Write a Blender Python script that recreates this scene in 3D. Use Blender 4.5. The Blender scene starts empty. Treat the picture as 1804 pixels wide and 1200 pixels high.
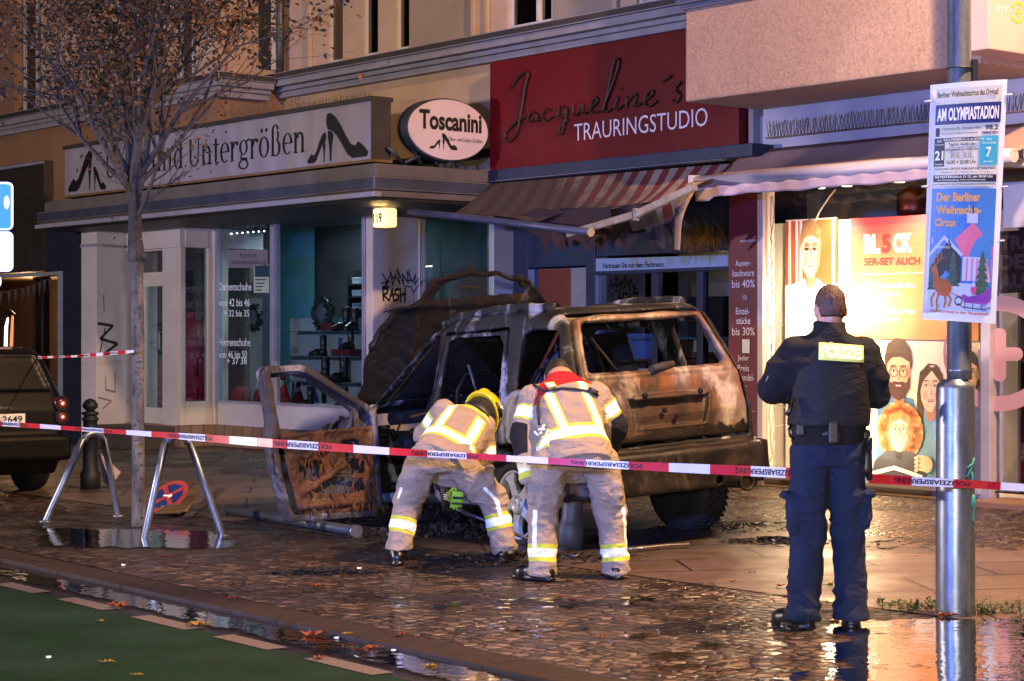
import bpy, bmesh, math, random
import numpy as np
from mathutils import Vector, Matrix
R = math.radians
random.seed(7); rng = np.random.default_rng(7)
SC = bpy.context.scene
COL = SC.collection

# ------------------------------------------------------------------ camera
F, CX, CY, H = 3508.0, 902.0, 600.0, 1.59          # focal length in photo pixels, picture centre, eye height
cam = bpy.data.cameras.new('camera'); cam.sensor_width = 36; cam.lens = 36 * F / 1804; cam.clip_end = 500; cam.clip_start = .05
cam_o = bpy.data.objects.new('camera', cam); COL.objects.link(cam_o)
cam_o.location = (0, 0, H); cam_o.rotation_euler = (R(90), 0, 0); SC.camera = cam_o

# ------------------------------------------------------------------ night sky
w = bpy.data.worlds.new('World'); SC.world = w; w.use_nodes = True
wn = w.node_tree.nodes; bg = wn['Background']
sky = wn.new('ShaderNodeTexSky'); sky.sky_type = 'NISHITA'; sky.sun_disc = False
sky.sun_elevation = R(-5); sky.sun_rotation = R(120)
w.node_tree.links.new(sky.outputs[0], bg.inputs[0]); bg.inputs[1].default_value = 0.15
SC.view_settings.view_transform = 'Standard'; SC.view_settings.look = 'None'
SC.view_settings.exposure = -0.15; SC.view_settings.gamma = 1

# ------------------------------------------------------------------ street lamp, flash, beacon and an added facade light
def lamp(name, kind, loc, power, col, size, target=None, angle=None, blend=.4):
    l = bpy.data.lights.new(name, kind); l.energy = power; l.color = col
    if kind == 'AREA': l.size = size
    else: l.shadow_soft_size = size
    o = bpy.data.objects.new(name, l); COL.objects.link(o); o.location = loc
    if angle: l.spot_size = R(angle); l.spot_blend = blend
    if target is not None:
        o.rotation_euler = (Vector(target) - Vector(loc)).to_track_quat('-Z', 'Y').to_euler()
    return o
lamp('street_lamp_light', 'POINT', (4.6, 10.5, 8.2), 9800, (1, .60, .32), .2)
lamp('added_facade_light', 'POINT', (-14, 13.5, 3.4), 7000, (1, .82, .84), .2)  # added low light for the shop fronts, like a vehicle's work light
lamp('camera_flash', 'SPOT', (0.12, -0.05, 1.80), 3300, (1, .95, .92), .04, (0.3, 13, 1.2), 46, .55)
lamp('blue_beacon', 'SPOT', (-6.5, 1.5, 2.7), 13000, (.14, .24, 1), .15, (2.2, 18, 4.6), 54, .6)

# ------------------------------------------------------------------ materials
def lin(h):
    if isinstance(h, (tuple, list)): return (*h[:3], 1)
    h = h.lstrip('#'); v = [int(h[i:i+2], 16) / 255 for i in (0, 2, 4)]
    return (*[c / 12.92 if c <= .04045 else ((c + .055) / 1.055) ** 2.4 for c in v], 1)
class NT:
    def __init__(s, name):
        s.m = bpy.data.materials.new(name); s.m.use_nodes = True; s.t = s.m.node_tree; s.n = s.t.nodes
        s.p = s.n['Principled BSDF']; s.out = s.n['Material Output']
        s.tc = s.n.new('ShaderNodeTexCoord')
    def N(s, typ, **kw):
        n = s.n.new('ShaderNode' + typ)
        for k, v in kw.items():
            if k in n.inputs: n.inputs[k].default_value = v
            else: setattr(n, k, v)
        return n
    def L(s, a, b): s.t.links.new(a, b)
    def coord(s, scale=(1, 1, 1), rot=(0, 0, 0), src='Object'):
        mp = s.N('Mapping'); mp.inputs['Scale'].default_value = scale; mp.inputs['Rotation'].default_value = rot
        s.L(s.tc.outputs[src], mp.inputs['Vector']); return mp.outputs[0]
    def noise(s, scale, vec=None, detail=4, rough=.55, dist=0):
        n = s.N('TexNoise'); n.inputs['Scale'].default_value = scale; n.inputs['Detail'].default_value = detail
        n.inputs['Roughness'].default_value = rough; n.inputs['Distortion'].default_value = dist
        s.L(vec if vec is not None else s.tc.outputs['Object'], n.inputs['Vector']); return n.outputs['Fac']
    def ramp(s, fac, stops, interp='LINEAR'):
        r = s.N('ValToRGB'); r.color_ramp.interpolation = interp; e = r.color_ramp.elements
        while len(e) > 1: e.remove(e[0])
        e[0].position = stops[0][0]; e[0].color = lin(stops[0][1])
        for p, c in stops[1:]:
            q = e.new(p); q.color = lin(c)
        s.L(fac, r.inputs[0]); return r.outputs[0]
    def mix(s, fac, a, b, mode='MIX'):
        m = s.N('Mix'); m.data_type = 'RGBA'; m.blend_type = mode
        for i, v in ((0, fac), (6, a), (7, b)):
            if hasattr(v, 'is_linked') or hasattr(v, 'links'): s.L(v, m.inputs[i])
            else: m.inputs[i].default_value = v if i == 0 else lin(v)
        return m.outputs[2]
    def math(s, op, a, b=None):
        m = s.N('Math'); m.operation = op
        for i, v in enumerate((a, b)):
            if v is None: continue
            if hasattr(v, 'links'): s.L(v, m.inputs[i])
            else: m.inputs[i].default_value = v
        return m.outputs[0]
    def attr(s, name):
        a = s.N('Attribute'); a.attribute_name = name; return a.outputs['Fac']
    def bump(s, h, strength=.3, dist=.01, nrm=None):
        b = s.N('Bump'); b.inputs['Strength'].default_value = strength; b.inputs['Distance'].default_value = dist
        s.L(h, b.inputs['Height'])
        if nrm is not None: s.L(nrm, b.inputs['Normal'])
        s.L(b.outputs[0], s.p.inputs['Normal']); return b.outputs[0]
    def set(s, **kw):
        for k, v in kw.items():
            k = {'base': 'Base Color', 'rough': 'Roughness', 'metal': 'Metallic', 'spec': 'Specular IOR Level', 'alpha': 'Alpha',
                 'em': 'Emission Color', 'es': 'Emission Strength', 'coat': 'Coat Weight'}[k]
            if hasattr(v, 'links'): s.L(v, s.p.inputs[k])
            else: s.p.inputs[k].default_value = lin(v) if k in ('Base Color', 'Emission Color') else v
        return s
MATS = {}
def pm(name, c1, c2=None, scale=6, rough=.6, metal=0, bump=0, bscale=40, bdist=.004, spec=.5, detail=5, stretch=(1, 1, 1)):
    """plain painted/printed/dirty surface: two tones mixed by noise, fine bump"""
    if name in MATS: return MATS[name]
    t = NT(name)
    if c2 is None: c2 = tuple(x * .82 for x in lin(c1)[:3])
    f = t.noise(scale, t.coord(stretch), detail, .6)
    t.set(base=t.ramp(f, [(.32, c1), (.72, c2)]), metal=metal, spec=spec)
    rr = t.N('MapRange'); rr.inputs['To Min'].default_value = max(0, rough - .08); rr.inputs['To Max'].default_value = min(1, rough + .12)
    t.L(t.noise(scale * 3), rr.inputs['Value']); t.set(rough=rr.outputs[0])
    if bump: t.bump(t.noise(bscale, None, 3), bump, bdist)
    MATS[name] = t.m; return t.m
def em(name, c, strength, base='#808080'):
    if name in MATS: return MATS[name]
    t = NT(name); t.set(base=base, em=c, es=strength, rough=.5); MATS[name] = t.m; return t.m
def glass(name, tint=(1, 1, 1), refl=.12, rough=.02):
    if name in MATS: return MATS[name]
    t = NT(name); t.n.remove(t.p)
    tr = t.N('BsdfTransparent'); tr.inputs[0].default_value = lin(tint)
    gl = t.N('BsdfGlossy'); gl.inputs['Roughness'].default_value = rough
    fr = t.N('Fresnel'); fr.inputs[0].default_value = 1.5
    ge = t.N('NewGeometry'); k = t.math('MULTIPLY', t.math('ADD', fr.outputs[0], refl - .04), t.math('SUBTRACT', 1.0, ge.outputs['Backfacing']))
    mx = t.N('MixShader'); t.L(k, mx.inputs[0]); t.L(tr.outputs[0], mx.inputs[1]); t.L(gl.outputs[0], mx.inputs[2])
    t.L(mx.outputs[0], t.out.inputs[0]); MATS[name] = t.m; return t.m

# ------------------------------------------------------------------ objects
WL = {}
def tag(o, label=None, cat=None, group=None, kind=None):
    for k, v in (('label', label), ('category', cat), ('group', group), ('kind', kind)):
        if v: o[k] = v
    return o
def thing(name, label, cat, loc, group=None):
    o = bpy.data.objects.new(name, None); COL.objects.link(o); o.location = loc; o.empty_display_size = .1
    WL[o.name] = Vector(loc); return tag(o, label, cat, group)
class MB:
    """collects faces (with material slots) for ONE mesh object; everything in world coordinates"""
    def __init__(s): s.v = []; s.f = []; s.mi = []; s.mats = []; s.sm = []
    def slot(s, m):
        if m not in s.mats: s.mats.append(m)
        return s.mats.index(m)
    def add(s, vs, fs, m, smooth=False):
        b = len(s.v); k = s.slot(m); s.v += [tuple(map(float, p)) for p in vs]
        for f in fs: s.f.append([b + i for i in f]); s.mi.append(k); s.sm.append(smooth)
        return s
    def hexa(s, p, m):          # p: 4 bottom, 4 top
        return s.add(p, [(3, 2, 1, 0), (4, 5, 6, 7), (0, 1, 5, 4), (1, 2, 6, 5), (2, 3, 7, 6), (3, 0, 4, 7)], m)
    def prism(s, poly, ext, m):
        n = len(poly); e = Vector(ext); a = [Vector(p) for p in poly]
        return s.add(a + [p + e for p in a], [list(range(n))[::-1], list(range(n, 2 * n))] + [(i, (i + 1) % n, n + (i + 1) % n, n + i) for i in range(n)], m)
    def tube(s, pts, rad, m, n=10, caps=True, smooth=True):
        pts = [Vector(p) for p in pts]; rad = rad if hasattr(rad, '__len__') else [rad] * len(pts)
        vs = []; fs = []; up = None
        for i, p in enumerate(pts):
            d = (pts[min(i + 1, len(pts) - 1)] - pts[max(i - 1, 0)]).normalized()
            if up is None:
                up = Vector((0, 0, 1)) if abs(d.z) < .9 else Vector((1, 0, 0))
            a = d.cross(up).normalized(); up = a.cross(d)
            for k in range(n):
                t = 2 * math.pi * k / n; vs.append(p + rad[i] * (math.cos(t) * a + math.sin(t) * up))
        for i in range(len(pts) - 1):
            for k in range(n): fs.append((i * n + k, i * n + (k + 1) % n, (i + 1) * n + (k + 1) % n, (i + 1) * n + k))
        s.add(vs, fs, m, smooth)
        if caps and n > 2:
            L = len(pts) - 1; s.add(vs[:n], [list(range(n))], m); s.add(vs[L * n:], [list(range(n))[::-1]], m)
        return s
    def lathe(s, base, prof, m, n=24, axis=(0, 0, 1), smooth=True):     # prof: (radius, height) along axis
        ax = Vector(axis).normalized(); b = Vector(base)
        e = Vector((1, 0, 0)) if abs(ax.x) < .9 else Vector((0, 1, 0)); a = ax.cross(e).normalized(); c = ax.cross(a)
        vs = [b + ax * h + r * (math.cos(2 * math.pi * k / n) * a + math.sin(2 * math.pi * k / n) * c) for r, h in prof for k in range(n)]
        fs = [(i * n + k, i * n + (k + 1) % n, (i + 1) * n + (k + 1) % n, (i + 1) * n + k) for i in range(len(prof) - 1) for k in range(n)]
        s.add(vs, fs, m, smooth); s.add(vs[:n], [list(range(n))[::-1]], m); s.add(vs[-n:], [list(range(n))], m); return s
    def grid(s, rows, m, smooth=True, thick=0, nrm=None):
        nr, nc = len(rows), len(rows[0]); vs = [Vector(p) for r in rows for p in r]
        fs = [(i * nc + j, i * nc + j + 1, (i + 1) * nc + j + 1, (i + 1) * nc + j) for i in range(nr - 1) for j in range(nc - 1)]
        if thick:
            e = Vector(nrm).normalized() * thick; k = len(vs); vs += [p + e for p in vs]
            fs += [tuple(k + q for q in f[::-1]) for f in fs]
            rim = [i for i in range(nc)] + [r * nc + nc - 1 for r in range(1, nr)] + [(nr - 1) * nc + c for c in range(nc - 2, -1, -1)] + [r * nc for r in range(nr - 2, 0, -1)]
            fs += [(rim[(i + 1) % len(rim)], rim[i], k + rim[i], k + rim[(i + 1) % len(rim)]) for i in range(len(rim))]
        return s.add(vs, fs, m, smooth)
    def build(s, name, parent=None, bevel=0, seg=2, world=None):
        me = bpy.data.meshes.new(name); me.from_pydata(s.v, [], s.f)
        for m in s.mats: me.materials.append(m)
        me.polygons.foreach_set('material_index', s.mi); me.polygons.foreach_set('use_smooth', s.sm)
        me.update()
        bm = bmesh.new(); bm.from_mesh(me)
        bmesh.ops.remove_doubles(bm, verts=bm.verts, dist=1e-5)
        if not s.__dict__.get('keepn'): bmesh.ops.recalc_face_normals(bm, faces=bm.faces)
        if bevel:
            ed = [e for e in bm.edges if len(e.link_faces) == 2 and e.calc_face_angle(0) > R(35)]
            bmesh.ops.bevel(bm, geom=ed, offset=bevel, segments=seg, affect='EDGES', clamp_overlap=True, profile=.6)
        bm.to_mesh(me); bm.free()
        return place(name, me, parent)
def place(name, me, parent=None, base=None):
    """link a mesh whose vertices are world coordinates; a top-level object gets its origin at `base`"""
    o = bpy.data.objects.new(name, me); COL.objects.link(o)
    if parent is not None:
        o.parent = parent; o.location = -WL.get(parent.name, Vector((0, 0, 0))); WL[o.name] = Vector((0, 0, 0))
    else:
        WL[o.name] = Vector((0, 0, 0))
    return o
def recenter(o, base):
    """move a top-level mesh object's origin to a point at its base"""
    b = Vector(base); o.data.transform(Matrix.Translation(-b)); o.location = b; WL[o.name] = b; return o

# ------------------------------------------------------------------ where things stand
U = Vector((.6347, -.7727, 0)); Nn = Vector((-.7727, -.6347, 0))     # along the house front (towards us), out of it
O = Vector((2.455, 19.75, 0)); TK = 8.05
def gz(X, Y):
    t = (X - O.x) * Nn.x + (Y - O.y) * Nn.y
    return .16 * min(1, max(0, (TK - t) / TK))
def P(x, y, Z): return Vector(((x - CX) / F * Z, Z, H + (CY - y) / F * Z))
def G(x, y, dz=0, road=None):
    Z = 12.
    for _ in range(40):
        g = (gz((x - CX) / F * Z, Z) if road is None else road) + dz
        Z = .5 * Z + .5 * (H - g) * F / (y - CY)
    return Vector(((x - CX) / F * Z, Z, (gz((x - CX) / F * Z, Z) if road is None else road) + dz))
def W(s, t, z): return O + U * s + Nn * t + Vector((0, 0, z))
def FS(x, t):
    c = (x - CX) / F; a = O + Nn * t
    return (c * a.y - a.x) / (U.x - c * U.y)
def FZ(x, y, t):
    s = FS(x, t); d = O.y + s * U.y + t * Nn.y
    return H + (CY - y) / F * d
def FP(x, y, t): return W(FS(x, t), t, FZ(x, y, t))
def tfor(s, x):             # the t at which the line s=const meets picture column x
    c = (x - CX) / F; a = O + U * s
    return (c * a.y - a.x) / (Nn.x - c * Nn.y)
def FB(mb, s0, s1, t0, t1, z0, z1, m):
    return mb.hexa([W(s0, t0, z0), W(s1, t0, z0), W(s1, t1, z0), W(s0, t1, z0), W(s0, t0, z1), W(s1, t0, z1), W(s1, t1, z1), W(s0, t1, z1)], m)
def FX(mb, x0, x1, ya, yb, t0, t1, m, xr=None):      # box seen from column x0 to x1, rows ya..yb read at column xr of its front t1
    xr = x0 if xr is None else xr
    return FB(mb, FS(x0, t1), FS(x1, t1), t0, t1, FZ(xr, yb, t1), FZ(xr, ya, t1), m)

# ------------------------------------------------------------------ text and flat printed art
def glyphs(txt, bold=0, space=1.0):
    cu = bpy.data.curves.new('t', 'FONT'); cu.body = txt; cu.size = 1; cu.offset = bold; cu.space_character = space; cu.resolution_u = 3
    o = bpy.data.objects.new('t', cu); COL.objects.link(o)
    dg = bpy.context.evaluated_depsgraph_get(); me = bpy.data.meshes.new_from_object(o.evaluated_get(dg))
    v = [(p.co.x, p.co.y) for p in me.vertices]; f = [tuple(p.vertices) for p in me.polygons]
    bpy.data.objects.remove(o); bpy.data.curves.remove(cu); bpy.data.meshes.remove(me)
    return v, f
def fit(v, x0, y0, x1, y1):
    xs = [p[0] for p in v]; ys = [p[1] for p in v]; a, b, c, d = min(xs), max(xs), min(ys), max(ys)
    return [(x0 + (p[0] - a) / (b - a + 1e-9) * (x1 - x0), y0 + (p[1] - c) / (d - c + 1e-9) * (y1 - y0)) for p in v]
class Art:
    """flat print: unit square (x right, y DOWN) laid on a quad TL,TR,BR,BL in the scene; layers 1 mm apart"""
    def __init__(s, TL, TR, BR, BL, bend=None):
        s.c = [Vector(p) for p in (TL, TR, BR, BL)]; s.n = (s.c[3] - s.c[0]).cross(s.c[1] - s.c[0]).normalized() * 1
        cen = sum(s.c, Vector()) / 4
        if s.n.dot(Vector((0, 0, H)) - cen) < 0: s.n = -s.n
        s.mb = MB(); s.mb.keepn = True; s.bend = bend
    def pt(s, x, y, h):
        a, b, c, d = s.c; p = (a * (1 - x) + b * x) * (1 - y) + (d * (1 - x) + c * x) * y
        if s.bend: h += s.bend(x, y)
        return p + s.n * h
    def raw(s, v, f, m, L):
        s.mb.add([s.pt(x, y, .001 * L) for x, y in v], f, m); return s
    def poly(s, v, m, L=1): return s.raw(v, [list(range(len(v)))], m, L)
    def rect(s, x0, y0, x1, y1, m, L=1):
        if s.bend:
            n = 12; v = [(x0 + (x1 - x0) * i / n, y) for y in (y0, y1) for i in range(n + 1)]
            return s.raw(v, [(i, i + 1, n + 2 + i, n + 1 + i) for i in range(n)], m, L)
        return s.poly([(x0, y0), (x1, y0), (x1, y1), (x0, y1)], m, L)
    def ell(s, cx, cy, rx, ry, m, L=1, n=28, a0=0, a1=360):
        return s.poly([(cx + rx * math.cos(R(a0 + (a1 - a0) * i / n)), cy + ry * math.sin(R(a0 + (a1 - a0) * i / n))) for i in range(n if a1 - a0 == 360 else n + 1)], m, L)
    def ring(s, cx, cy, rx, ry, wx, wy, m, L=1, a0=0, a1=360, n=36):
        v = []; f = []
        for i in range(n + 1):
            t = R(a0 + (a1 - a0) * i / n); v += [(cx + rx * math.cos(t), cy + ry * math.sin(t)), (cx + (rx - wx) * math.cos(t), cy + (ry - wy) * math.sin(t))]
        return s.raw(v, [(2 * i, 2 * i + 1, 2 * i + 3, 2 * i + 2) for i in range(n)], m, L)
    def line(s, pts, wd, m, L=1, asp=1.0):       # polyline of constant width; asp = y unit / x unit
        for (x0, y0), (x1, y1) in zip(pts, pts[1:]):
            dx, dy = x1 - x0, (y1 - y0) * asp; l = math.hypot(dx, dy) + 1e-9; nx, ny = -dy / l * wd / 2, dx / l * wd / 2 / asp
            ex, ey = dx / l * wd * .3, dy / l * wd * .3 / asp
            s.poly([(x0 + nx - ex, y0 + ny - ey), (x1 + nx + ex, y1 + ny + ey), (x1 - nx + ex, y1 - ny + ey), (x0 - nx - ex, y0 - ny - ey)], m, L)
        return s
    def text(s, t, x0, y0, x1, y1, m, L=2, bold=0, space=1.0, flip=False):
        v, f = glyphs(t, bold, space); v = fit(v, x0, y1, x1, y0)
        if flip: v = [(x0 + x1 - x, y) for x, y in v]
        return s.raw(v, f, m, L)
    def build(s, name, parent=None): return s.mb.build(name, parent)
def fart(px, t): return Art(*[FP(x, y, t) for x, y in px])

# ------------------------------------------------------------------ soft solids (signed distances + surface nets)
def smin(a, b, k):
    h = np.clip(.5 + .5 * (b - a) / k, 0, 1); return b * (1 - h) + a * h - k * h * (1 - h)
def smax(a, b, k): return -smin(-a, -b, k)
def rcone(Q, a, b, r1, r2, flat=None):
    a = np.array(a, np.float32); b = np.array(b, np.float32); d = b - a; q = Q - a
    t = np.clip(q @ d / (d @ d + 1e-9), 0, 1); e = q - t[:, None] * d
    if flat is not None:                      # (axis, factor): thinner along axis
        ax = np.array(flat[0], np.float32); ax /= np.linalg.norm(ax); c = e @ ax
        e = e + np.outer(c * (1 / flat[1] - 1), ax)
    return np.sqrt((e * e).sum(1)) - (r1 + (r2 - r1) * t)
def chain(Q, pts, rad, k=.02, flat=None):
    d = None
    for i in range(len(pts) - 1):
        c = rcone(Q, pts[i], pts[i + 1], rad[i], rad[i + 1], flat); d = c if d is None else smin(d, c, k)
    return d
def loft(Q, p0, p1, wdir, tab):
    """body along p0->p1; tab rows: t, offset sideways, offset front, half width, half depth"""
    p0 = np.array(p0, np.float32); p1 = np.array(p1, np.float32); ax = p1 - p0; Ln = np.linalg.norm(ax); ax /= Ln
    wv = np.array(wdir, np.float32); wv -= (wv @ ax) * ax; wv /= np.linalg.norm(wv); vv = np.cross(ax, wv)
    q = Q - p0; t = q @ ax / Ln; tt = np.clip(t, tab[0][0], tab[-1][0]); T = np.array(tab); I = lambda c: np.interp(tt, T[:, 0], T[:, c])
    a, b = I(3), I(4); x = (q @ wv - I(1)) / a; y = (q @ vv - I(2)) / b
    r = (np.abs(x) ** 2.3 + np.abs(y) ** 2.3) ** (1 / 2.3)
    d = (r - 1) * np.minimum(a, b); ex = (np.abs(t - tt)) * Ln
    return np.where(ex > 0, np.sqrt(np.maximum(d, 0) ** 2 + ex ** 2) + np.minimum(d, 0) * 0, d).astype(np.float32)
def ellip(Q, c, r, rot=None):
    q = Q - np.array(c, np.float32)
    if rot is not None: q = q @ np.array(rot, np.float32)
    r = np.array(r, np.float32); k = np.sqrt(((q / r) ** 2).sum(1)); return (k - 1) * r.min()
def boxd(Q, c, hs, rot=None, rd=.01):
    q = Q - np.array(c, np.float32)
    if rot is not None: q = q @ np.array(rot, np.float32)
    e = np.abs(q) - (np.array(hs, np.float32) - rd)
    return np.sqrt((np.maximum(e, 0) ** 2).sum(1)) + np.minimum(e.max(1), 0) - rd
def poly2(px, pz, poly):
    """signed distance to a polygon in a plane (negative inside)"""
    n = len(poly); d = np.full(px.shape, 1e9); s = np.ones(px.shape)
    for i in range(n):
        ax, az = poly[i]; bx, bz = poly[i - 1]; ex, ez = bx - ax, bz - az; wx, wz = px - ax, pz - az
        t = np.clip((wx * ex + wz * ez) / (ex * ex + ez * ez), 0, 1); d = np.minimum(d, (wx - ex * t) ** 2 + (wz - ez * t) ** 2)
        c1, c2, c3 = pz >= az, pz < bz, ex * wz > ez * wx
        s = np.where((c1 & c2 & c3) | (~c1 & ~c2 & ~c3), -s, s)
    return (s * np.sqrt(d)).astype(np.float32)
def snet(f, lo, hi, h, smooth=1):
    ax = [np.arange(lo[i], hi[i] + h, h, dtype=np.float32) for i in range(3)]; S = tuple(len(a) for a in ax)
    V = np.empty(S, np.float32); step = max(1, int(400000 / (S[1] * S[2])))
    for i in range(0, S[0], step):
        g = np.stack(np.meshgrid(ax[0][i:i + step], ax[1], ax[2], indexing='ij'), -1).reshape(-1, 3)
        V[i:i + step] = f(g).reshape(-1, S[1], S[2])
    V[0] = V[-1] = 1; V[:, 0] = V[:, -1] = 1; V[:, :, 0] = V[:, :, -1] = 1
    B = V < 0; C = [slice(0, -1), slice(1, None)]
    acc = np.zeros((S[0] - 1, S[1] - 1, S[2] - 1, 3), np.float32); cnt = np.zeros(acc.shape[:3], np.float32)
    for d in range(3):
        o1, o2 = [k for k in range(3) if k != d]
        for i in (0, 1):
            for j in (0, 1):
                sa = [None] * 3; sa[d] = C[0]; sa[o1] = C[i]; sa[o2] = C[j]; sb = list(sa); sb[d] = C[1]
                a, b = V[tuple(sa)], V[tuple(sb)]; x = (a < 0) != (b < 0)
                tt = np.where(x, a / np.where(x, a - b, 1), 0)
                acc[..., d] += np.where(x, tt, 0); acc[..., o1] += np.where(x, i, 0); acc[..., o2] += np.where(x, j, 0); cnt += x
    act = cnt > 0; idx = np.full(act.shape, -1, np.int64); idx[act] = np.arange(act.sum())
    cell = np.argwhere(act); vs = (acc[act] / cnt[act][:, None] + cell) * h + np.array(lo, np.float32)
    fs = []
    for d in range(3):
        o1, o2 = (d + 1) % 3, (d + 2) % 3
        sa = [slice(1, -1)] * 3; sa[d] = slice(0, -1); sb = list(sa); sb[d] = slice(1, None)
        a, b = B[tuple(sa)], B[tuple(sb)]; e = np.argwhere(a != b); flip = a[tuple(e.T)]
        e = e + np.array([0 if k == d else 1 for k in range(3)])
        q = []
        for i, j in ((0, 0), (1, 0), (1, 1), (0, 1)):
            c = e.copy(); c[:, o1] -= i; c[:, o2] -= j; q.append(idx[tuple(c.T)])
        q = np.stack(q, 1); q[~flip] = q[~flip][:, ::-1]; fs.append(q)
    fs = np.concatenate(fs)
    for _ in range(smooth):
        s = np.zeros_like(vs); n = np.zeros(len(vs), np.float32)
        for i, j in ((0, 1), (1, 2), (2, 3), (3, 0)):
            for p, q in ((i, j), (j, i)): np.add.at(s, fs[:, p], vs[fs[:, q]]); np.add.at(n, fs[:, p], 1)
        vs = .5 * vs + .5 * s / n[:, None]
    return vs, fs
def vnormals(vs, fs):
    n = np.cross(vs[fs[:, 2]] - vs[fs[:, 0]], vs[fs[:, 3]] - vs[fs[:, 1]]); o = np.zeros_like(vs)
    for k in range(4): np.add.at(o, fs[:, k], n)
    return o / (np.linalg.norm(o, axis=1)[:, None] + 1e-12)
def vnoise(p, seed=0):
    """smooth 3-D value noise in -1..1"""
    i = np.floor(p).astype(np.int64); f = p - i; f = f * f * (3 - 2 * f); o = 0
    for a in (0, 1):
        for b in (0, 1):
            for c in (0, 1):
                h = (i[:, 0] + a) * 73856093 ^ (i[:, 1] + b) * 19349663 ^ (i[:, 2] + c) * 83492791 ^ (seed * 2654435761)
                h = (h ^ (h >> 13)) * 1274126177; h = (h ^ (h >> 16)) & 0xffff
                o = o + h / 32768. * (f[:, 0] if a else 1 - f[:, 0]) * (f[:, 1] if b else 1 - f[:, 1]) * (f[:, 2] if c else 1 - f[:, 2])
    return o - 1
def blob(name, f, lo, hi, h, mat, parent=None, smooth=1, xf=None, folds=None, attrs=None):
    """mesh of a signed-distance solid; folds(vs)->displacement along the normal; attrs {name: fn(vs)}"""
    vs, fs = snet(f, lo, hi, h, smooth)
    at = {k: fn(vs) for k, fn in (attrs or {}).items()}
    if folds is not None: vs = vs + vnormals(vs, fs) * folds(vs)[:, None]
    if xf is not None: vs = xf(vs)
    me = bpy.data.meshes.new(name); me.vertices.add(len(vs)); me.vertices.foreach_set('co', vs.astype(np.float32).ravel())
    me.loops.add(fs.size); me.loops.foreach_set('vertex_index', fs.astype(np.int32).ravel())
    me.polygons.add(len(fs)); me.polygons.foreach_set('loop_start', np.arange(0, fs.size, 4, dtype=np.int32))
    me.polygons.foreach_set('use_smooth', np.ones(len(fs), bool)); me.update(calc_edges=True); me.validate()
    for k, v in at.items():
        a = me.attributes.new(k, 'FLOAT', 'POINT')
        if len(a.data) == len(v): a.data.foreach_set('value', v.astype(np.float32))
    me.materials.append(mat); return place(name, me, parent)
def bounds(pts, pad):
    a = np.array([list(p) for p in pts]); return a.min(0) - pad, a.max(0) + pad
# ------------------------------------------------------------------ ground
def kerb_pt(x, y): return G(x, y)
KA, KB = G(0, 983), G(700, 1138)                      # two points on the kerb's front edge
KD = (KB - KA).normalized(); KN = Vector((KD.y, -KD.x, 0));
if KN.dot(Nn) < 0: KN = -KN
ROAD = -.03
def kl(a, b, z=0): p = KA + KD * a + KN * b; return Vector((p.x, p.y, z))

t = NT('cobblestone_mosaic'); v = t.coord((1, 1, 1), (0, 0, R(39)))
wob = t.N('TexNoise', Scale=9.0, Detail=2.0); t.L(v, wob.inputs['Vector'])
wv = t.N('Mix'); wv.data_type = 'RGBA'; wv.blend_type = 'LINEAR_LIGHT'; wv.inputs[0].default_value = .012; t.L(v, wv.inputs[6]); t.L(wob.outputs['Color'], wv.inputs[7])
vo = t.N('TexVoronoi', Scale=11.5, Randomness=.58); t.L(wv.outputs[2], vo.inputs['Vector'])
ve = t.N('TexVoronoi', Scale=11.5, Randomness=.58); ve.feature = 'DISTANCE_TO_EDGE'; t.L(wv.outputs[2], ve.inputs['Vector'])
sx = t.N('SeparateColor'); t.L(vo.outputs['Color'], sx.inputs[0])
stone = t.ramp(sx.outputs[0], [(0, '#291f19'), (.4, '#45342a'), (.75, '#5b4738'), (1, '#7a6454')])
edge = t.ramp(ve.outputs['Distance'], [(.04, (0, 0, 0)), (.15, (1, 1, 1))])
dirt = t.ramp(t.noise(.55, None, 5, .6), [(.42, (0, 0, 0)), (.66, (1, 1, 1))])
soot = t.attr('soot')  # car soot, plus the dimness painted on the left ground
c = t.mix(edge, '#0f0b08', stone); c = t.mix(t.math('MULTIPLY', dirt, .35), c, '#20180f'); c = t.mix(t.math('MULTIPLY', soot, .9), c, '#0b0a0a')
hgt = t.ramp(ve.outputs['Distance'], [(.02, (0, 0, 0)), (.13, (.78, .78, .78)), (.34, (1, 1, 1))])
h2 = t.math('ADD', hgt, t.math('MULTIPLY', t.noise(70), .25)); h3 = t.math('ADD', h2, t.math('MULTIPLY', sx.outputs[1], .65))
t.bump(h3, .95, .016)
wet = t.ramp(t.noise(1.3, None, 4), [(.34, (.20, .20, .20)), (.50, (.40, .40, .40)), (.66, (.68, .68, .68))])
t.set(base=c, rough=wet, spec=.55); COBBLE = t.m

t = NT('granite_slabs'); v = t.coord((1, 1, 1), (0, 0, R(-5.7)))
br = t.N('TexBrick', Scale=1.0); br.inputs['Brick Width'].default_value = 1.25; br.inputs['Row Height'].default_value = .62; br.inputs['Mortar Size'].default_value = .013
br.inputs['Color1'].default_value = lin('#7c6a60'); br.inputs['Color2'].default_value = lin('#6c5a51'); br.inputs['Mortar'].default_value = lin('#1c1512'); br.offset = .5; t.L(v, br.inputs['Vector'])
c = t.mix(t.ramp(t.noise(55, None, 6, .75), [(.38, (.0, .0, .0)), (.66, (.8, .8, .8))]), br.outputs['Color'], '#30251f')
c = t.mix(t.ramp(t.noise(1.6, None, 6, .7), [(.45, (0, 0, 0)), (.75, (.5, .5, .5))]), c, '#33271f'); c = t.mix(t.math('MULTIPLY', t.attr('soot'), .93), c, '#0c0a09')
h = t.math('ADD', t.math('MULTIPLY', br.outputs['Fac'], -1.0), t.math('MULTIPLY', t.noise(90, None, 4), .5)); t.bump(h, .7, .007)
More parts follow.
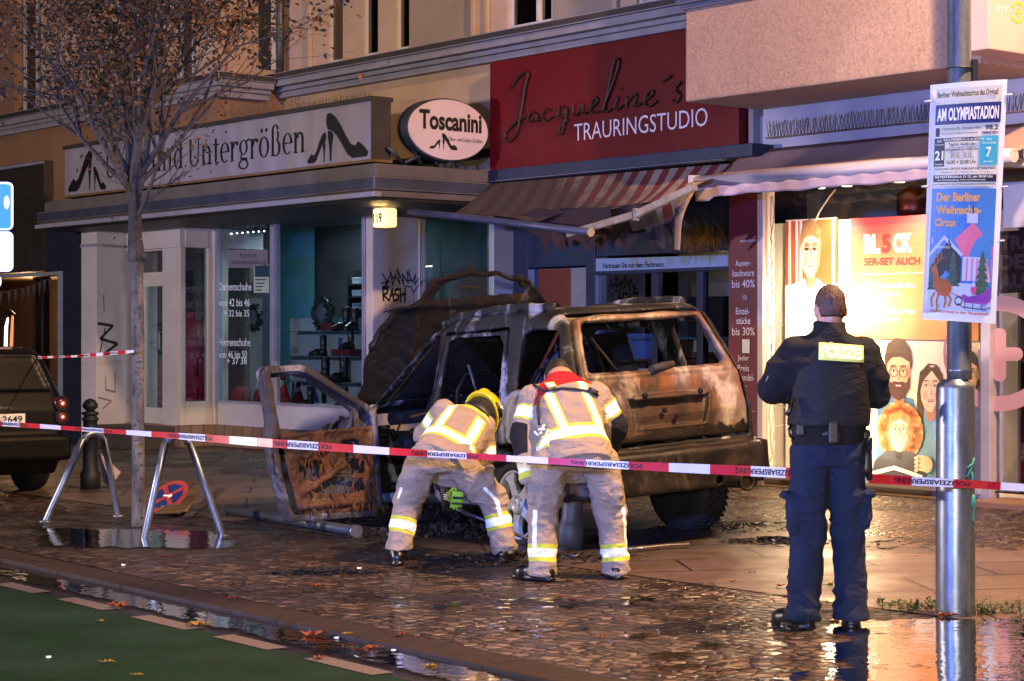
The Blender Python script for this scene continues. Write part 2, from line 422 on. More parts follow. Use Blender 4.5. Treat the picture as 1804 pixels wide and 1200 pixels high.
t.set(base=c, rough=t.ramp(t.noise(2.2), [(.3, (.25, .25, .25)), (.7, (.6, .6, .6))])); SLAB = t.m

ASPH = pm('wet_asphalt', '#19171a', '#242124', 3, .22, bump=.25, bscale=160, bdist=.004)
t = NT('green_lane_paint'); c = t.ramp(t.noise(2.5, None, 6, .7), [(.3, '#06210b'), (.7, '#0c3013')])
c = t.mix(t.ramp(t.noise(30, None, 6, .8), [(.50, (0, 0, 0)), (.72, (.8, .8, .8))]), c, '#101a14'); c = t.mix(t.ramp(t.noise(.8, t.coord((1, 1, 1), (0, 0, .9)), 6, .7, 1.5), [(.54, (0, 0, 0)), (.68, (.45, .45, .45))]), c, '#121a12'); t.set(base=c, rough=t.ramp(t.noise(1.5), [(.35, (.5, .5, .5)), (.65, (.8, .8, .8))]), spec=.25); t.bump(t.noise(170, None, 3), .35, .004); GREEN = t.m
t = NT('lane_dash_paint'); t.set(base=t.mix(t.ramp(t.noise(40, None, 5, .8), [(.5, (0, 0, 0)), (.72, (.8, .8, .8))]), '#6e6158', '#342c27'), rough=.5); t.bump(t.noise(150), .3, .004); DASH = t.m
KERB = pm('granite_kerb', '#2c221d', '#3a2e27', 12, .7, bump=.5, bscale=70, bdist=.006, spec=.2)
t = NT('puddle_water'); t.n.remove(t.p)
gl = t.N('BsdfGlossy'); gl.inputs['Roughness'].default_value = .02; tr = t.N('BsdfTransparent'); tr.inputs[0].default_value = (.42, .36, .32, 1)
fr = t.N('Fresnel'); fr.inputs[0].default_value = 1.45
bb = t.N('Bump'); bb.inputs['Strength'].default_value = .30; bb.inputs['Distance'].default_value = .006; t.L(t.noise(11, None, 2), bb.inputs['Height']); t.L(bb.outputs[0], gl.inputs['Normal']); t.L(bb.outputs[0], fr.inputs['Normal'])
m1 = t.N('MixShader'); t.L(fr.outputs[0], m1.inputs[0]); t.L(tr.outputs[0], m1.inputs[1]); t.L(gl.outputs[0], m1.inputs[2])
clear = t.N('BsdfTransparent'); m2 = t.N('MixShader')
mask = t.math('ADD', t.attr('deep'), t.math('MULTIPLY', t.math('SUBTRACT', t.noise(3.2, None, 6, .7), .5), 2.6))
t.L(t.ramp(mask, [(.40, (0, 0, 0)), (.52, (1, 1, 1))]), m2.inputs[0]); t.L(clear.outputs[0], m2.inputs[1]); t.L(m1.outputs[0], m2.inputs[2]); t.L(m2.outputs[0], t.out.inputs[0]); WATER = t.m

def setattr_(o, name, fn):
    me = o.data; a = me.attributes.new(name, 'FLOAT', 'POINT')
    a.data.foreach_set('value', [float(fn(v.co)) for v in me.vertices])
# the street: one sheet out to the horizon
mb = MB(); mb.add([(-150, -60, ROAD), (150, -60, ROAD), (150, 200, ROAD), (-150, 200, ROAD)], [(0, 1, 2, 3)], ASPH)
tag(mb.build('road'), kind='structure')
# kerb stones along the gutter
mb = MB(); a = -14.
while a < 22:
    mb.hexa([kl(a, -.28, ROAD - .05), kl(a + .985, -.28, ROAD - .05), kl(a + .985, 0, ROAD - .05), kl(a, 0, ROAD - .05), kl(a, -.28, .004), kl(a + .985, -.28, .004), kl(a + .985, 0, .0), kl(a, 0, .0)], KERB); a += 1.0
tag(mb.build('kerb', bevel=.015), kind='structure')
# footway of small cobbles, rising gently to the house fronts
CARC = G(1000, 930)                                    # about the middle of the burnt car
def soot_shade_at(p):
    d = math.hypot((p[0] + .1) / 2.6, (p[1] - 16.4) / 2.3); d2 = math.hypot((p[0] + 3.0) / 2.0, (p[1] - 16.6) / 1.6); return max(0, min(1, 1.55 - d), min(.62, 1.5 - d2))  # soot round the car; the left patch paints in weaker street light
def sheet(name, fa, na, nb, mat, dz):
    rows = [[fa(i / na, j / nb) for j in range(nb + 1)] for i in range(na + 1)]
    rows = [[Vector((p.x, p.y, gz(p.x, p.y) + dz)) for p in r] for r in rows]
    mb = MB(); mb.grid(rows, mat); o = mb.build(name); setattr_(o, 'soot', soot_shade_at); return tag(o, kind='structure')
def fa(i, j):
    p = kl(-14 + 36 * i, -.28); q = W(-20 + 36 * i, -3.5, 0)
    return p.lerp(q, j)
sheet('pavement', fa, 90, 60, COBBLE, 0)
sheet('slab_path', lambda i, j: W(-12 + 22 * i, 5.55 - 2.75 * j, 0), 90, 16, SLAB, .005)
# painted cycle lane with its dashed edge line
D0, D1 = G(15, 1029, road=ROAD), G(679, 1187, road=ROAD); DD = (D1 - D0).normalized(); DN = Vector((DD.y, -DD.x, 0))
if DN.dot(Nn) < 0: DN = -DN
mb = MB(); rows = [[D0 + DD * a + DN * (.03 + b) + Vector((0, 0, .004)) for b in (0, 1.8)] for a in (-14, 20)]
mb.grid(rows, GREEN); tag(mb.build('cycle_lane'), kind='structure')
mb = MB()
for xa, ya, xb, yb in ((22, 1028, 93, 1044), (128, 1055, 213, 1074), (252, 1087, 352, 1109), (394, 1122, 499, 1144), (555, 1161, 680, 1189)):
    a = (G(xa, ya, road=ROAD) - D0).dot(DD); b = (G(xb, yb, road=ROAD) - D0).dot(DD)
    mb.add([D0 + DD * a + DN * q + Vector((0, 0, .008)) for q in (-.03, .10)] + [D0 + DD * b + DN * q + Vector((0, 0, .008)) for q in (.10, -.03)], [(0, 1, 2, 3)], DASH)
tag(mb.build('lane_dashes'), kind='structure')
# puddles
def puddle(px, dz, road=None, n=14, deep=.95):
    c = [G(x, y, road=road) for x, y in px]; rows = []
    for i in range(n + 1):
        v = i / n; a = c[0].lerp(c[3], v); b = c[1].lerp(c[2], v); rows.append([a.lerp(b, j / (2 * n)) for j in range(2 * n + 1)])
    mb = MB(); mb.grid([[Vector((p.x, p.y, (gz(p.x, p.y) if road is None else road) + dz)) for p in r] for r in rows], WATER)
    o = mb.build('puddle'); k = 2 * n + 1
    a = o.data.attributes.new('deep', 'FLOAT', 'POINT'); vals = []
    c0, c1, c2, c3 = c
    for vtx in o.data.vertices:
        q = vtx.co; d = min((q - a_ - (b_ - a_) * max(0, min(1, (q - a_).dot(b_ - a_) / (b_ - a_).length_squared))).length for a_, b_ in ((c0, c1), (c1, c2), (c2, c3), (c3, c0)))
        vals.append(min(1, d / .22) * deep)
    a.data.foreach_set('value', vals); return tag(o, kind='structure')
puddle([(-60, 985), (1500, 1330), (1300, 1330), (-60, 1003)], .012, ROAD, 14, 2.6)
puddle([(1420, 1092), (1990, 1085), (2100, 1290), (1440, 1290)], .013, None, 14, .80)
puddle([(60, 930), (420, 936), (440, 975), (40, 965)], .013, None, 14, .9)
puddle([(640, 1040), (1330, 1040), (1260, 1140), (600, 1130)], .009, None, 14, .24)
puddle([(1050, 1100), (1460, 1090), (1480, 1260), (1100, 1260)], .011, None, 14, .30)
# ------------------------------------------------------------------ apartment house above the shops
t = NT('roughcast_plaster'); c = t.ramp(t.noise(30, None, 6, .8), [(.3, '#8a6f5c'), (.5, '#b0937c'), (.75, '#c0a48c')])
c = t.mix(t.ramp(t.noise(75, None, 3, .6), [(.62, (0, 0, 0)), (.70, (.75, .75, .75))]), c, '#6b5444'); t.set(base=c, rough=.9); t.bump(t.noise(45, None, 5, .8), .8, .02); ROUGH = t.m
PLAST = pm('beige_plaster', '#a88f78', '#9a8069', 1.6, .85, bump=.15, bscale=60)
PLAST2 = pm('ochre_plaster', '#a58a6c', '#957b60', 1.3, .85, bump=.15, bscale=60)
PLASTD = pm('grey_plaster', '#8b7a6c', '#7c6c5f', 1.6, .85, bump=.3, bscale=50)
ORNG = pm('orange_plaster', '#7a5a42', '#6a4c38', 1.5, .85, bump=.15, bscale=60)
CORN = pm('grey_cornice', '#7d7a80', '#6b686e', 5, .7, bump=.1)
LEAD = pm('dark_sheet_metal', '#241f1e', '#332c29', 4, .6)
WFRM = pm('white_paint', '#b5b0ae', '#a39e9c', 6, .5)
PANE = glass('upper_pane', (.5, .5, .5), .15)
CURT = pm('dark_room', '#14161a', '#1e2124', 2, .9)
CURTB = pm('brown_curtain', '#4a3828', '#3b2c20', 5, .9, stretch=(14, 14, 1))
TEAL = pm('grey_curtain', '#232c2f', '#181f22', 5, .9, stretch=(12, 12, 1))
ZT = 9.5
bd = thing('apartment_building', 'beige plastered apartment house with bay and cornice above the three shops', 'building', W(FS(700, 0), 0, .16))
ZL = FZ(864, 113, .0)                                    # underside of the cornice
ZL1 = ZL + .24
mb = MB()                                                # main wall, piers between windows
def col(x0, x1, z0, z1, m, t0=-.5, t1=0.): FB(mb, FS(x0, t1), FS(x1, t1), t0, t1, z0, z1, m)
col(500, 864, 3.47, ZL1, PLAST2); col(864, 1345, 3.81, ZL1, PLASTD)
wins = [(578, 604), (640, 666), (697, 721), (893, 973), (1122, 1206)]
xs = [500] + [q for w_ in wins for q in w_] + [1345]
for i in range(0, len(xs), 2):
    if xs[i] == 721: col(721, 833, ZL1, ZT, PLASTD, t1=-.02); col(833, 893, ZL1, ZT, PLAST)
    elif xs[i] == 973: col(973, 1083, ZL1, ZT, PLASTD, t1=-.02); col(1083, 1122, ZL1, ZT, PLAST)
    else: col(xs[i], xs[i + 1], ZL1, ZT, PLAST)
for a, b in wins: col(a, b, 7.3, ZT, PLAST, -.5, -.005); col(a, b, ZL1, ZL1 + .12, PLAST, -.5, -.03)
mb.build('main_wall', bd)
for k, (a, b) in enumerate(wins):
    mb = MB(); s0, s1 = FS(a, -.2), FS(b, -.2); z0, z1 = ZL1 + .12, 7.3; s0 = FS(a, 0); s1 = FS(b, 0)
    wf = .05 if k > 2 else .022
    FB(mb, s0, s0 + wf, -.12, -.03, z0, z1, WFRM); FB(mb, s1 - wf, s1, -.12, -.03, z0, z1, WFRM); FB(mb, s0 + wf, s1 - wf, -.12, -.03, z0, z0 + .04, WFRM); FB(mb, s0 + wf, s1 - wf, -.12, -.03, z1 - .07, z1, WFRM)
    if k > 2: FB(mb, s0 + (s1 - s0) * .62, s0 + (s1 - s0) * .62 + .05, -.12, -.02, z0 + .04, z1 - .07, WFRM)
    FB(mb, s0 - .03, s1 + .03, -.03, .05, z0 - .05, z0 - .002, CORN)
    f = mb.build('window', bd, bevel=.006)
    mb = MB(); FB(mb, s0 + wf, s1 - wf, -.075, -.065, z0 + .04, z1 - .07, PANE); mb.build('pane', f)
    mb = MB(); FB(mb, s0 + .02, s1 - .02, -.30, -.28, z0, z1, CURT)
    if k == 3: FB(mb, s0 + .02, s0 + (s1 - s0) * .45, -.18, -.16, z0, z1, CURTB); FB(mb, s0 + (s1 - s0) * .7, s1 - .02, -.18, -.16, z0, z1, CURT)
    else: FB(mb, s0 + .02, s0 + (s1 - s0) * .6, -.18, -.16, z0, z1, TEAL)
    mb.build('curtain', f)
for x in (546, 834, 858, 1084):
    mb = MB(); s = FS(x, .0); FB(mb, s, s + .07, 0, .05, ZL1 + .02, ZT, PLAST); mb.build('pilaster_moulding', bd, bevel=.012)
mb = MB()                                                # cornice over the shops
def cornice(f, a, b, z):
    for (o0, o1, zz0, zz1, m) in ((0, .12, 0, .075, CORN), (0, .17, .075, .13, CORN), (0, .26, .13, .215, CORN), (-.02, .30, .215, .30, LEAD)): f(a, b, o0, o1, z + zz0, z + zz1, m)
cornice(lambda a, b, o0, o1, z0, z1, m: FB(mb, a, b, o0, o1, z0, z1, m), FS(500, .0) + .0, FS(1345, 0) - .02, ZL)
mb.build('cornice', bd, bevel=.012)
# forward section on the left with its return
TL_ = tfor(FS(500, 0), 385); sR = FS(500, 0)
mb = MB()
def colL(x0, x1, z0, z1, m, t0=-1.0, t1=TL_): FB(mb, FS(x0, t1) if x0 is not None else sR - 22, min(sR, FS(x1, t1)) if x1 < 385 else sR, t0, t1, z0, z1, m)
ZLL = FZ(385, 172, TL_)
colL(None, 385, 3.35, ZLL + .24, ORNG); wl = [(25, 72), (225, 268), (300, 345)]
xs = [None] + [q for w_ in wl for q in w_] + [385]
for i in range(0, len(xs), 2): colL(xs[i], xs[i + 1], ZLL + .24, ZT, ORNG if i == 0 else PLAST)
for a, b in wl: colL(a, b, 7.4, ZT, PLAST, t1=TL_ - .006)
mb.build('front_wall', bd)
for a, b in wl:
    mb = MB(); s0, s1 = FS(a, TL_), FS(b, TL_); z0, z1 = ZLL + .30, 7.4
    FB(mb, s0, s0 + .06, TL_ - .22, TL_ - .15, z0, z1, WFRM); FB(mb, s1 - .06, s1, TL_ - .22, TL_ - .15, z0, z1, WFRM); FB(mb, s0 + .06, s1 - .06, TL_ - .22, TL_ - .15, z0, z0 + .07, WFRM)
    FB(mb, (s0 + s1) / 2 - .03, (s0 + s1) / 2 + .03, TL_ - .22, TL_ - .15, z0 + .07, z1, WFRM); f = mb.build('window', bd, bevel=.006)
    mb = MB(); FB(mb, s0 + .06, s1 - .06, TL_ - .19, TL_ - .18, z0 + .07, z1, PANE); mb.build('pane', f)
    mb = MB(); FB(mb, s0, s1, TL_ - .5, TL_ - .48, z0, z1, TEAL); mb.build('curtain', f)
mb = MB(); cornice(lambda a, b, o0, o1, z0, z1, m: FB(mb, a, b + o1, TL_ + o0 - .1, TL_ + o1 * .6, z0, z1, m), sR - 22, sR, ZLL)
for (o1, zz0, zz1, m) in ((.12, 0, .075, CORN), (.17, .075, .13, CORN), (.24, .13, .215, CORN), (.27, .215, .30, LEAD)): FB(mb, sR, sR + o1, .3, TL_ - .11, ZLL + zz0, ZLL + zz1, m)
mb.build('side_cornice', bd, bevel=.01)
mb = MB()                                                # slit window and frame on the return
tw0, tw1 = tfor(sR, 476), tfor(sR, 455); FB(mb, sR + .002, sR + .02, tw0, tw1, FZ(470, 122, .3), ZT - 1, CURT); FB(mb, sR + .002, sR + .05, tw0 - .06, tw0 - .002, FZ(470, 122, .3), ZT - 1, WFRM)
mb.build('stair_window', bd)
# rain pipe in the corner
mb = MB(); p = W(sR + .10, .12, 0); mb.tube([p + Vector((0, 0, z)) for z in (ZLL + .33, ZLL + .9, 7, ZT)], [.05, .055, .055, .055], pm('zinc_pipe', '#4a4d52', '#3c3f44', 4, .45, .6), 12)
for z in (ZLL + .8, 6.5): mb.tube([p + Vector((0, 0, z)), p + Vector((0, 0, z + .05))], .066, MATS['zinc_pipe'], 12)
mb.build('downpipe', bd)
# roughcast bay over the optician
TB = 1.05
sB0, sB1 = FS(1207, TB), FS(1728, TB); zB = FZ(1207, 180, TB)
mb = MB(); FB(mb, sB0, sB1, .0, TB, zB, ZT, ROUGH); bay = mb.build('bay', bd, bevel=.02)
mb = MB(); zt = FZ(1207, 18, TB)
for a, z0, z1 in ((.03, 0, .05), (.07, .05, .1), (.11, .1, .2)): FB(mb, sB0 - a, sB1 + a, .01, TB + a, zt + z0, zt + z1 - .001, CORN)
mb.build('bay_moulding', bd, bevel=.01)
mb = MB(); FB(mb, FS(1345, 0), FS(1345, 0) + 9, -.6, -.001, FZ(1345, 276, 0), ZT, PLAST)
mb.build('side_wall', bd)
# row of anti-pigeon spikes above fascia sign
SPK = pm('spike_wire', '#5a4a3a', '#6c5a48', 6, .4, .5)
def spikes(label, a, b, t_, z, n, h, wire=.003):
    mb = MB()
    FB(mb, a, b, t_ - .02, t_ + .02, z, z + .012, SPK)
    for k in range(n):
        s = a + (b - a) * (k + .5) / n
        for q in (-.35, .35): mb.tube([W(s, t_, z + .01), W(s + random.uniform(-.02, .02), t_ + q * h * .5 + random.uniform(-.01, .01), z + h * random.uniform(.85, 1.05))], wire, SPK, 4, caps=False)
    o = mb.build('bird_spikes'); tag(o, label, 'bird spikes'); recenter(o, W((a + b) / 2, t_, z)); return o
# ------------------------------------------------------------------ shoe shop
WHITE = pm('shopfront_white', '#b2acb0', '#a09a9f', 1.4, .55, bump=.1, bscale=30)
WHITE2 = pm('shopfront_cream', '#b8aca4', '#a79c94', 1.4, .55, bump=.1, bscale=30)
BLK = pm('black_paint', '#08080a', '#101013', 5, .5)
SIGNW = pm('grey_white_panel', '#85818a', '#716d76', 1.1, .5, stretch=(3, 3, .4))
CAN1 = pm('canopy_concrete', '#56504e', '#443f3e', 2.5, .8, bump=.3, bscale=40)
CAN2 = pm('canopy_blue_metal', '#3b4152', '#2f3442', 2.5, .45, .2)
LIP = pm('canopy_lip', '#8f90a0', '#787989', 3, .4, .2)
TILE_T = NT('tile_plinth'); br = TILE_T.N('TexBrick', Scale=1.0); br.offset = 0; br.inputs['Brick Width'].default_value = .15; br.inputs['Row Height'].default_value = .15; br.inputs['Mortar Size'].default_value = .007
br.inputs['Color1'].default_value = lin('#7b6456'); br.inputs['Color2'].default_value = lin('#6d584c'); br.inputs['Mortar'].default_value = lin('#4c3d35')
mp = TILE_T.N('Mapping'); mp.inputs['Rotation'].default_value = (R(90), 0, 0); TILE_T.L(TILE_T.tc.outputs['Object'], mp.inputs[0])
TILE_T.L(mp.outputs[0], br.inputs['Vector']); TILE_T.set(base=br.outputs['Color'], rough=.4); TILE = TILE_T.m
GL = glass('shop_glass', (.80, .86, .88), .11)
tS = .30; sC = FS(657, tS); sA = FS(376, tS); tA = tfor(sA, 317); sB_ = FS(222, tA); tB = tfor(sB_, 170); sL = FS(143, tB); tR = tfor(sC, 905)
zP = FZ(376, 748, tS); zWb = FZ(380, 709, tS); zTop = FZ(420, 362, tS); zWt = FZ(470, 398, tS); zHead = FZ(400, 390, tS)
shoe = thing('shoe_shop_front', 'stepped white shoe shop front under a dark canopy, left of the burnt car', 'shop front', W((sA + sC) / 2, tS, .15))
mb = MB()
FB(mb, sL, sB_, -2.2, tB, .05, zTop, WHITE)                       # left pier and recess wall
FB(mb, sB_ + .001, sA, -.5, tA, zTop - .55, zTop, WHITE)          # over the door
FB(mb, FS(286, tA), sA - .101, tA - .09, tA, .1, zTop - .551, WHITE)     # right of the door
FB(mb, sA + .001, sC, tS - .25, tS, zHead, zTop, WHITE)
FB(mb, sA + .09, sC - .0, tS - .16, tS - .01, zP, zWb, WHITE)
FB(mb, FS(645, tS), sC - .001, tS - .3, tS + .003, zWb + .001, zHead - .001, WHITE2)
FB(mb, sA + .003, sA + .06, tS - .2, tS + .02, zP, zHead, WHITE2)
tg = [tfor(sC, x) for x in (657, 750, 870, 905)]
FB(mb, sC - .14, sC, tg[1], tg[0] - .01, zP, zTop - .012, WHITE2)  # pier with graffiti
FB(mb, sC - .14, sC, tg[3], tg[2], zP, zTop - .012, WHITE2)
FB(mb, sC - .14, sC - .02, tg[2], tg[1], zHead, zTop - .012, WHITE2); FB(mb, sC - .14, sC - .02, tg[2], tg[1], zP, zWb + .05, WHITE2)
for q in (tg[1] + .03, tg[1] + .10): FB(mb, sC, sC + .018, q, q + .012, zP + .3, zHead, WHITE)
mb.build('wall', shoe, bevel=.008)
mb = MB(); FB(mb, sB_ + .01, sC + .03, -2.2, tS + .015, .0, zP - .002, TILE); FB(mb, sB_ + .02, sA + .035, tS + .016, tA + .02, .0, zP - .005, TILE); mb.build('plinth', shoe)
mb = MB(); FB(mb, FS(165, tA + .5), sA - .1, tA + .021, tA + .62, .05, zP - .02, pm('dark_step', '#3b3331', '#2c2624', 4, .7)); mb.build('door_step', shoe, bevel=.015)
# narrow side window
tw0, tw1 = tfor(sA, 366), tfor(sA, 326); zn0, zn1 = FZ(340, 709, tA), FZ(340, 403, tA)
mb = MB(); FB(mb, sA - .1, sA + .012, tw1, tA - .002, zP, zTop - .55, WHITE2); FB(mb, sA - .1, sA + .012, tS + .022, tw0, zP, zTop - .55, WHITE2); FB(mb, sA - .1, sA + .010, tw0, tw1, zP, zn0, WHITE2); FB(mb, sA - .1, sA + .010, tw0, tw1, zn1, zTop - .55, WHITE2)
f = mb.build('side_window', shoe, bevel=.006)
mb = MB(); FB(mb, sA - .04, sA - .03, tw0, tw1, zn0, zn1, GL); mb.build('pane', f)
# display window
sM = FS(481, tS)
mb = MB()
for a, b in ((sA + .06, sA + .11), (sM - .05, sM + .05), (FS(645, tS) - .07, FS(645, tS) - .003)): FB(mb, a, b, tS - .08, tS + .02, zWb, zHead - .002, LIP)
FB(mb, sA + .11, sM - .05, tS - .07, tS + .01, zWb, zWb + .03, LIP); FB(mb, sM + .05, FS(645, tS) - .07, tS - .07, tS + .01, zWb, zWb + .03, LIP)
FB(mb, sA + .11, FS(645, tS) - .07, tS - .06, tS + .008, zHead - .06, zHead - .004, LIP)
f = mb.build('display_window', shoe, bevel=.005)
mb = MB(); FB(mb, sA + .11, sM - .05, tS - .04, tS - .03, zWb + .03, zHead - .06, GL); FB(mb, sM + .05, FS(645, tS) - .07, tS - .04, tS - .03, zWb + .03, zHead - .06, GL); mb.build('pane', f)
mb = MB(); FB(mb, sC - .08, sC - .06, tg[2] + .03, tg[1] - .03, zWb + .05, zHead, glass('dark_pane', (.42, .55, .55), .16))
mb.build('return_pane', shoe)
# door
d0, d1 = FS(224, tA), FS(286, tA)
mb = MB(); zd0 = zP; zd1 = FZ(250, 430, tA); DF = WFRM
for a, b, z0, z1 in ((d0, d0 + .07, zd0, zd1), (d1 - .07, d1, zd0, zd1), (d0 + .07, d1 - .07, zd0, zd0 + .22), (d0 + .07, d1 - .07, zd1 - .1, zd1), (d0 + .07, d1 - .07, FZ(250, 505, tA), FZ(250, 480, tA)), ((d0 + d1) / 2 - .2, (d0 + d1) / 2 - .13, zd0 + .22, FZ(250, 505, tA))): FB(mb, a, b, tA - .14, tA - .08, z0, z1, DF)
dr = mb.build('door', shoe, bevel=.006)
mb = MB(); FB(mb, d0 + .07, d1 - .07, tA - .12, tA - .11, zd0 + .22, FZ(250, 505, tA), GL); FB(mb, d0 + .07, d1 - .07, tA - .12, tA - .11, FZ(250, 480, tA), zd1 - .1, GL); mb.build('pane', dr)
mb = MB(); zc = FZ(280, 600, tA); mb.tube([W(d1 - .12, tA - .08, zc - .12), W(d1 - .12, tA - .02, zc - .12), W(d1 - .12, tA - .02, zc + .12), W(d1 - .12, tA - .08, zc + .12)], .012, LIP, 8); mb.build('handle', dr)
mb = MB(); FB(mb, sL - .02, sB_ + .2, tB + .001, tB + .01, zTop - .5, zTop - .46, LIP); mb.build('trim', shoe)
# canopy
tC = 1.9; sE = FS(660, tC); sW0 = FS(68, tC); y0 = lambda y: FZ(657, y, tC)
can = thing('shop_canopy', 'dark stepped flat canopy projecting over the shoe shop', 'canopy', W((sW0 + sE) / 2, tC, y0(347)))
mb = MB()
FB(mb, sW0 + .12, sE - .02, .2, tC - .03, y0(310), y0(287), CAN1); FB(mb, sW0, sE + .03, .2, tC + .03, y0(334), y0(310) - .001, CAN2)
FB(mb, sW0 + .02, sE, .2, tC, y0(347) + .005, y0(334) - .001, CAN1); mb.build('slab', can, bevel=.015)
mb = MB(); FB(mb, sW0 - .01, sE + .05, tC - .06, tC + .055, y0(347), y0(338), LIP); mb.build('lip', can, bevel=.008)
mb = MB(); FB(mb, sW0 + .05, sE - .03, -.6, tC - .07, y0(347) - .03, y0(347) + .002, BLK); mb.build('soffit', can)
# fascia sign
def heel(A, x0, y0, w_, h_, m, flip=False, L=2):
    """a high-heeled court shoe seen from the side, toe to the right; unit box"""
    X = lambda u: x0 + (1 - u if flip else u) * w_
    def pl(q, l=L): A.poly([(X(u), y0 + v * h_) for u, v in (q if not flip else q[::-1])], m, l)
    pl([(.02, .02), (.10, .0), (.22, .10), (.34, .28), (.45, .50), (.56, .68), (.66, .74), (.74, .66), (.88, .78), (.97, .90), (.93, .985), (.62, .985), (.50, .90), (.36, .66), (.24, .47), (.12, .36), (.04, .34), (.0, .18)])
    pl([(.04, .36), (.13, .38), (.17, .46), (.135, .70), (.12, .99), (.085, .99), (.075, .7), (.04, .48)])
class Serif:
    """roman letters drawn as polygons; x advance returned; unit = x-height 1, ascender 1.55"""
    def __init__(s, A, fx, fy, m, L): s.A, s.fx, s.fy, s.m, s.L = A, fx, fy, m, L
    def P(s, q): s.A.poly([(s.fx(x, y), s.fy(x, y)) for x, y in q], s.m, s.L)
    def stem(s, x, y0, y1, w_=.17, top=True, bot=True):
        s.P([(x, y0), (x + w_, y0), (x + w_, y1), (x, y1)])
        if bot: s.P([(x - .09, y0), (x + w_ + .09, y0), (x + w_ + .09, y0 + .045), (x - .09, y0 + .045)])
        if top: s.P([(x - .10, y1 - .10), (x + .02, y1 - .06), (x + .02, y1), (x - .10, y1 - .05)])
    def bowl(s, cx, cy, rx, ry, wx=.17, wy=.05, a0=0, a1=360):
        n = 26; pts = []
        for i in range(n + 1):
            t = R(a0 + (a1 - a0) * i / n); pts.append(((cx + rx * math.cos(t), cy + ry * math.sin(t)), (cx + (rx - wx) * math.cos(t), cy + (ry - wy) * math.sin(t))))
        for (a, b), (c, d) in zip(pts, pts[1:]): s.P([a, c, d, b])
    def put(s, ch, x):
        if ch == 'n': s.stem(x + .1, 0, 1); s.stem(x + .62, 0, .66, top=False); s.bowl(x + .50, .62, .29, .38, .17, .09, 0, 165); return x + .98
        if ch == 'u': s.stem(x + .1, .3, 1, bot=False); s.stem(x + .62, 0, 1); s.bowl(x + .42, .36, .32, .38, .17, .09, 180, 330); return x + .98
        if ch == 'o' or ch == 'ö':
            s.bowl(x + .45, .5, .40, .52)
            if ch == 'ö':
                for q in (.27, .63): s.bowl(x + q, 1.32, .09, .10, .09, .10)
            return x + .92
        if ch == 'd': s.bowl(x + .42, .5, .36, .52, .17, .05, 50, 310); s.stem(x + .60, 0, 1.52); return x + .95
        if ch == 'b': s.stem(x + .08, 0, 1.52, bot=False); s.bowl(x + .48, .5, .36, .52, .17, .05, -150, 150); return x + .92
        if ch == 'e': s.bowl(x + .43, .5, .38, .52, .17, .05, 0, 310); s.P([(x + .15, .50), (x + .80, .50), (x + .80, .56), (x + .15, .56)]); return x + .85
        if ch == 'r': s.stem(x + .1, 0, 1); s.bowl(x + .46, .62, .24, .38, .12, .12, 40, 175); s.bowl(x + .60, .86, .09, .10, .09, .10); return x + .68
        if ch == 't': s.stem(x + .16, .16, 1.28, top=False, bot=False); s.P([(x, .93), (x + .52, .93), (x + .52, 1.0), (x, 1.0)]); s.bowl(x + .36, .18, .20, .20, .12, .08, 180, 320); return x + .56
        if ch == 'g':
            s.bowl(x + .42, .63, .34, .38, .15, .05); s.bowl(x + .42, -.22, .40, .26, .12, .07); s.P([(x + .20, .27), (x + .34, .30), (x + .24, .14), (x + .74, .10), (x + .70, -.03), (x + .16, .04)])
            s.P([(x + .66, .88), (x + .92, .96), (x + .92, 1.06), (x + .66, .98)]); return x + .92
        if ch == 'ß': s.stem(x + .12, 0, 1.2, top=False); s.bowl(x + .40, 1.16, .28, .38, .15, .05, 20, 190); s.bowl(x + .46, .98, .22, .28, .13, .06, -80, 60); s.bowl(x + .44, .38, .36, .42, .17, .06, -120, 90); return x + .90
        if ch in 'UÜ':
            s.stem(x + .12, .45, 1.42, top=False, bot=False); s.stem(x + .86, .45, 1.42, .08, top=False, bot=False); s.bowl(x + .53, .46, .41, .48, .14, .07, 180, 360)
            for q in (.05, .76): s.P([(x + q, 1.37), (x + q + .32, 1.37), (x + q + .32, 1.42), (x + q, 1.42)])
            if ch == 'Ü':
                for q in (.36, .70): s.bowl(x + q, 1.62, .08, .09, .08, .09)
            return x + 1.14
        if ch == '-': s.P([(x + .05, .38), (x + .40, .38), (x + .40, .50), (x + .05, .50)]); return x + .45
        return x + .38
    def word(s, t, x=0):
        for ch in t: x = s.put(ch, x)
        return x
tF = 1.78; s0, s1 = FS(114, tF), FS(655, tF); zb, zt_ = FZ(655, 280, tF), FZ(655, 177, tF)
sg = thing('shop_sign', 'long grey-white fascia sign with black heeled shoes and serif letters', 'sign', W((s0 + s1) / 2, tF, zb))
mb = MB(); FB(mb, s0, s1, tF - .26, tF, zb, zt_, SIGNW); mb.build('box', sg, bevel=.01)
mb = MB(); FB(mb, s0 - .02, s1 + .015, tF - .28, tF + .02, zt_ + .001, zt_ + .05, LEAD); FB(mb, s0 - .02, s1 + .015, tF - .27, tF + .015, zb - .03, zb - .001, pm('rust_trim', '#6b5236', '#4f3d2a', 6, .6))
FB(mb, s1 + .001, s1 + .012, tF - .25, tF + .012, zb, zt_, LEAD); mb.build('frame', sg)
A = Art(W(s0, tF + .002, zt_), W(s1, tF + .002, zt_), W(s1, tF + .002, zb), W(s0, tF + .002, zb))
SW_, SH = s1 - s0, zt_ - zb; u_ = lambda x: (FS(x, tF) - s0) / SW_
heel(A, u_(575), .10, u_(652) - u_(575), .86, BLK); heel(A, u_(541), .43, u_(575) - u_(541), .53, BLK, flip=True)
heel(A, u_(119), .08, u_(163) - u_(119), .86, BLK, flip=True); heel(A, u_(165), .45, u_(188) - u_(165), .52, BLK)
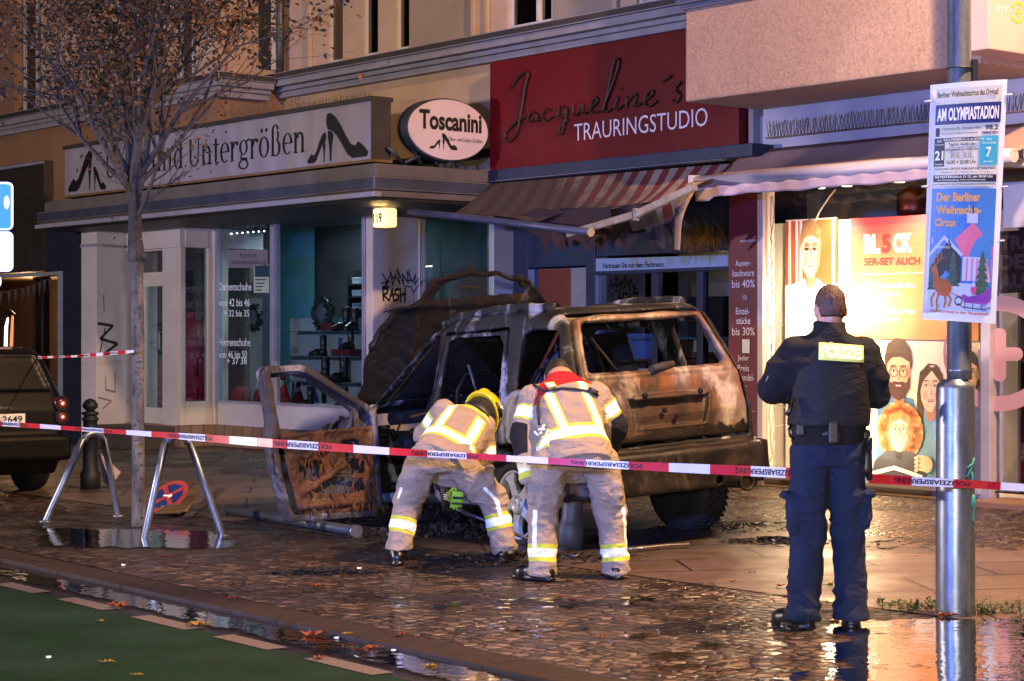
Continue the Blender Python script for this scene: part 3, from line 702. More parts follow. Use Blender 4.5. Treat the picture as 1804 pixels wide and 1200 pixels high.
tot = Serif(Art((0, 0, 0), (1, 0, 0), (1, 0, 1), (0, 0, 1)), lambda x, y: x, lambda x, y: y, BLK, 2).word('Über- und Untergrößen')
xa, xb = u_(186), u_(540)
Serif(A, lambda x, y: xa + x / tot * (xb - xa), lambda x, y: .73 - y * .375, BLK, 2).word('Über- und Untergrößen'); A.build('lettering', sg)
spikes('pigeon spikes along the top of the white shoe sign', FS(390, tF), FS(520, tF), tF - .1, zt_ + .05, 34, .16)
spikes('pigeon spikes on the ochre wall beside the oval sign', FS(520, .1), FS(650, .1), .08, FZ(560, 196, .1), 40, .15)
# oval sign on the return of the canopy
sO = sE - .06; tc_ = tfor(sO, 789); zc = FZ(789, 229, tc_) ; zc = H + (600 - 229) / F * (O.y + sO * U.y + tc_ * Nn.y)
hw = (tfor(sO, 719) - tfor(sO, 860)) / 2; hh = 54 / F * (O.y + sO * U.y + tc_ * Nn.y)
ov = thing('oval_sign', 'oval pinkish white shop sign reading Toscanini with small heeled shoes', 'sign', W(sO, tc_, zc - hh))
n = 48; el = lambda k, a, b, ds: W(sO + ds, tc_ + a * hw * math.cos(2 * math.pi * k / n), zc + b * hh * math.sin(2 * math.pi * k / n))
mb = MB(); mb.prism([el(k, 1.02, 1.03, -.17) for k in range(n)], U * .17, pm('dark_sign_edge', '#262a33', '#1c2028', 4, .5)); mb.build('box', ov)
mb = MB(); mb.prism([el(k, .985, .98, .002) for k in range(n)], U * .02, pm('pink_white_face', '#c2b0b4', '#b4a2a6', 2, .45)); mb.build('face', ov)
A = Art(W(sO + .025, tc_ + hw, zc + hh), W(sO + .025, tc_ - hw, zc + hh), W(sO + .025, tc_ - hw, zc - hh), W(sO + .025, tc_ + hw, zc - hh))
A.text('Toscanini', .13, .20, .91, .52, BLK, 2, bold=.035); heel(A, .41, .56, .20, .27, BLK); heel(A, .25, .67, .14, .16, BLK, flip=True)
A.text('Über- und Unter-Größen', .49, .60, .92, .68, BLK, 2); A.build('lettering', ov)
mb = MB(); DM = MATS['dark_sign_edge']
for ta, za, tb_, zb_ in ((hw * .95, -.15, hw * .55, -1.08), (hw * 1.35, -.65, hw * 1.0, -1.08), (hw * .45, -.8, hw * .95, -1.08), (-.2, -.9, -.2, -1.08), (.1, -.98, .1, -1.08)):
    mb = MB(); mb.tube([W(sO - .09, tc_ + ta, zc + za * hh), W(sO - .09, tc_ + tb_, zc + zb_ * hh - .02)], .022, DM, 8); mb.build('bracket', ov)
# lit house number
hs = FS(678, 1.0); zc = FZ(678, 384, 1.0); dn = O.y + hs * U.y + Nn.y
hn = thing('house_number_lamp', 'glowing square house number lamp reading 119 under the canopy', 'lamp', W(hs, 1.0, zc))
hw_ = 21 / F * dn / .62; hh_ = 17 / F * dn
t = NT('lamp_glow'); t.set(base='#ffe2b0', em='#ffd48a', es=1.7); GLOW = t.m
mb = MB(); FB(mb, hs - hw_ * .5, hs + hw_ * .5, 1.0 - hw_ * .45, 1.0 + hw_ * .45, zc - hh_, zc + hh_, GLOW); mb.build('glass_box', hn, bevel=.03)
A = Art(W(hs - hw_ * .5, 1.0 + hw_ * .45 + .002, zc + hh_), W(hs + hw_ * .5, 1.0 + hw_ * .45 + .002, zc + hh_), W(hs + hw_ * .5, 1.0 + hw_ * .45 + .002, zc - hh_), W(hs - hw_ * .5, 1.0 + hw_ * .45 + .002, zc - hh_))
A.text('119', .12, .26, .88, .78, BLK, 2, bold=.035); A.build('number', hn)
mb = MB(); mb.tube([W(hs, 1.0, zc + hh_ - .01), W(hs, 1.0, y0(347))], .03, BLK, 10); mb.build('bracket', hn)
lamp('house_number_glow', 'POINT', W(hs + .25, 1.25, zc + .05), 4, (1, .62, .2), .1)
# graffiti on the pier
def gz_art(): return Art(W(sC + .003, tg[0], FZ(657, 464, tS)), W(sC + .003, tg[1], FZ(657, 464, tS)), W(sC + .003, tg[1], FZ(657, 552, tS)), W(sC + .003, tg[0], FZ(657, 552, tS)))
A = gz_art(); PUR = pm('purple_marker', '#35244f', '#2a1c40', 5, .6)
random.seed(5)
path = [(.17, .20), (.26, .36), (.22, .46), (.34, .18), (.36, .44), (.42, .24), (.50, .40), (.46, .12), (.58, .42), (.55, .20), (.66, .38), (.64, .14), (.74, .36), (.80, .20), (.78, .40), (.88, .26), (.86, .38), (.98, .32)]
A.line(path, .022, PUR, 1, .6); A.line([(.16, .40), (.30, .34), (.24, .44), (.17, .47), (.30, .46)], .02, PUR, 1, .6); A.line([(.30, .14), (.38, .30), (.47, .08)], .018, PUR, 1, .6); A.line([(.60, .44), (.72, .46), (.76, .58), (.84, .44), (.92, .40)], .02, PUR, 1, .6); A.line([(.76, .58), (.76, .86)], .012, PUR, 1, .6); A.line([(.68, .10), (.70, .34), (.60, .30)], .018, PUR, 1, .6)
for q in ([(.18, .74), (.16, .50), (.30, .50), (.28, .60), (.17, .62), (.33, .74)], [(.34, .74), (.42, .50), (.46, .74)], [(.36, .65), (.48, .62)], [(.60, .50), (.50, .53), (.50, .60), (.60, .64), (.58, .72), (.48, .74)], [(.64, .50), (.66, .76)], [(.78, .48), (.77, .78)], [(.64, .62), (.80, .60)]): A.line([((x - .16) * .68 + .18, y) for x, y in q], .030, BLK, 1, .6)
for x in (.22, .5, .68): A.line([(x, .74), (x + .01, .84)], .008, BLK, 1, .6)
A.line([(.18, .98), (.34, .93)], .014, PUR, 1, .6); A.line([(.22, .90), (.30, 1.0)], .014, PUR, 1, .6); A.line([(.3, .99), (.34, .93), (.38, .99), (.42, .94)], .014, PUR, 1, .6)
g = A.build('graffiti'); recenter(g, W(sC, tg[0], 2)); tag(g, 'purple scrawl and black RASH tag on the cream shop pier', 'graffiti')
A = Art(W(sB_ + .003, tB, FZ(195, 500, tA)), W(sB_ + .003, tA, FZ(195, 500, tA)), W(sB_ + .003, tA, FZ(195, 720, tA)), W(sB_ + .003, tB, FZ(195, 720, tA)))
GRY = pm('grey_marker', '#6d6570', '#5e5662', 5, .6)
A.line([(.05, .32), (.55, .34), (.12, .44), (.70, .48), (.25, .56)], .028, BLK, 1, 1.2); A.line([(.28, .36), (.10, .56)], .024, BLK, 1, 1.2); A.line([(.30, .74), (.30, .84), (.62, .86), (.62, .70)], .02, GRY, 1, 1.2); A.line([(.05, .9), (.5, .93), (.2, .99)], .015, GRY, 1, 1.2); A.line([(.22, .10), (.25, .22)], .02, GRY, 1, 1.2)
g = A.build('graffiti'); recenter(g, W(sB_, tB, 1)); tag(g, 'thin black marker tag on the white wall left of the shop door', 'graffiti')
# window writing and notices
LET = pm('white_vinyl', '#cfd3dc', '#b9bdc8', 5, .5)
A = fart(((380, 400), (478, 400), (478, 720), (380, 720)), tS - .028)
def sx_(x): return (x - 380) / 98
def sy_(y): return (y - 400) / 320
VN = pm('notice_grey', '#6f6c78', '#625f6b', 5, .6)
for tx, xa_, ya_, xb_, yb_ in (('Damenschuhe', 386, 498, 444, 512), ('von 42 bis 46', 386, 526, 441, 540), ('+ 32 bis 35', 395, 546, 440, 558), ('Herrenschuhe', 386, 596, 442, 610), ('von 46 bis 50', 386, 618, 436, 631), ('+ 37 38', 400, 630, 436, 642)): A.text(tx, sx_(xa_), sy_(ya_), sx_(xb_), sy_(yb_), LET, 1, bold=.01)
o = A.build('window_lettering'); recenter(o, W(sA, tS, 1)); tag(o, 'white shoe size lettering on the shoe shop window glass', 'lettering')
A = fart(((380, 400), (478, 400), (478, 720), (380, 720)), tS - .028)
A.rect(sx_(402), sy_(440), sx_(472), sy_(472), VN, 1); A.text('Keine', sx_(424), sy_(445), sx_(452), sy_(454), BLK, 2); A.text('Selbstbedienung', sx_(408), sy_(458), sx_(470), sy_(468), BLK, 2)
o = A.build('window_notice'); recenter(o, W(sA + .3, tS, 2.2)); tag(o, 'grey Keine Selbstbedienung notice high in the shoe shop window', 'notice')
A = fart(((380, 400), (478, 400), (478, 720), (380, 720)), tS - .028)
NB = pm('notice_blue', '#1f3d4c', '#1a3442', 5, .5); NW = pm('notice_white', '#9fb0a4', '#8fa096', 5, .5)
A.rect(sx_(448), sy_(466), sx_(474), sy_(516), NW, 1); A.rect(sx_(450), sy_(468), sx_(474), sy_(488), NB, 2)
for k in range(4): A.rect(sx_(451), sy_(492 + 6 * k), sx_(470 - 3 * k), sy_(494 + 6 * k), BLK, 2)
o = A.build('window_notice'); recenter(o, W(sA + .8, tS, 2.0)); tag(o, 'blue and white notice card at the window post of the shoe shop', 'notice')
A = Art(W(sC + .003, tfor(sC, 872), FZ(657, 505, tS)), W(sC + .003, tfor(sC, 901), FZ(657, 505, tS)), W(sC + .003, tfor(sC, 901), FZ(657, 560, tS)), W(sC + .003, tfor(sC, 872), FZ(657, 560, tS)))
A.rect(0, 0, 1, 1, pm('paper_white', '#b9bcc6', '#a9acb6', 5, .6), 1)
for k in range(5): A.rect(.2, .15 + .15 * k, .8 - .1 * (k % 2), .2 + .15 * k, GRY, 2)
o = A.build('paper_notice'); recenter(o, W(sC, tfor(sC, 886), 2)); tag(o, 'small white paper notice taped to the pier behind the raised bonnet', 'notice')
# ---- inside the shop window
TURQ = pm('turquoise_wall', '#5a93a4', '#4c8494', 1.5, .8); DARKW = pm('dark_panel', '#1b1c22', '#24252b', 2, .8)
room = thing('shop_interior', 'turquoise and white display room behind the shoe shop window', 'shop interior', W((sA + sC) / 2, -1.2, zP))
mb = MB(); IN = pm('inside_white', '#8a939c', '#7d868f', 2, .8)
FB(mb, sA - 1.5, FS(545, -1.6), -1.8, -1.7, zP - .1, zTop, TURQ); FB(mb, FS(545, -1.6), sC - .15, -1.8, -1.69, zP - .1, zTop, DARKW); FB(mb, sA - 1.6, sA - 1.5, -1.8, tA - .5, zP - .1, zTop, DARKW)
FB(mb, FS(440, -1.2), FS(480, -1.2), -1.3, -1.2, zP, zTop, IN); FB(mb, FS(500, -.5), sC - .16, -.62, -.6, zWb, FZ(560, 560, -.5), IN); mb.build('back_wall', room)
mb = MB(); FB(mb, sA - 1.5, sC - .15, -1.7, tS - .17, zWb - .1, zWb - .02, pm('display_floor', '#7a6f72', '#6a6063', 2, .6)); FB(mb, sA - 1.5, sC - .15, -1.7, tS - .26, zTop - .08, zTop, IN); mb.build('floor', room)
lamp('shop_light', 'AREA', W(FS(560, -.4), -.7, zTop - .12), 190, (.75, .95, 1), 1.1)
lamp('shop_light_two', 'AREA', W(sA - .4, tA - .7, zTop - .15), 130, (1, .9, .85), .8)
mb = MB(); LED = em('led_white', '#ffffff', 6); mb.tube([W(FS(388, 0), .02, zHead - .13), W(FS(472, 0), .02, zHead - .13)], .008, BLK, 6)
for k in range(9):
    q = W(FS(391 + 9.6 * k, 0), .02, zHead - .14); mb.lathe(q, [(.001, -.014), (.012, -.01), (.012, .004), (.001, .008)], LED, 8)
o = mb.build('light_string'); recenter(o, W(FS(430, 0), 0, zHead - .14)); tag(o, 'row of small white lights along the top of the shop window', 'string lights')
# shelves
GS = pm('glass_shelf', '#50707a', '#45626c', 5, .2)
for (x0, x1, y, t_), lb in zip(((500, 640, 583, -.35), (480, 640, 627, -.3), (500, 640, 672, -.3)), ('upper glass shelf holding the wreath and red box', 'middle glass shelf holding boots on red box', 'lowest glass shelf above the window floor')):
    mb = MB(); z = FZ(560, y, t_); FB(mb, FS(x0, t_), FS(x1, t_), t_ - .25, t_ + .12, z - .012, z, GS); o = mb.build('display_shelf'); recenter(o, W(FS(560, t_), t_, z)); tag(o, lb, 'shelf')
zsh = {y: FZ(560, y, -.3) for y in (583, 627, 672)}
# boxes
REDB = pm('red_cardboard', '#c42a52', '#ad2246', 6, .6); WB = pm('white_cardboard', '#8a98a4', '#7b8894', 6, .6)
def box(name, s, t_, z, a, b, h, m, label, cat, group=None, lid=None):
    th = thing(name, label, cat, W(s, t_, z), group)
    mb = MB(); FB(mb, s - a, s + a, t_ - b, t_ + b, z, z + h * .72, m); mb.build('tray', th, bevel=.004)
    mb = MB(); FB(mb, s - a - .004, s + a + .004, t_ - b - .004, t_ + b + .004, z + h * .70, z + h, lid or m); mb.build('lid', th, bevel=.004); return th
zz = zn0 - .03
for k in range(10): box('shoe_box', sA - .25 + .015 * (k % 3), tA - .22, zz + .125 * k, .10, .13, .12, REDB, 'red shoe box in the taller stack behind the narrow window', 'shoe box', 'red shoe boxes in the tall stack')
for k in range(9): box('shoe_box', sA - .22 + .015 * (k % 2), tA - .47, zz + .125 * k, .09, .105, .12, REDB, 'red shoe box in the shorter stack behind the narrow window', 'shoe box', 'red shoe boxes in the short stack')
mb = MB()
for a in (FS(612, -.9), FS(650, -.9) - .02):
    FB(mb, a, a + .03, -1.15, -.9, zWb, FZ(630, 475, -.9), BLK)
for y in (500, 522, 545, 570): FB(mb, FS(612, -.9) + .03, FS(650, -.9) - .02, -1.15, -.9, FZ(630, y, -.9) - .02, FZ(630, y, -.9), BLK)
rk = mb.build('box_rack'); recenter(rk, W(FS(630, -.9), -1, zWb)); tag(rk, 'black rack with white shoe boxes at the right of the window', 'rack')
for y in (500, 522, 545):
    for k, x in enumerate((618, 634)): box('shoe_box', FS(x, -.9) + .10, -1.0, FZ(630, y, -.9) + .001, .10, .08, .085, WB, 'white lidded shoe box on the black rack', 'shoe box', 'white shoe boxes on the rack')
box('shoe_box', FS(583, -.3), -.32, zsh[583], .13, .10, .10, pm('wine_red_card', '#5c1a22', '#4b151c', 5, .6), 'dark red box on the upper glass shelf', 'shoe box')
box('shoe_box', FS(608, -.3), -.32, zsh[627], .20, .10, .09, MATS['wine_red_card'], 'wide dark red box on the middle glass shelf', 'shoe box')
# boots and shoes
BOOT = pm('dark_leather', '#17100e', '#241a16', 8, .35)
def boot_f(Q):
    d = chain(Q, [(0, 0, .05), (0, 0, .16), (.005, 0, .28)], [.042, .040, .052], .03)
    d = smin(d, chain(Q, [(0, 0, .045), (.09, 0, .05), (.17, 0, .03)], [.040, .038, .030], .03), .04)
    d = np.minimum(d, np.maximum(boxd(Q, (.07, 0, .008), (.13, .04, .012), rd=.008), -boxd(Q, (.02, 0, 0), (.03, .06, .01), rd=.002)))
    return np.maximum(d, Q[:, 2] - .27)
b0 = blob('boot', boot_f, (-.08, -.08, -.02), (.23, .08, .31), .009, BOOT)
def put(o, s, t_, z, rz, sc, label, cat, group=None, first=[]):
    c = o if o.name not in first else o.copy()
    if o.name in first: COL.objects.link(c)
    first.append(o.name); c.location = W(s, t_, z); c.rotation_euler = (0, 0, rz); c.scale = (sc,) * 3; return tag(c, label, cat, group)
put(b0, FS(570, -.3), -.3, zsh[627], 3.4, 1.0, 'dark ankle boot at the left end of the middle shelf', 'boot')
put(b0, FS(616, -.3), -.32, zsh[627] + .092, 3.9, .95, 'dark boot standing on the wide red box', 'boot')
put(b0, FS(605, -.3), -.35, zsh[583], 3.7, 1.15, 'tall dark boot on the upper shelf beside the red box', 'boot')
put(b0, FS(625, -.3), -.3, zsh[583], 4.1, 1.1, 'second tall dark boot at the right of the upper shelf', 'boot')
put(b0, FS(612, -.3), -.25, zsh[672], 3.8, 1.35, 'tall dark boot on the lowest shelf at its right end', 'boot')
put(b0, FS(585, -.3), -.2, zsh[672], 3.3, 1.25, 'dark boot on the lowest shelf beside the tall one', 'boot')
put(b0, FS(553, -.1), -.05, zWb - .02, 3.6, 1.0, 'dark boot standing on the window floor behind the door glass', 'boot')
put(b0, FS(610, -.1), -.08, zWb - .02, 4.0, 1.0, 'dark boot on the window floor near the right frame', 'boot')
# wreaths
LEAF = pm('wreath_green', '#12201a', '#1c2c22', 9, .7); BER = pm('wreath_grey', '#5b5f6e', '#4a4e5c', 9, .6)
def wreath(s, t_, z, r, label):
    th = thing('wreath', label, 'wreath', W(s, t_, z - r - .1)); mb = MB(); c = W(s, t_, z)
    mb.tube([c + U * r * math.cos(a) + Vector((0, 0, r * math.sin(a))) for a in np.linspace(0, 6.28, 24)], .03, LEAF, 6, caps=False)
    for k in range(260):
        a = random.uniform(0, 6.28); q = c + U * r * math.cos(a) + Vector((0, 0, r * math.sin(a))); d = Vector((random.gauss(0, 1), random.gauss(0, 1), random.gauss(0, 1))).normalized(); e = d.cross(Vector((.3, .8, .5))).normalized()
        l = random.uniform(.05, .10); mb.add([q, q + d * l * .5 + e * .016, q + d * l, q + d * l * .5 - e * .016], [(0, 1, 2, 3)], LEAF)
    mb.build('leaves', th); mb = MB(); mb.lathe(c, [(r * .75, 0), (r * .72, .02), (.01, .03)], BER, 18, Nn); mb.build('ornament', th); return th
wreath(FS(565, -.3), -.33, FZ(565, 552, -.3), .18, 'large dark green wreath on the upper glass shelf'); wreath(FS(452, -.2), -.15, FZ(452, 560, -.2), .15, 'dark wreath hanging behind the size lettering')
# santa figures
SRED = pm('felt_red', '#7c1c2a', '#691622', 9, .8); SWH = pm('felt_white', '#9aa0ac', '#8a909c', 9, .9)
def santa(s, t_, z, sc, label):
    th = thing('santa_figure', label, 'figurine', W(s, t_, z)); c = W(s, t_, z)
    mb = MB(); mb.lathe(c, [(.10 * sc, 0), (.12 * sc, .02 * sc), (.11 * sc, .10 * sc), (.06 * sc, .26 * sc), (.03 * sc, .30 * sc)], SRED, 18)
    for q in (-1, 1): mb.tube([c + U * q * .06 * sc + Vector((0, 0, .22 * sc)), c + U * q * .11 * sc + Nn * .04 * sc + Vector((0, 0, .13 * sc))], [.03 * sc, .022 * sc], SRED, 8)
    mb.build('coat', th)
    mb = MB(); mb.lathe(c, [(.124 * sc, .005 * sc), (.128 * sc, .03 * sc), (.121 * sc, .045 * sc)], SWH, 18); mb.lathe(c + Nn * .03 * sc, [(.01, .20 * sc), (.05 * sc, .25 * sc), (.055 * sc, .31 * sc), (.02 * sc, .35 * sc)], SWH, 14); mb.build('beard', th)
    mb = MB(); mb.lathe(c, [(.045 * sc, .34 * sc), (.05 * sc, .37 * sc), (.045 * sc, .42 * sc), (.01 * sc, .46 * sc)], BOOT if 'bare' in label else SRED, 14); mb.build('cap', th)
santa(FS(500, -.05), -.02, zWb - .02, 1.0, 'red and white santa figure seen through the open car door'); santa(FS(460, 0), .02, zWb - .02, .85, 'red and white santa figure at the left window corner'); santa(FS(520, -.3), -.35, zWb - .02, .7, 'small santa figure farther back in the shop window')
mb = MB(); c = W(FS(425, 0), .0, zWb - .02); mb.lathe(c, [(.10, 0), (.13, .03), (.13, .16), (.09, .22), (.03, .24)], SRED, 18); mb.tube([c + U * -.06 + Vector((0, 0, .21)), c + U * -.04 + Vector((0, 0, .30)), c + U * .04 + Vector((0, 0, .30)), c + U * .06 + Vector((0, 0, .21))], .008, SRED, 6)
o = mb.build('handbag'); recenter(o, c); tag(o, 'dark red rounded handbag on the window floor', 'handbag')

# ------------------------------------------------------------------ dark café front at far left
CAF = pm('dark_brown_front', '#1c1715', '#252019', 3, .6); NAVY = pm('dark_navy_post', '#141a2a', '#1b2233', 3, .5)
tq = 1.15; cafe = thing('cafe_front', 'dark café front with warm lit window left of the shoe shop', 'shop front', W(FS(60, tq), tq, .15))
mb = MB(); z1, z2 = FZ(60, 480, tq), FZ(60, 285, tq); FB(mb, FS(-160, tq) - 9, FS(78, tq), tq - .3, tq, z1 + .02, z2, CAF); FB(mb, FS(-160, tq) - 9, FS(-160, tq) - .01, tq - .3, tq - .01, .05, z1 + .02, CAF); FB(mb, FS(116, tq), sL - .01, tq - .3, tq + .05, .05, FZ(100, 390, tq), NAVY); FB(mb, FS(78, tq), FS(116, tq), tq - .3, tq - .02, z1, FZ(100, 390, tq), NAVY)
FB(mb, FS(-160, tq), FS(116, tq), tq - .25, tq, .05, .75, CAF); FB(mb, FS(-160, tq), FS(78, tq), tq, tq + .03, z2 - .06, z2 + .001, LIP); mb.build('wall', cafe, bevel=.008)
mb = MB(); FB(mb, FS(98, tq), FS(115, tq), tq - .14, tq - .03, .75, z1, pm('pale_frame', '#7a8290', '#6a7280', 5, .5)); FB(mb, FS(-160, tq), FS(98, tq), tq - .12, tq - .06, z1 - .05, z1, MATS['pale_frame']); mb.build('window_frame', cafe, bevel=.006)
mb = MB(); FB(mb, FS(-160, tq), FS(98, tq), tq - .1, tq - .09, .75, z1 - .05, glass('cafe_glass', (.8, .8, .8), .1)); mb.build('pane', cafe)
WOODP = pm('warm_wood', '#5d4330', '#4a3526', 5, .6, stretch=(1, 1, 5))
mb = MB(); FB(mb, FS(-200, tq), FS(150, tq), tq - 2.0, tq - 1.9, .2, 3.2, WOODP); FB(mb, FS(-200, tq), FS(120, tq), tq - 1.9, tq - .35, z1 - .02, z1 + .1, WOODP)
for x in (58, 72): FB(mb, FS(x, tq - .8), FS(x + 5, tq - .8), tq - .9, tq - .8, .2, z1, CAF)
mb.build('interior', cafe)
lamp('cafe_light', 'POINT', W(FS(40, tq - .8), tq - 1.0, 2.2), 160, (1, .60, .28), .2)
BUNT = pm('bunting_cloth', '#7d7478', '#6e6569', 6, .9); mb = MB(); zb_ = FZ(40, 500, tq - .5)
pts = [W(FS(x, tq - .5), tq - .5, FZ(x, y, tq - .5)) for x, y in ((-30, 514), (10, 514), (40, 508), (65, 500), (88, 489))]; mb.tube(pts, .006, BUNT, 5)
for k in range(11):
    u = k / 10 * 3.99; i = int(u); p = pts[i].lerp(pts[i + 1], u - i); mb.add([p - U * .06, p + U * .06, p + Vector((0, 0, -.22))], [(0, 1, 2)], BUNT)
o = mb.build('bunting'); recenter(o, pts[2]); tag(o, 'pale triangular bunting hanging in the café window', 'bunting')
# patio heater lamp glowing by the cafe
hp = FP(14, 640, tq + .4); ht = thing('lit_lantern', 'glowing white and orange lantern in the café window', 'lantern', FP(14, 612, tq - .4))
mb = MB(); mb.tube([FP(10, 612, tq - .4), FP(11, 575, tq - .4), FP(14, 560, tq - .4)], [.028, .025, .015], em('white_tube', '#f4fff8', 5), 10); mb.build('white_tube', ht)
mb = MB(); mb.tube([FP(20, 612, tq - .42), FP(21, 585, tq - .42), FP(22, 556, tq - .42)], [.026, .024, .015], em('orange_tube', '#ff9a4a', 2.2), 10); mb.build('orange_tube', ht)
mb = MB(); mb.lathe(FP(16, 556, tq - .4), [(.09, 0), (.10, .03), (.03, .09), (.005, .11)], BLK, 16); mb.lathe(FP(16, 640, tq - .4), [(.1, 0), (.1, .12), (.06, .16)], BLK, 16); mb.build('cap', ht)
# ------------------------------------------------------------------ wedding ring studio (recessed) with its red sign
NAVYF = pm('navy_frame', '#161f3a', '#1c2747', 3, .45); PBLUE = pm('pale_blue_frame', '#5a6a8c', '#4c5b7c', 3, .45)
REDBR = pm('red_brown_door', '#6e2c1a', '#5c2415', 3, .5); DOORW = pm('door_grey_white', '#7e7c86', '#706e78', 3, .6)
rs = thing('ring_studio_front', 'dark blue recessed shop front behind the burnt car roof', 'shop front', W(FS(1080, tR), tR, .16))
zc0 = FZ(1000, 440, tR); zd = FZ(1000, 472, tR)
mb = MB()
FB(mb, sC - .02, FS(930, tR), tR - .3, tR - .002, .1, 3.7, NAVYF); FB(mb, FS(1034, tR), FS(1050, tR), tR - .2, tR + .02, .1, 3.7, NAVYF); FB(mb, FS(930, tR) + .001, FS(1034, tR) - .001, tR - .2, tR, zd + .02, 3.7, NAVYF)
FB(mb, FS(1050, tR) + .001, FS(1400, tR), tR - .2, tR, FZ(1060, 452, tR), 3.7, NAVYF); FB(mb, FS(1050, tR) + .001, FS(1400, tR), tR - .25, tR, .1, .62, NAVYF)
FB(mb, sC - .02, FS(1300, 0) + .2, tR, .1, 3.7, 3.8, BLK)
mb.build('wall', rs, bevel=.006)
mb = MB(); FB(mb, FS(931, tR), FS(942, tR), tR - .12, tR + .01, .1, zd, PBLUE); FB(mb, FS(943, tR), FS(1001, tR), tR - .1, tR - .05, .1, zd, REDBR); FB(mb, FS(1001, tR) + .001, FS(1033, tR), tR - .1, tR - .048, .1, zd, DOORW); mb.build('door', rs, bevel=.005)
mb = MB(); a0, a1 = FS(1050, tR), FS(1400, tR); y1 = FZ(1060, 486, tR)
FB(mb, a0, a1, tR - .1, tR + .015, FZ(1060, 484, tR), FZ(1060, 478, tR), NAVYF)
for x in (1150, 1230): FB(mb, FS(x, tR) - .05, FS(x, tR) + .05, tR - .12, tR - .02, .62, FZ(1060, 484, tR), NAVYF)
FB(mb, a0, a0 + .06, tR - .12, tR + .012, .62, FZ(1060, 484, tR), PBLUE); f = mb.build('window', rs, bevel=.004)
mb = MB(); FB(mb, a0 + .06, a1, tR - .06, tR - .05, .62, FZ(1060, 484, tR), glass('studio_glass', (.75, .78, .85), .13)); mb.build('pane', f)
mb = MB(); CREAM = pm('studio_wall', '#6f6553', '#61584a', 1.5, .8); FB(mb, a0 - .1, a1, tR - 1.6, tR - 1.5, .3, 3.4, CREAM); FB(mb, FS(1236, tR - 1), FS(1300, tR - 1), tR - 1.45, tR - 1.44, FZ(1240, 521, tR - 1), FZ(1240, 495, tR - 1), pm('blue_poster', '#4a6ea8', '#3f619a', 3, .6))
FB(mb, a0, a1, tR - 1.4, tR - .3, FZ(1100, 640, tR), FZ(1100, 632, tR), pm('shelf_red', '#6a2a22', '#56211b', 4, .5)); FB(mb, a0, a1, tR - 1.2, tR - .25, FZ(1100, 598, tR), FZ(1100, 594, tR), GS)
mb.build('interior', rs)
lamp('studio_light', 'POINT', W(FS(1180, tR), tR - .9, 2.7), 22, (1, .86, .7), .15)
A = fart(((1050, 456), (1282, 449), (1282, 472), (1050, 478)), tR + .004)
A.rect(0, 0, 1, 1, pm('pale_blue_band', '#7f93b8', '#7387ad', 3, .5), 1); A.text('Vertrauen Sie nur dem Fachmann.', .05, .36, .54, .80, BLK, 2, bold=.03)
o = A.build('window_slogan'); recenter(o, W(FS(1160, tR), tR, 2.4)); tag(o, 'pale blue band reading Vertrauen Sie nur dem Fachmann', 'sign')
def bx(name, x0, x1, ya, yb, t0, t1, m, label, cat, bevel=.006):
    mb = MB(); FX(mb, x0, x1, ya, yb, t0, t1, m); o = mb.build(name, bevel=bevel); recenter(o, W(FS((x0 + x1) / 2, t1), t1, FZ(x0, yb, t1))); return tag(o, label, cat)
bx('wall_screen', 1211, 1281, 523, 602, tR - .5, tR - .42, BLK, 'black flat screen in the studio window behind the car roof', 'screen')
bx('price_card', 1105, 1180, 588, 632, tR - .4, tR - .39, MATS['blue_poster'], 'blue card in the studio window seen through the rear car window', 'card', 0)
bx('price_card', 1222, 1290, 594, 620, tR - .4, tR - .39, MATS['paper_white'], 'white printed card in the studio window below the black screen', 'card', 0)
bx('jewellery_tray', 1085, 1180, 648, 656, tR - .5, tR - .3, MATS['paper_white'], 'long white tray on the red shelf in the studio window', 'tray')
bx('notice_card', 952, 979, 535, 555, tR + .004, tR + .012, pm('notice_green_white', '#8c9a96', '#7c8a86', 4, .6), 'small pale notice taped on the red-brown studio door', 'notice', 0)
# red fascia sign
tG = .21; RED = NT('red_sign_sheet'); RED.set(base=RED.ramp(RED.noise(.8, None, 3), [(.3, '#4c0811'), (.7, '#5e0a14')]), rough=.5, spec=.25); RED.bump(RED.noise(1.2, None, 2), .12, .03); REDM = RED.m
s0, s1 = FS(863, tG), FS(1301, tG); zt_, zb = ZL - .03, FZ(864, 302, tG)
rg = thing('shop_sign', 'large dark red sign with gold script and the word TRAURINGSTUDIO', 'sign', W((s0 + s1) / 2, tG, zb))
mb = MB(); FB(mb, s0, s1, .002, tG, zb, zt_, REDM); mb.build('box', rg, bevel=.008)
mb = MB(); FB(mb, s0 - .05, s1 + .28, .001, tG + .10, FZ(864, 322, tG) + .0, zb - .002, pm('blue_cassette', '#27324a', '#1e283c', 4, .5, .2)); FB(mb, s0 - .05, s1 - .1, tG + .06, tG + .13, FZ(864, 324, tG), FZ(864, 321, tG), LIP); mb.build('awning_cassette', rg, bevel=.008)
px_ = [(863, 112), (1301, 40), (1301, 263), (863, 301)]
A = Art(W(s0, tG + .003, zt_), W(s1, tG + .003, zt_), W(s1, tG + .003, zb), W(s0, tG + .003, zb))
def uv(x, y): return ((FS(x, tG) - s0) / (s1 - s0), (zt_ - FZ(x, y, tG)) / (zt_ - zb))
LT = pm('white_letters', '#c4c0cc', '#b6b2be', 5, .5); v, f_ = glyphs('TRAURINGSTUDIO', -.004); ux0, ux1 = uv(1012, 240)[0], uv(1247, 210)[0]
A.raw([(x, y) for x, y in fit(v, ux0, uv(1012, 249)[1], ux1, uv(1012, 219)[1])], f_, LT, 2)
A.build('lettering', rg)
GOLD = NT('tarnished_gold'); GOLD.set(base='#2a1c0c', rough=.5, metal=.3); GOLDM = GOLD.m
mb = MB()
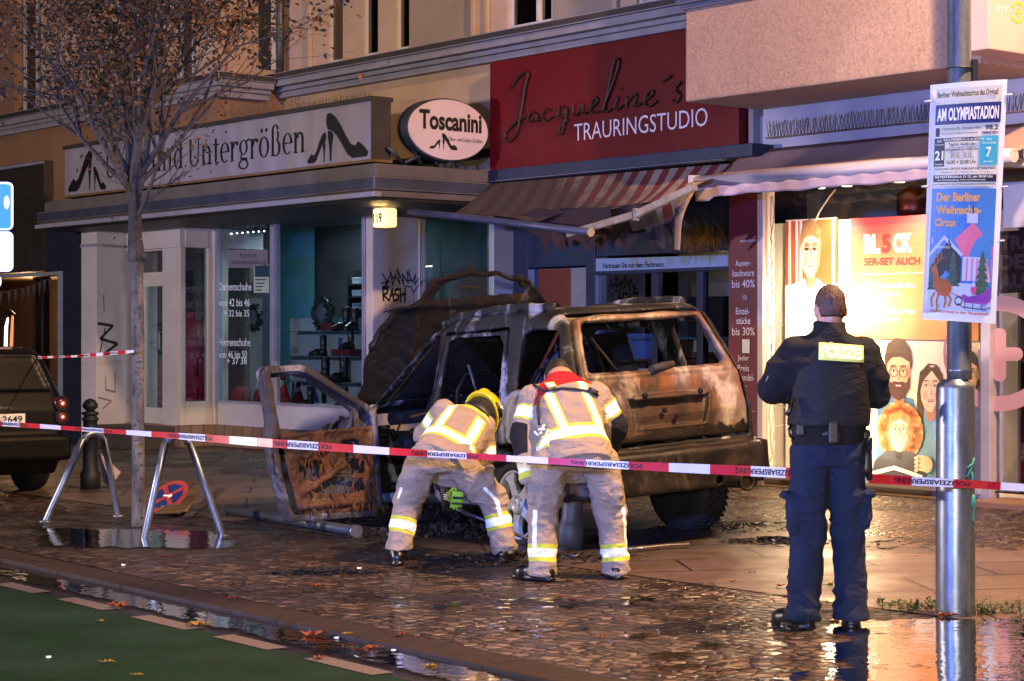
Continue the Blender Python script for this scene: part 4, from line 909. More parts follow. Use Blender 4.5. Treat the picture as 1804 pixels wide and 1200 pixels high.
def stroke(px, r0=.012, r1=None):
    pts = [FP(x, y, tG + .03) for x, y in px]; out = []
    for i in range(len(pts) - 1):
        a, b, c, d = pts[max(i - 1, 0)], pts[i], pts[i + 1], pts[min(i + 2, len(pts) - 1)]
        for k in range(5):
            u = k / 5; out.append(.5 * ((2 * b) + (c - a) * u + (2 * a - 5 * b + 4 * c - d) * u * u + (3 * b - a - 3 * c + d) * u ** 3))
    out.append(pts[-1]); mb.tube(out, r0 * .82, GOLDM, 6)
def zm(*q): return [(860 + x / 3.92, 60 + y / 3.92) for x, y in q]
stroke(zm((160, 370), (215, 290), (275, 270), (255, 370), (225, 560), (195, 690), (140, 740), (118, 690), (190, 610), (260, 570)), .020)
stroke(zm((330, 560), (300, 540), (270, 590), (300, 605), (335, 560), (330, 600), (360, 580)), .015)
stroke(zm((425, 530), (400, 520), (370, 570), (400, 600), (440, 570)), .015)
stroke(zm((540, 520), (500, 500), (480, 560), (510, 575), (540, 520), (525, 620), (505, 690), (490, 660), (550, 590)), .016)
stroke(zm((590, 480), (585, 550), (610, 560), (650, 480), (648, 545), (680, 540)), .015)
stroke(zm((700, 520), (750, 470), (740, 440), (705, 490), (715, 545), (770, 530)), .015)
stroke(zm((780, 540), (830, 420), (890, 250), (900, 180), (870, 190), (830, 380), (800, 530), (850, 520)), .017)
stroke(zm((895, 430), (875, 510), (895, 520), (930, 490)), .015); stroke(zm((912, 385), (918, 378)), .016)
stroke(zm((960, 430), (950, 510), (960, 470), (1010, 420), (1020, 440), (1005, 500), (1050, 480)), .015)
stroke(zm((1070, 470), (1130, 420), (1130, 390), (1090, 420), (1080, 480), (1110, 500), (1165, 460)), .016)
stroke(zm((1200, 330), (1260, 290)), .02); stroke(zm((1330, 330), (1290, 380), (1320, 420), (1300, 470), (1270, 455)), .016)
mb.build('script_lettering', rg)
mb = MB(); FB(mb, s1 + .03, FS(1327, .1), -.05, .1, FZ(1310, 262, .1), FZ(1310, 185, .1) + .2, pm('grey_render', '#7d7b80', '#6c6a6f', 2, .8)); mb.build('wall_panel', bd)
# burnt striped awning
t = NT('burnt_striped_canvas'); v = t.coord((1, 1, 1)); mpv = t.N('Mapping'); mpv.inputs['Rotation'].default_value = (0, 0, 0); t.L(t.tc.outputs['UV'], mpv.inputs[0])
sp = t.N('SeparateXYZ'); at_ = t.N('Attribute'); at_.attribute_name = 'stripe'; st = t.math('FRACT', at_.outputs['Fac'])
c = t.mix(t.ramp(st, [(.0, (1, 1, 1)), (.5, (0, 0, 0))], 'CONSTANT'), '#8a7e78', '#6a1c20')
sm = t.math('ADD', t.attr('soot'), t.math('MULTIPLY', t.math('SUBTRACT', t.noise(2.2, None, 6, .7), .5), .9))
c = t.mix(t.ramp(sm, [(.35, (0, 0, 0)), (.75, (.93, .93, .93))]), c, '#2a2023'); c = t.mix(t.ramp(t.noise(5, None, 5), [(.55, (0, 0, 0)), (.75, (.5, .5, .5))]), c, '#3a2420')
t.set(base=c, rough=.9); t.bump(t.noise(14, None, 5), .4, .02); STR = t.m
aw = thing('burnt_awning', 'burnt red striped awning hanging torn over the ring studio window', 'awning', FP(1080, 400, .9))
def cloth(name, top, bot, nu, nv, sag, ragged=0, soot=lambda u, v: .5, stripes=lambda u, v: u * 12, thick=.006):
    rows = []; vals = []; random.seed(3)
    rag = [random.uniform(0, ragged) for _ in range(nu + 1)]
    def interp(pl, u):
        x = u * (len(pl) - 1); i = min(int(x), len(pl) - 2); return pl[i].lerp(pl[i + 1], x - i)
    for j in range(nv + 1):
        r = []
        for i in range(nu + 1):
            u, v_ = i / nu, j / nv; p = interp(top, u).lerp(interp(bot, u), v_ * (1 - rag[i] * (v_ > .6)))
            p = p + Vector((0, 0, -sag * 4 * v_ * (1 - v_))) + Nn * (.03 * math.sin(u * 31 + 3 * v_) * v_) + Vector((0, 0, .02 * math.sin(u * 23 + v_ * 4) * v_)); r.append(p); vals.append((u, v_))
        rows.append(r)
    mb = MB(); mb.grid(rows, STR); o = mb.build(name, aw); me = o.data
    a = me.attributes.new('stripe', 'FLOAT', 'POINT'); b = me.attributes.new('soot', 'FLOAT', 'POINT')
    kv = {tuple(round(c, 4) for c in p): uv_ for p, uv_ in zip([q for r in rows for q in r], vals)}
    A_, B_ = [], []
    for vx in me.vertices:
        u, v_ = kv.get(tuple(round(c, 4) for c in vx.co), (0, 0)); A_.append(stripes(u, v_)); B_.append(soot(u, v_))
    a.data.foreach_set('value', A_); b.data.foreach_set('value', B_); return o
tA0, tA1 = tG + .10, 1.25
top = [FP(x, y, tA0) for x, y in ((864, 323), (970, 315), (1080, 306), (1180, 297), (1290, 288))]
bot = [FP(x, y, t_) for x, y, t_ in ((800, 374, 1.3), (930, 390, 1.2), (1030, 370, 1.05), (1130, 362, 1.0), (1228, 322, 1.25))]
cloth('canopy_cloth', top, bot, 60, 12, .05, 0, lambda u, v: .98 - .80 * u + .15 * v, lambda u, v: u * 15 + .2)
top2 = [FP(x, y, t_) for x, y, t_ in ((985, 366, 1.05), (1060, 366, 1.0), (1130, 358, .95), (1180, 345, 1.0), (1222, 328, 1.15))]
bot2 = [FP(x, y, t_) for x, y, t_ in ((1000, 440, .7), (1070, 452, .65), (1150, 448, .6), (1190, 430, .7), (1192, 440, .8))]
cloth('hanging_cloth', top2, bot2, 40, 10, -.02, .35, lambda u, v: .75 + .35 * v - .5 * (u > .6) * (1 - v), lambda u, v: u * 6)
top3 = [FP(x, y, 1.1) for x, y in ((905, 386), (945, 366), (990, 372), (1030, 368), (1075, 366))]; bot3 = [FP(x, y, .9) for x, y in ((925, 400), (960, 450), (1000, 455), (1045, 448), (1085, 440))]
cloth('torn_flap', top3, bot3, 20, 8, .0, .5, lambda u, v: 1.2, lambda u, v: 0.1)
ALU = pm('sooty_aluminium', '#8a8078', '#5f5751', 7, .5, .3, bump=.2, bscale=40); DBL = pm('blue_grey_bar', '#454b66', '#343a52', 4, .45, .3)
mb = MB(); q = [FP(x, y, t_) for x, y, t_ in ((722, 373, 1.5), (800, 381, 1.5), (900, 393, 1.5), (1038, 409, 1.5))]; mb.tube(q, .038, DBL, 14); mb.tube([q[3], q[3] + (q[3] - q[2]).normalized() * .03], .045, ALU, 14); mb.build('front_bar', aw)
mb = MB()
def bar(a, b, w_, h_, m):
    a, b = Vector(a), Vector(b); d = (b - a).normalized(); e = d.cross(Vector((0, 0, 1))).normalized() * w_ / 2; g = d.cross(e).normalized() * h_ / 2
    mb.hexa([a - e - g, b - e - g, b + e - g, a + e - g, a - e + g, b - e + g, b + e + g, a + e + g], m)
k1, k2, k3 = FP(1000, 413, 1.45), FP(1120, 378, 1.4), FP(1226, 328, 1.35); bar(k1, k2, .05, .07, ALU); bar(k2, k3, .05, .07, ALU); mb.tube([k2 - Vector((0, 0, .06)), k2 + Vector((0, 0, .06))], .035, DBL, 10)
mb.build('folding_arm', aw, bevel=.006)
mb = MB(); SRT = pm('scorched_strip', '#a58a72', '#7a5a44', 5, .8); rows = []
for i in range(9):
    u = i / 8; c = FP(1200, 340, 1.1).lerp(FP(1190, 440, 1.0), u); wd = .16 * (1 - u) + .02; rows.append([c - U * wd * .4, c + U * wd + Nn * .05 * math.sin(4 * u)])
mb.grid(rows, SRT, thick=.006, nrm=Nn); mb.build('hanging_strip', aw)
mb = MB(); FR_ = pm('burnt_fringe', '#9a6a1e', '#5c4016', 8, .9)
for k in range(260):
    x = random.gauss(1232, 20); y = random.gauss(430, 12); p = FP(x, y - random.uniform(10, 30), tR + .25); d = Vector((random.gauss(0, .05), random.gauss(0, .05), -random.uniform(.05, .22))); mb.tube([p, p + d * .5 + Vector((random.gauss(0, .02), 0, 0)), p + d], [.004, .003, .001], FR_, 3, caps=False)
for k in range(0):
    x = random.uniform(985, 1220); p = FP(x, 440 + 8 * math.sin(x), .68); d = Vector((random.gauss(0, .03), random.gauss(0, .03), -random.uniform(.02, .07))); mb.tube([p, p + d], [.004, .001], pm('charred_rag', '#2a1d16', '#3d2a17', 6, .9), 3, caps=False)
o = mb.build('frayed_fringe', aw)
# red price column
A = fart(((1284, 334), (1334, 330), (1334, 856), (1284, 852)), .06)
mb = MB(); FB(mb, FS(1284, .05), FS(1334, .05), -.14, .05, .14, FZ(1284, 330, .05), pm('wine_red_panel', '#5c1a26', '#4d1520', 2, .45)); pc = mb.build('price_column'); recenter(pc, W(FS(1309, .05), .05, .16)); tag(pc, 'tall wine red price column with white German discount lettering', 'sign')
def tx(s_, x0, x1, y0, y1, m=LT): A.text(s_, (x0 - 1284) / 50, (y0 - 332) / 522, (x1 - 1284) / 50, (y1 - 332) / 522, m, 2)
for s_, x0, x1, y0, y1 in (('TRAURINGSTUDIO', 1304, 1332, 423, 427), ('Ausver-', 1296, 1323, 458, 469), ('kaufsware', 1291, 1329, 475, 487), ('bis 40%', 1290, 1330, 493, 507), ('Einzel-', 1297, 1321, 542, 554), ('stücke', 1298, 1322, 559, 571), ('bis 30%', 1290, 1330, 577, 591), ('Jeder', 1300, 1320, 626, 638), ('Preis', 1300, 1320, 643, 654), ('verhandel-', 1290, 1329, 659, 671), ('bar', 1303, 1316, 676, 687), ('www.trauringstudio.de', 1297, 1330, 722, 726)): tx(s_, x0, x1, y0, y1)
A.rect((1308 - 1284) / 50, (598 - 332) / 522, (1321 - 1284) / 50, (622 - 332) / 522, MATS['paper_white'], 2); A.ell((1313 - 1284) / 50, (524 - 332) / 522, .1, .009, VN, 2)
A.build('lettering', pc)

# ------------------------------------------------------------------ optician
ALF = pm('aluminium_frame', '#b2a8a4', '#a0968f', 4, .4, .2); CREAMB = pm('cream_base_panel', '#b49c86', '#a58d78', 2, .6)
op = thing('optician_shop_front', 'optician shop front with bright poster window at right', 'shop front', W(FS(1540, 0), 0, .16))
zw0, zw1 = FZ(1350, 836, 0), FZ(1350, 318, 0); zS = FZ(1345, 276, 0); sW = FS(1350, 0); sR_ = FS(1732, 0)
mb = MB(); FB(mb, FS(1336, .03), sW, -.12, .05, .14, zw1 + .2, ALF); FB(mb, sW + .001, sR_, -.1, .03, .14, zw0, CREAMB); FB(mb, sW + .001, sR_, -.08, .06, zw0 - .04, zw0 + .012, ALF); FB(mb, sR_, FS(1744, .04), -.1, .04, .14, zw1, ALF)
FB(mb, sW + .001, sR_ + 4, -.1, .035, zw1, zw1 + .1, ALF); fr_ = mb.build('window_frame', op, bevel=.008)
mb = MB(); FB(mb, sW + .002, sR_ - .002, -.03, -.02, zw0 + .013, zw1 - .001, glass('optician_glass', (.97, .97, .97), .06)); mb.build('pane', op)
mb = MB(); FB(mb, FS(1327, .0), sR_ + 4.2, -.5, .0, zw1 + .101, FZ(1345, 190, 0) + .9, pm('fascia_white', '#a2a0aa', '#94929c', 1.5, .6)); mb.build('fascia', op)
mb = MB(); INW = pm('shop_white', '#b8b0a8', '#aaa29a', 2, .7); FB(mb, sW - 3.0, sR_ + 5, -3.0, -2.9, .1, 3.6, pm('lavender_wall', '#8c8488', '#7c7478', 1, .8)); mb.hexa([W(a_, b_, z_) for z_ in (.1, 3.6) for a_, b_ in ((sW - .30, -.15), (sW - 2.15, -2.1), (sW - 2.05, -2.1), (sW - .20, -.15))], NAVYF); FB(mb, sW - .3, sR_ + 5, -2.9, -.12, .1, .2, INW); FB(mb, sW - .3, sR_ + 5, -2.9, -.13, zw1 + .22, zw1 + .3, INW); FB(mb, sW - .72, sR_ - .02, -.57, -.53, zw0 - .05, FZ(1350, 388, 0), pm('white_display_panel', '#c9c2ba', '#bbb4ac', 2, .6))
mb.build('interior', op)
# spikes and awning
spikes('pigeon spikes above the beige optician awning', FS(1352, .05), FS(1352, .05) + 3.9, .06, FZ(1352, 245, .05), 90, .17, .0035)
BEI = pm('beige_canvas', '#a8897c', '#9b7d70', 3, .85, bump=.15, bscale=30)
aw = thing('optician_awning', 'beige fabric awning with white front bar over the bright optician window', 'awning', FP(1400, 300, .8))
sl = FS(1312, .08); tF_ = tfor(sl, 1224); zf = FZ(1226, 322, tF_); zbk = FZ(1312, 266, .08); ln = FS(1792, tF_) - sl - .06
mb = MB(); n = 24; rows = [[W(sl + .03 + ln * j / n, .06 + (tF_ - .06) * i / 8, zbk + (zf + .03 - zbk) * i / 8 - .04 * math.sin(math.pi * i / 8)) for j in range(n + 1)] for i in range(9)]; mb.grid(rows, BEI, thick=.008, nrm=(0, 0, -1)); mb.build('canvas', aw)
PIPE = pm('white_powder_coat', '#b9b2b4', '#aca5a7', 4, .35)
mb = MB(); mb.tube([W(sl - .01, tF_, zf), W(sl + ln + .03, tF_, zf)], .062, PIPE, 16); FB(mb, sl - .02, sl + .03, tF_ - .07, tF_ + .07, zf - .08, zf + .07, PIPE); mb.build('front_bar', aw, bevel=0)
mb = MB(); rows = [[W(sl + .04 + ln * .97 * j / 60, tF_ + .03 + .006 * math.sin(j * 1.3), zf - .05 - .012 * i - .008 * i * (1 + .10 * math.sin(j * .9) + .12 * math.sin(j * .37) + (.8 if j < 4 else 0))) for j in range(61)] for i in range(6)]; mb.grid(rows, pm('valance_cloth', '#b4a2ac', '#a08e98', 4, .8), thick=.004, nrm=Nn); mb.build('valance', aw)
mb = MB(); mb.grid([[W(sl + .25 + 1.3 * j / 20, tF_ - .04 - .015 * i, zf - .06 - .02 * i - .012 * math.sin(j * 1.7) * i) for j in range(21)] for i in range(4)], pm('charred_canvas', '#1a1414', '#2a2020', 9, .9)); mb.build('burnt_hem', aw)
mb = MB()
for q in (.6, 3.2): mb.tube([W(sl + q, .08, zbk - .25), W(sl + q + .5, tF_ * .55, zf - .06), W(sl + q - .1, tF_ - .05, zf - .01)], .028, PIPE, 8)
mb.build('folding_arm', aw)
s2 = sl + ln + .16
a2 = thing('optician_awning', 'second beige awning at the right edge over the optician door', 'awning', W(s2 + 1, tF_ / 2, zf))
mb = MB(); mb.tube([W(s2, tF_, zf), W(s2 + 2.5, tF_, zf)], .062, PIPE, 16); mb.build('front_bar', a2)
mb = MB(); mb.grid([[W(s2 + .02 + 2.4 * j / 8, .06 + (tF_ - .06) * i / 6, zbk + (zf + .03 - zbk) * i / 6) for j in range(9)] for i in range(7)], BEI, thick=.008, nrm=(0, 0, -1)); mb.build('canvas', a2)
# posters in the window -------------------------------------------------
SKIN = pm('print_skin', '#c99a7c', '#bd8d70', 9, .6); SKIN2 = pm('print_skin_pale', '#d8b49a', '#cca78d', 9, .6); HAIRD = pm('print_dark_hair', '#3a2018', '#4a2a1e', 12, .6); HAIRB = pm('print_auburn', '#a0522a', '#c47a44', 26, .6); HAIRG = pm('print_blond', '#c8a070', '#b88c58', 16, .6)
PW = pm('print_white', '#d8d2cc', '#ccc6c0', 3, .6); PB = pm('print_black', '#1c1a20', '#242228', 5, .6); PBL = pm('print_denim', '#3a6a96', '#2f5c88', 9, .6); PR = pm('print_red', '#a8262c', '#972026', 4, .55); PO = pm('print_orange', '#c4622e', '#b85828', 1.2, .55); POY = pm('print_peach', '#d99a5c', '#cf8e50', 1.2, .55); PNV = pm('print_navy', '#242a3c', '#1e2434', 5, .6); LIPS = pm('print_lip', '#a0483e', '#903e36', 5, .6); SHD = pm('print_skin_shadow', '#a8745a', '#9c6a50', 9, .6); BLUSH = pm('print_blush', '#cf9078', '#c48870', 9, .6)
def face(A, cx, cy, rx, ry, skin, hair, L=3, style='short', glasses=PB, asp=1.0):
    """printed portrait: head, hair shape, brows, eyes, glasses, nose, mouth"""
    E = lambda x, y, a, b, m, l, **k: A.ell(cx + x * rx, cy + y * ry, a * rx, b * ry, m, l, **k)
    PL = lambda q, m, l: A.poly([(cx + x * rx, cy + y * ry) for x, y in q], m, l)
    if style == 'long': A.poly([(cx + x * rx, cy + y * ry) for x, y in ((-.2, -1.25), (.5, -1.2), (1.05, -.7), (1.2, .4), (1.25, 1.9), (.75, 2.0), (.6, .5), (-.6, .5), (-.75, 2.0), (-1.3, 1.9), (-1.25, .3), (-1.0, -.8))], hair, L)
    if style == 'curly':
        E(0, .0, 1.75, 1.5, hair, L)
        for k in range(26):
            a = 2 * math.pi * k / 26; E(1.65 * math.cos(a), .0 + 1.4 * math.sin(a), .5, .36, HAIRB if k % 3 else HAIRG, L)
    E(0, 1.15, .45, .5, SHD, L + 1); PL([(-.90, -.5), (-.70, -.95), (-.3, -1.15), (.3, -1.15), (.70, -.95), (.90, -.5), (.92, .05), (.84, .55), (.62, .90), (.28, 1.14), (0, 1.18), (-.28, 1.14), (-.62, .90), (-.84, .55), (-.92, .05)], skin, L + 2); PL([(.92, .0), (.84, .55), (.62, .90), (.28, 1.14), (.1, 1.18), (.45, .75), (.62, .3), (.66, -.2), (.85, -.5)], SHD, L + 2.4)
    for q in (-.5, .5): E(q, .36, .24, .20, BLUSH, L + 2.6)
    if style == 'short':
        A.poly([(cx + x * rx, cy + y * ry) for x, y in ((-1.0, -.1), (-1.05, -.8), (-.75, -1.35), (-.2, -1.6), (.45, -1.5), (.95, -1.1), (1.05, -.6), (.98, -.1), (.8, -.55), (.2, -.8), (-.5, -.75), (-.85, -.45))], hair, L + 3)
    if style == 'beard':
        A.poly([(cx + x * rx, cy + y * ry) for x, y in ((-1.0, -.1), (-1.1, -.8), (-.85, -1.5), (-.2, -1.8), (.5, -1.7), (1.0, -1.2), (1.1, -.6), (.98, -.1), (.85, -.6), (.2, -.85), (-.5, -.8), (-.88, -.5))], hair, L + 3)
        A.poly([(cx + x * rx, cy + y * ry) for x, y in ((-.92, .1), (-.6, .45), (-.3, .38), (0, .42), (.3, .38), (.6, .45), (.92, .1), (.88, .7), (.5, 1.2), (0, 1.35), (-.5, 1.2), (-.88, .7))], hair, L + 3)
    if style == 'long': A.poly([(cx + x * rx, cy + y * ry) for x, y in ((-.95, .2), (-1.0, -.7), (-.3, -1.2), (.1, -1.05), (.6, -1.15), (1.0, -.6), (.95, .2), (.75, -.4), (.1, -.9), (-.65, -.4))], hair, L + 3)
    if style == 'curly': A.poly([(cx + x * rx, cy + y * ry) for x, y in ((-.95, .1), (-1.0, -.9), (0, -1.25), (1.0, -.9), (.95, .1), (.7, -.5), (0, -.75), (-.7, -.5))], hair, L + 3)
    for q in (-.38, .38):
        E(q, -.12, .15, .06, PW, L + 4); E(q, -.12, .075, .06, HAIRD, L + 4.5); A.line([(cx + (q - .2) * rx, cy - .17 * ry), (cx + q * rx, cy - .20 * ry), (cx + (q + .2) * rx, cy - .16 * ry)], .05 * rx, HAIRD, L + 4.6); A.line([(cx + (q - .22) * rx, cy - .36 * ry), (cx + q * rx, cy - .41 * ry), (cx + (q + .22) * rx, cy - .37 * ry)], .085 * rx, hair, L + 4)
        if glasses: A.ring(cx + q * rx, cy - .08 * ry, .33 * rx, .26 * ry, .045 * rx, .034 * ry, glasses, L + 5)
    if glasses: A.line([(cx - .08 * rx, cy - .12 * ry), (cx + .08 * rx, cy - .12 * ry)], .05 * rx, glasses, L + 5)
    PL([(.04, -.05), (.14, .26), (.06, .33), (-.10, .31), (.02, .24)], SHD, L + 4); PL([(-.30, .57), (-.1, .545), (0, .56), (.1, .545), (.30, .57), (.14, .68), (-.14, .68)], LIPS, L + 5); PL([(-.24, .575), (.24, .575), (.12, .615), (-.12, .615)], PW, L + 5.5)
tp = -.50
def poster(px, t_, label, base):
    A = fart(px, t_); A.rect(0, 0, 1, 1, base, 0); return A
A = poster(((1384, 388), (1475, 383), (1475, 834), (1384, 826)), tp, '', PW)
A.poly([(0, .005), (1, .005), (1, .26), (0, .26)], pm('print_rust', '#b0512a', '#9c4422', 3, .6), 1)
for x in (.06, .2, .28, .9): A.rect(x, .005, x + .05, .26, PW, 2)
face(A, .50, .135, .20, .085, SKIN2, pm('print_sandy_hair', '#7a5638', '#92704c', 18, .6), 3, 'short', GRY)
A.poly([(.0, .27), (.25, .25), (.38, .235), (.50, .30), (.62, .235), (.80, .27), (1, .32), (1, .56), (0, .56)], pm('print_shirt', '#e0dad4', '#d4cec8', 6, .6), 6); A.line([(.42, .25), (.5, .32), (.5, .5)], .012, GRY, 7); A.rect(0, .56, 1, .60, pm('print_table', '#c8b8a8', '#b8a898', 6, .6), 7)
def fin(A, name, label, cat, c): o = A.build(name); recenter(o, c); return tag(o, label, cat)
fin(A, 'poster', 'tall portrait poster of a fair haired man in white shirt behind the window', 'poster', FP(1430, 834, tp))
A = poster(((1499, 385), (1724, 374), (1724, 601), (1499, 595)), tp, '', POY)
[A.rect(0, k / 16, 1, (k + 1) / 16 + .002, pm('poster_gradient_%s' % 'abcdefghijklmnop'[k], tuple(a * (1 - min(1, k / 8)) + b * min(1, k / 8) for a, b in zip((.46, .045, .055), (.62, .24, .085))), None, 1, .55), 1) for k in range(16)]  # strips run from red at the top to orange lower down
def tp_(s_, x0, x1, y0, y1, m, b=.02, L=4): A.text(s_, x0, y0, x1, y1, m, L, bold=b)
tp_('BL', .11, .24, .14, .30, PW, .06); tp_('5', .255, .33, .14, .30, PR, .06); tp_('CK', .345, .50, .14, .30, PW, .06); tp_('5ER-SET AUCH', .11, .56, .335, .40, PR, .04)
tp_('ALS GLEITSICHT', .60, .95, .335, .40, PR, .04)
A.line([(.02, .47), (.97, .46)], .006, PW, 4)
for y in (.53, .74): tp_('5', .115, .18, y, y + .14, PW, .07)
tp_('Kunststoffbrillen', .21, .52, .54, .585, PW); tp_('statt 999 €', .21, .40, .61, .65, PW); tp_('Gleitsichtbrillen', .21, .52, .75, .795, PW); tp_('statt 999 €', .21, .40, .82, .86, PW)
fin(A, 'poster', 'orange and red BL5CK offer poster in the optician window', 'poster', FP(1600, 600, tp))
A = poster(((1499, 598), (1727, 604), (1727, 850), (1499, 838)), tp, '', pm('print_cream', '#d9c6b2', '#cdb9a4', 2, .6))
A.poly([(.22, .42), (.33, .38), (.50, .42), (.56, .62), (.5, 1), (.2, 1)], PBL, 1); face(A, .385, .24, .10, .145, SKIN, HAIRD, 3, 'beard', PB)
A.poly([(.52, .46), (.62, .42), (.78, .46), (.84, .7), (.84, 1), (.5, 1)], pm('print_light_blue', '#5f95bc', '#5286ae', 14, .6), 2); face(A, .635, .34, .085, .145, SKIN2, HAIRD, 5, 'long', HAIRG)
A.poly([(.90, .30), (1, .26), (1, 1), (.84, 1), (.86, .55)], pm('print_grey_blue', '#4c566a', '#424c60', 5, .6), 2); face(A, .93, .23, .06, .11, SKIN2, PB, 6, 'short', PB)
A.poly([(.20, .88), (.30, .80), (.50, .80), (.58, .88), (.60, 1), (.17, 1)], PNV, 14); A.poly([(.18, .96), (.36, .91), (.58, .97), (.58, .995), (.36, .94), (.18, .99)], PW, 22)
face(A, .40, .66, .085, .125, SKIN2, HAIRB, 13, 'curly', PB)
for k in range(4): A.line([(.60, .84 + .03 * k), (.55, .835 + .03 * k), (.525, .85 + .03 * k)], .022, SKIN2, 21)
A.ell(.61, .89, .045, .06, SKIN2, 20)
fin(A, 'poster', 'poster of smiling people with glasses beside the police officer', 'poster', FP(1600, 850, tp))
# ceiling spots in the window, one hanging loose
LAMPW = em('spot_face', '#ffd9a0', 8); CAB = pm('white_cable', '#b8b0a4', '#a8a094', 5, .5)
zceil = zw1 - .01
for k, (x, lb) in enumerate(((1445, 'round window spotlight hanging from a cable above the portrait poster'), (1492, 'round window spotlight near the top between both posters'), (1585, 'round window spotlight above the orange offer poster'))):
    th = thing('spotlight', lb, 'lamp', W(FS(x, -.25), -.25, zceil)); mb = MB(); c = W(FS(x, -.25), -.25, zceil - .08); mb.lathe(c, [(.055, 0), (.06, .03), (.05, .08)], PIPE, 18); mb.build('housing', th)
    mb = MB(); mb.lathe(c - Vector((0, 0, .002)), [(.048, -.004), (.046, .0)], LAMPW, 18); mb.build('lamp_face', th)
lamp('window_poster_light', 'POINT', FP(1446, 545, -.13), 190, (1, .74, .42), .07)  # added bare light without a fitting, stands in for glare on the glass
lamp('window_poster_light', 'SPOT', W(FS(1452, -.16), -.14, zceil - .15), 260, (1, .74, .42), .06, FP(1470, 600, -.7), 100, .8)
lamp('window_poster_light', 'SPOT', W(FS(1600, -.16), -.14, zceil - .15), 320, (1, .66, .36), .06, FP(1600, 640, -.7), 100, .8)
lamp('window_floor_light', 'POINT', W(FS(1480, .0), -.14, zw0 + .35), 60, (1, .66, .34), .12)
th = thing('pendant_lamp', 'red brown pendant lamp inside the optician shop', 'lamp', W(FS(1612, -1.2), -1.2, 2.3)); mb = MB(); c = FP(1612, 380, -1.2); mb.lathe(c, [(.17, 0), (.18, .06), (.16, .24), (.04, .30)], pm('copper_shade', '#7a3420', '#5e2616', 30, .35, .5), 20); mb.tube([c + Vector((0, 0, .3)), c + Vector((0, 0, .9))], .008, BLK, 6); mb.build('shade', th)
mb = MB(); q = [FP(x, y, -.06) for x, y in ((1472, 334), (1462, 345), (1444, 372), (1436, 390))]; mb.tube(q, .008, CAB, 6); o = mb.build('dangling_cable'); recenter(o, q[-1]); tag(o, 'pale cable dangling across the top of the optician window', 'cable')
# cracks in the glass edge
mb = MB(); random.seed(11); CRK = pm('crack_white', '#e0dcd4', '#c8c4bc', 5, .3); CRD = pm('crack_dark', '#4a3a2c', '#3a2c20', 5, .5)
for x0, m, r in ((1358, CRD, .004), (1362, CRK, .003), (1360, CRD, .003)):
    x = x0; y = 345; pts = []
    while y < 830: pts.append(FP(x, y, -.012)); y += random.uniform(10, 26); x = x0 + random.uniform(-4, 4)
    mb.tube(pts, r, m, 4, caps=False)
for k in range(9):
    y = random.uniform(400, 800); mb.tube([FP(1360, y, -.012), FP(1372 + random.uniform(0, 20), y + random.uniform(-20, 20), -.012), FP(1385 + random.uniform(0, 50), y + random.uniform(-50, 50), -.012)], .002, CRK, 4, caps=False)
mb.build('glass_crack', op)
# door bay at right: step, glass with ring and plus
st = MB(); FB(st, FS(1716, .35), FS(1716, .35) + 3.2, -.1, .42, .1, FZ(1718, 882, .42), pm('stone_step', '#8a6a50', '#785a42', 3, .6)); o = st.build('door_step', bevel=.02); recenter(o, W(FS(1780, .3), .3, .16)); tag(o, 'stone doorstep at the optician door on the right edge', 'step')
mb = MB(); q0 = FS(1744, 0); FB(mb, q0 + .001, q0 + 2.4, -.06, -.05, FZ(1745, 868, 0), zw1, glass('door_glass', (.72, .72, .75), .10)); FB(mb, q0 + .001, q0 + 2.4, -.08, -.03, .26, FZ(1745, 868, 0), BLK); dr_ = mb.build('door', op)
mb = MB(); FB(mb, FS(1762, .04), q0 + 2.4, -.05, -.005, FZ(1762, 402, 0), FZ(1762, 322, 0), MATS['fascia_white']); mb.build('transom_panel', op)
PINK = pm('frosted_pink', '#b98a7c', '#ad7f72', 2, .6)
A = fart(((1640, 500), (1890, 500), (1890, 740), (1640, 740)), -.01)
A.ring((1765 - 1640) / 250, (623 - 500) / 240, 102 / 250, 102 / 240, 27 / 250, 27 / 240, PINK, 1, n=64, a0=-124, a1=236)
def rr(A, x0, y0, x1, y1, r, m, L):
    pts = []
    for cx, cy, a in ((x1 - r, y1 - r, 0), (x0 + r, y1 - r, 90), (x0 + r, y0 + r, 180), (x1 - r, y0 + r, 270)): pts += [(cx + r * math.cos(R(a + 10 * i)), cy + r * math.sin(R(a + 10 * i))) for i in range(10)]
    A.poly(pts, m, L)
k = lambda x, y: ((x - 1640) / 250, (y - 500) / 240)
rr(A, *k(1726, 612), *k(1806, 636), .046, PINK, 2); rr(A, *k(1753, 578), *k(1777, 672), .046, PINK, 3)
o = A.build('door_emblem'); recenter(o, FP(1765, 740, 0)); tag(o, 'large pale pink ring and plus emblem on the optician door glass', 'emblem')
A = fart(((1757, 408), (1900, 400), (1900, 508), (1757, 518)), -.25); A.rect(0, 0, 1, 1, pm('dark_maroon', '#3a1a22', '#321620', 3, .6), 0); LTG = pm('grey_letters', '#6e5a5e', '#625054', 4, .6)
for i, s_ in enumerate(('TRAU', 'DEINEN', 'AUGEN')): A.text(s_, .02, .07 + .31 * i, (.62, .95, .80)[i], .31 + .31 * i, LTG, 1, bold=.05)
fin(A, 'poster', 'dark maroon poster with grey TRAU DEINEN AUGEN lettering behind door glass', 'poster', FP(1790, 518, -.25))
A = fart(((1746, 722), (1900, 722), (1900, 850), (1746, 838)), -.9); A.rect(0, 0, 1, 1, PR, 0)
A.text('BL5CK', .0, .18, .62, .44, LTG, 1, bold=.05, flip=True); A.text('WEEKS', .0, .48, .62, .74, LT, 1, bold=.05, flip=True)
fin(A, 'poster', 'red poster seen mirrored from behind with BL5CK WEEKS lettering', 'poster', FP(1790, 845, -.9))
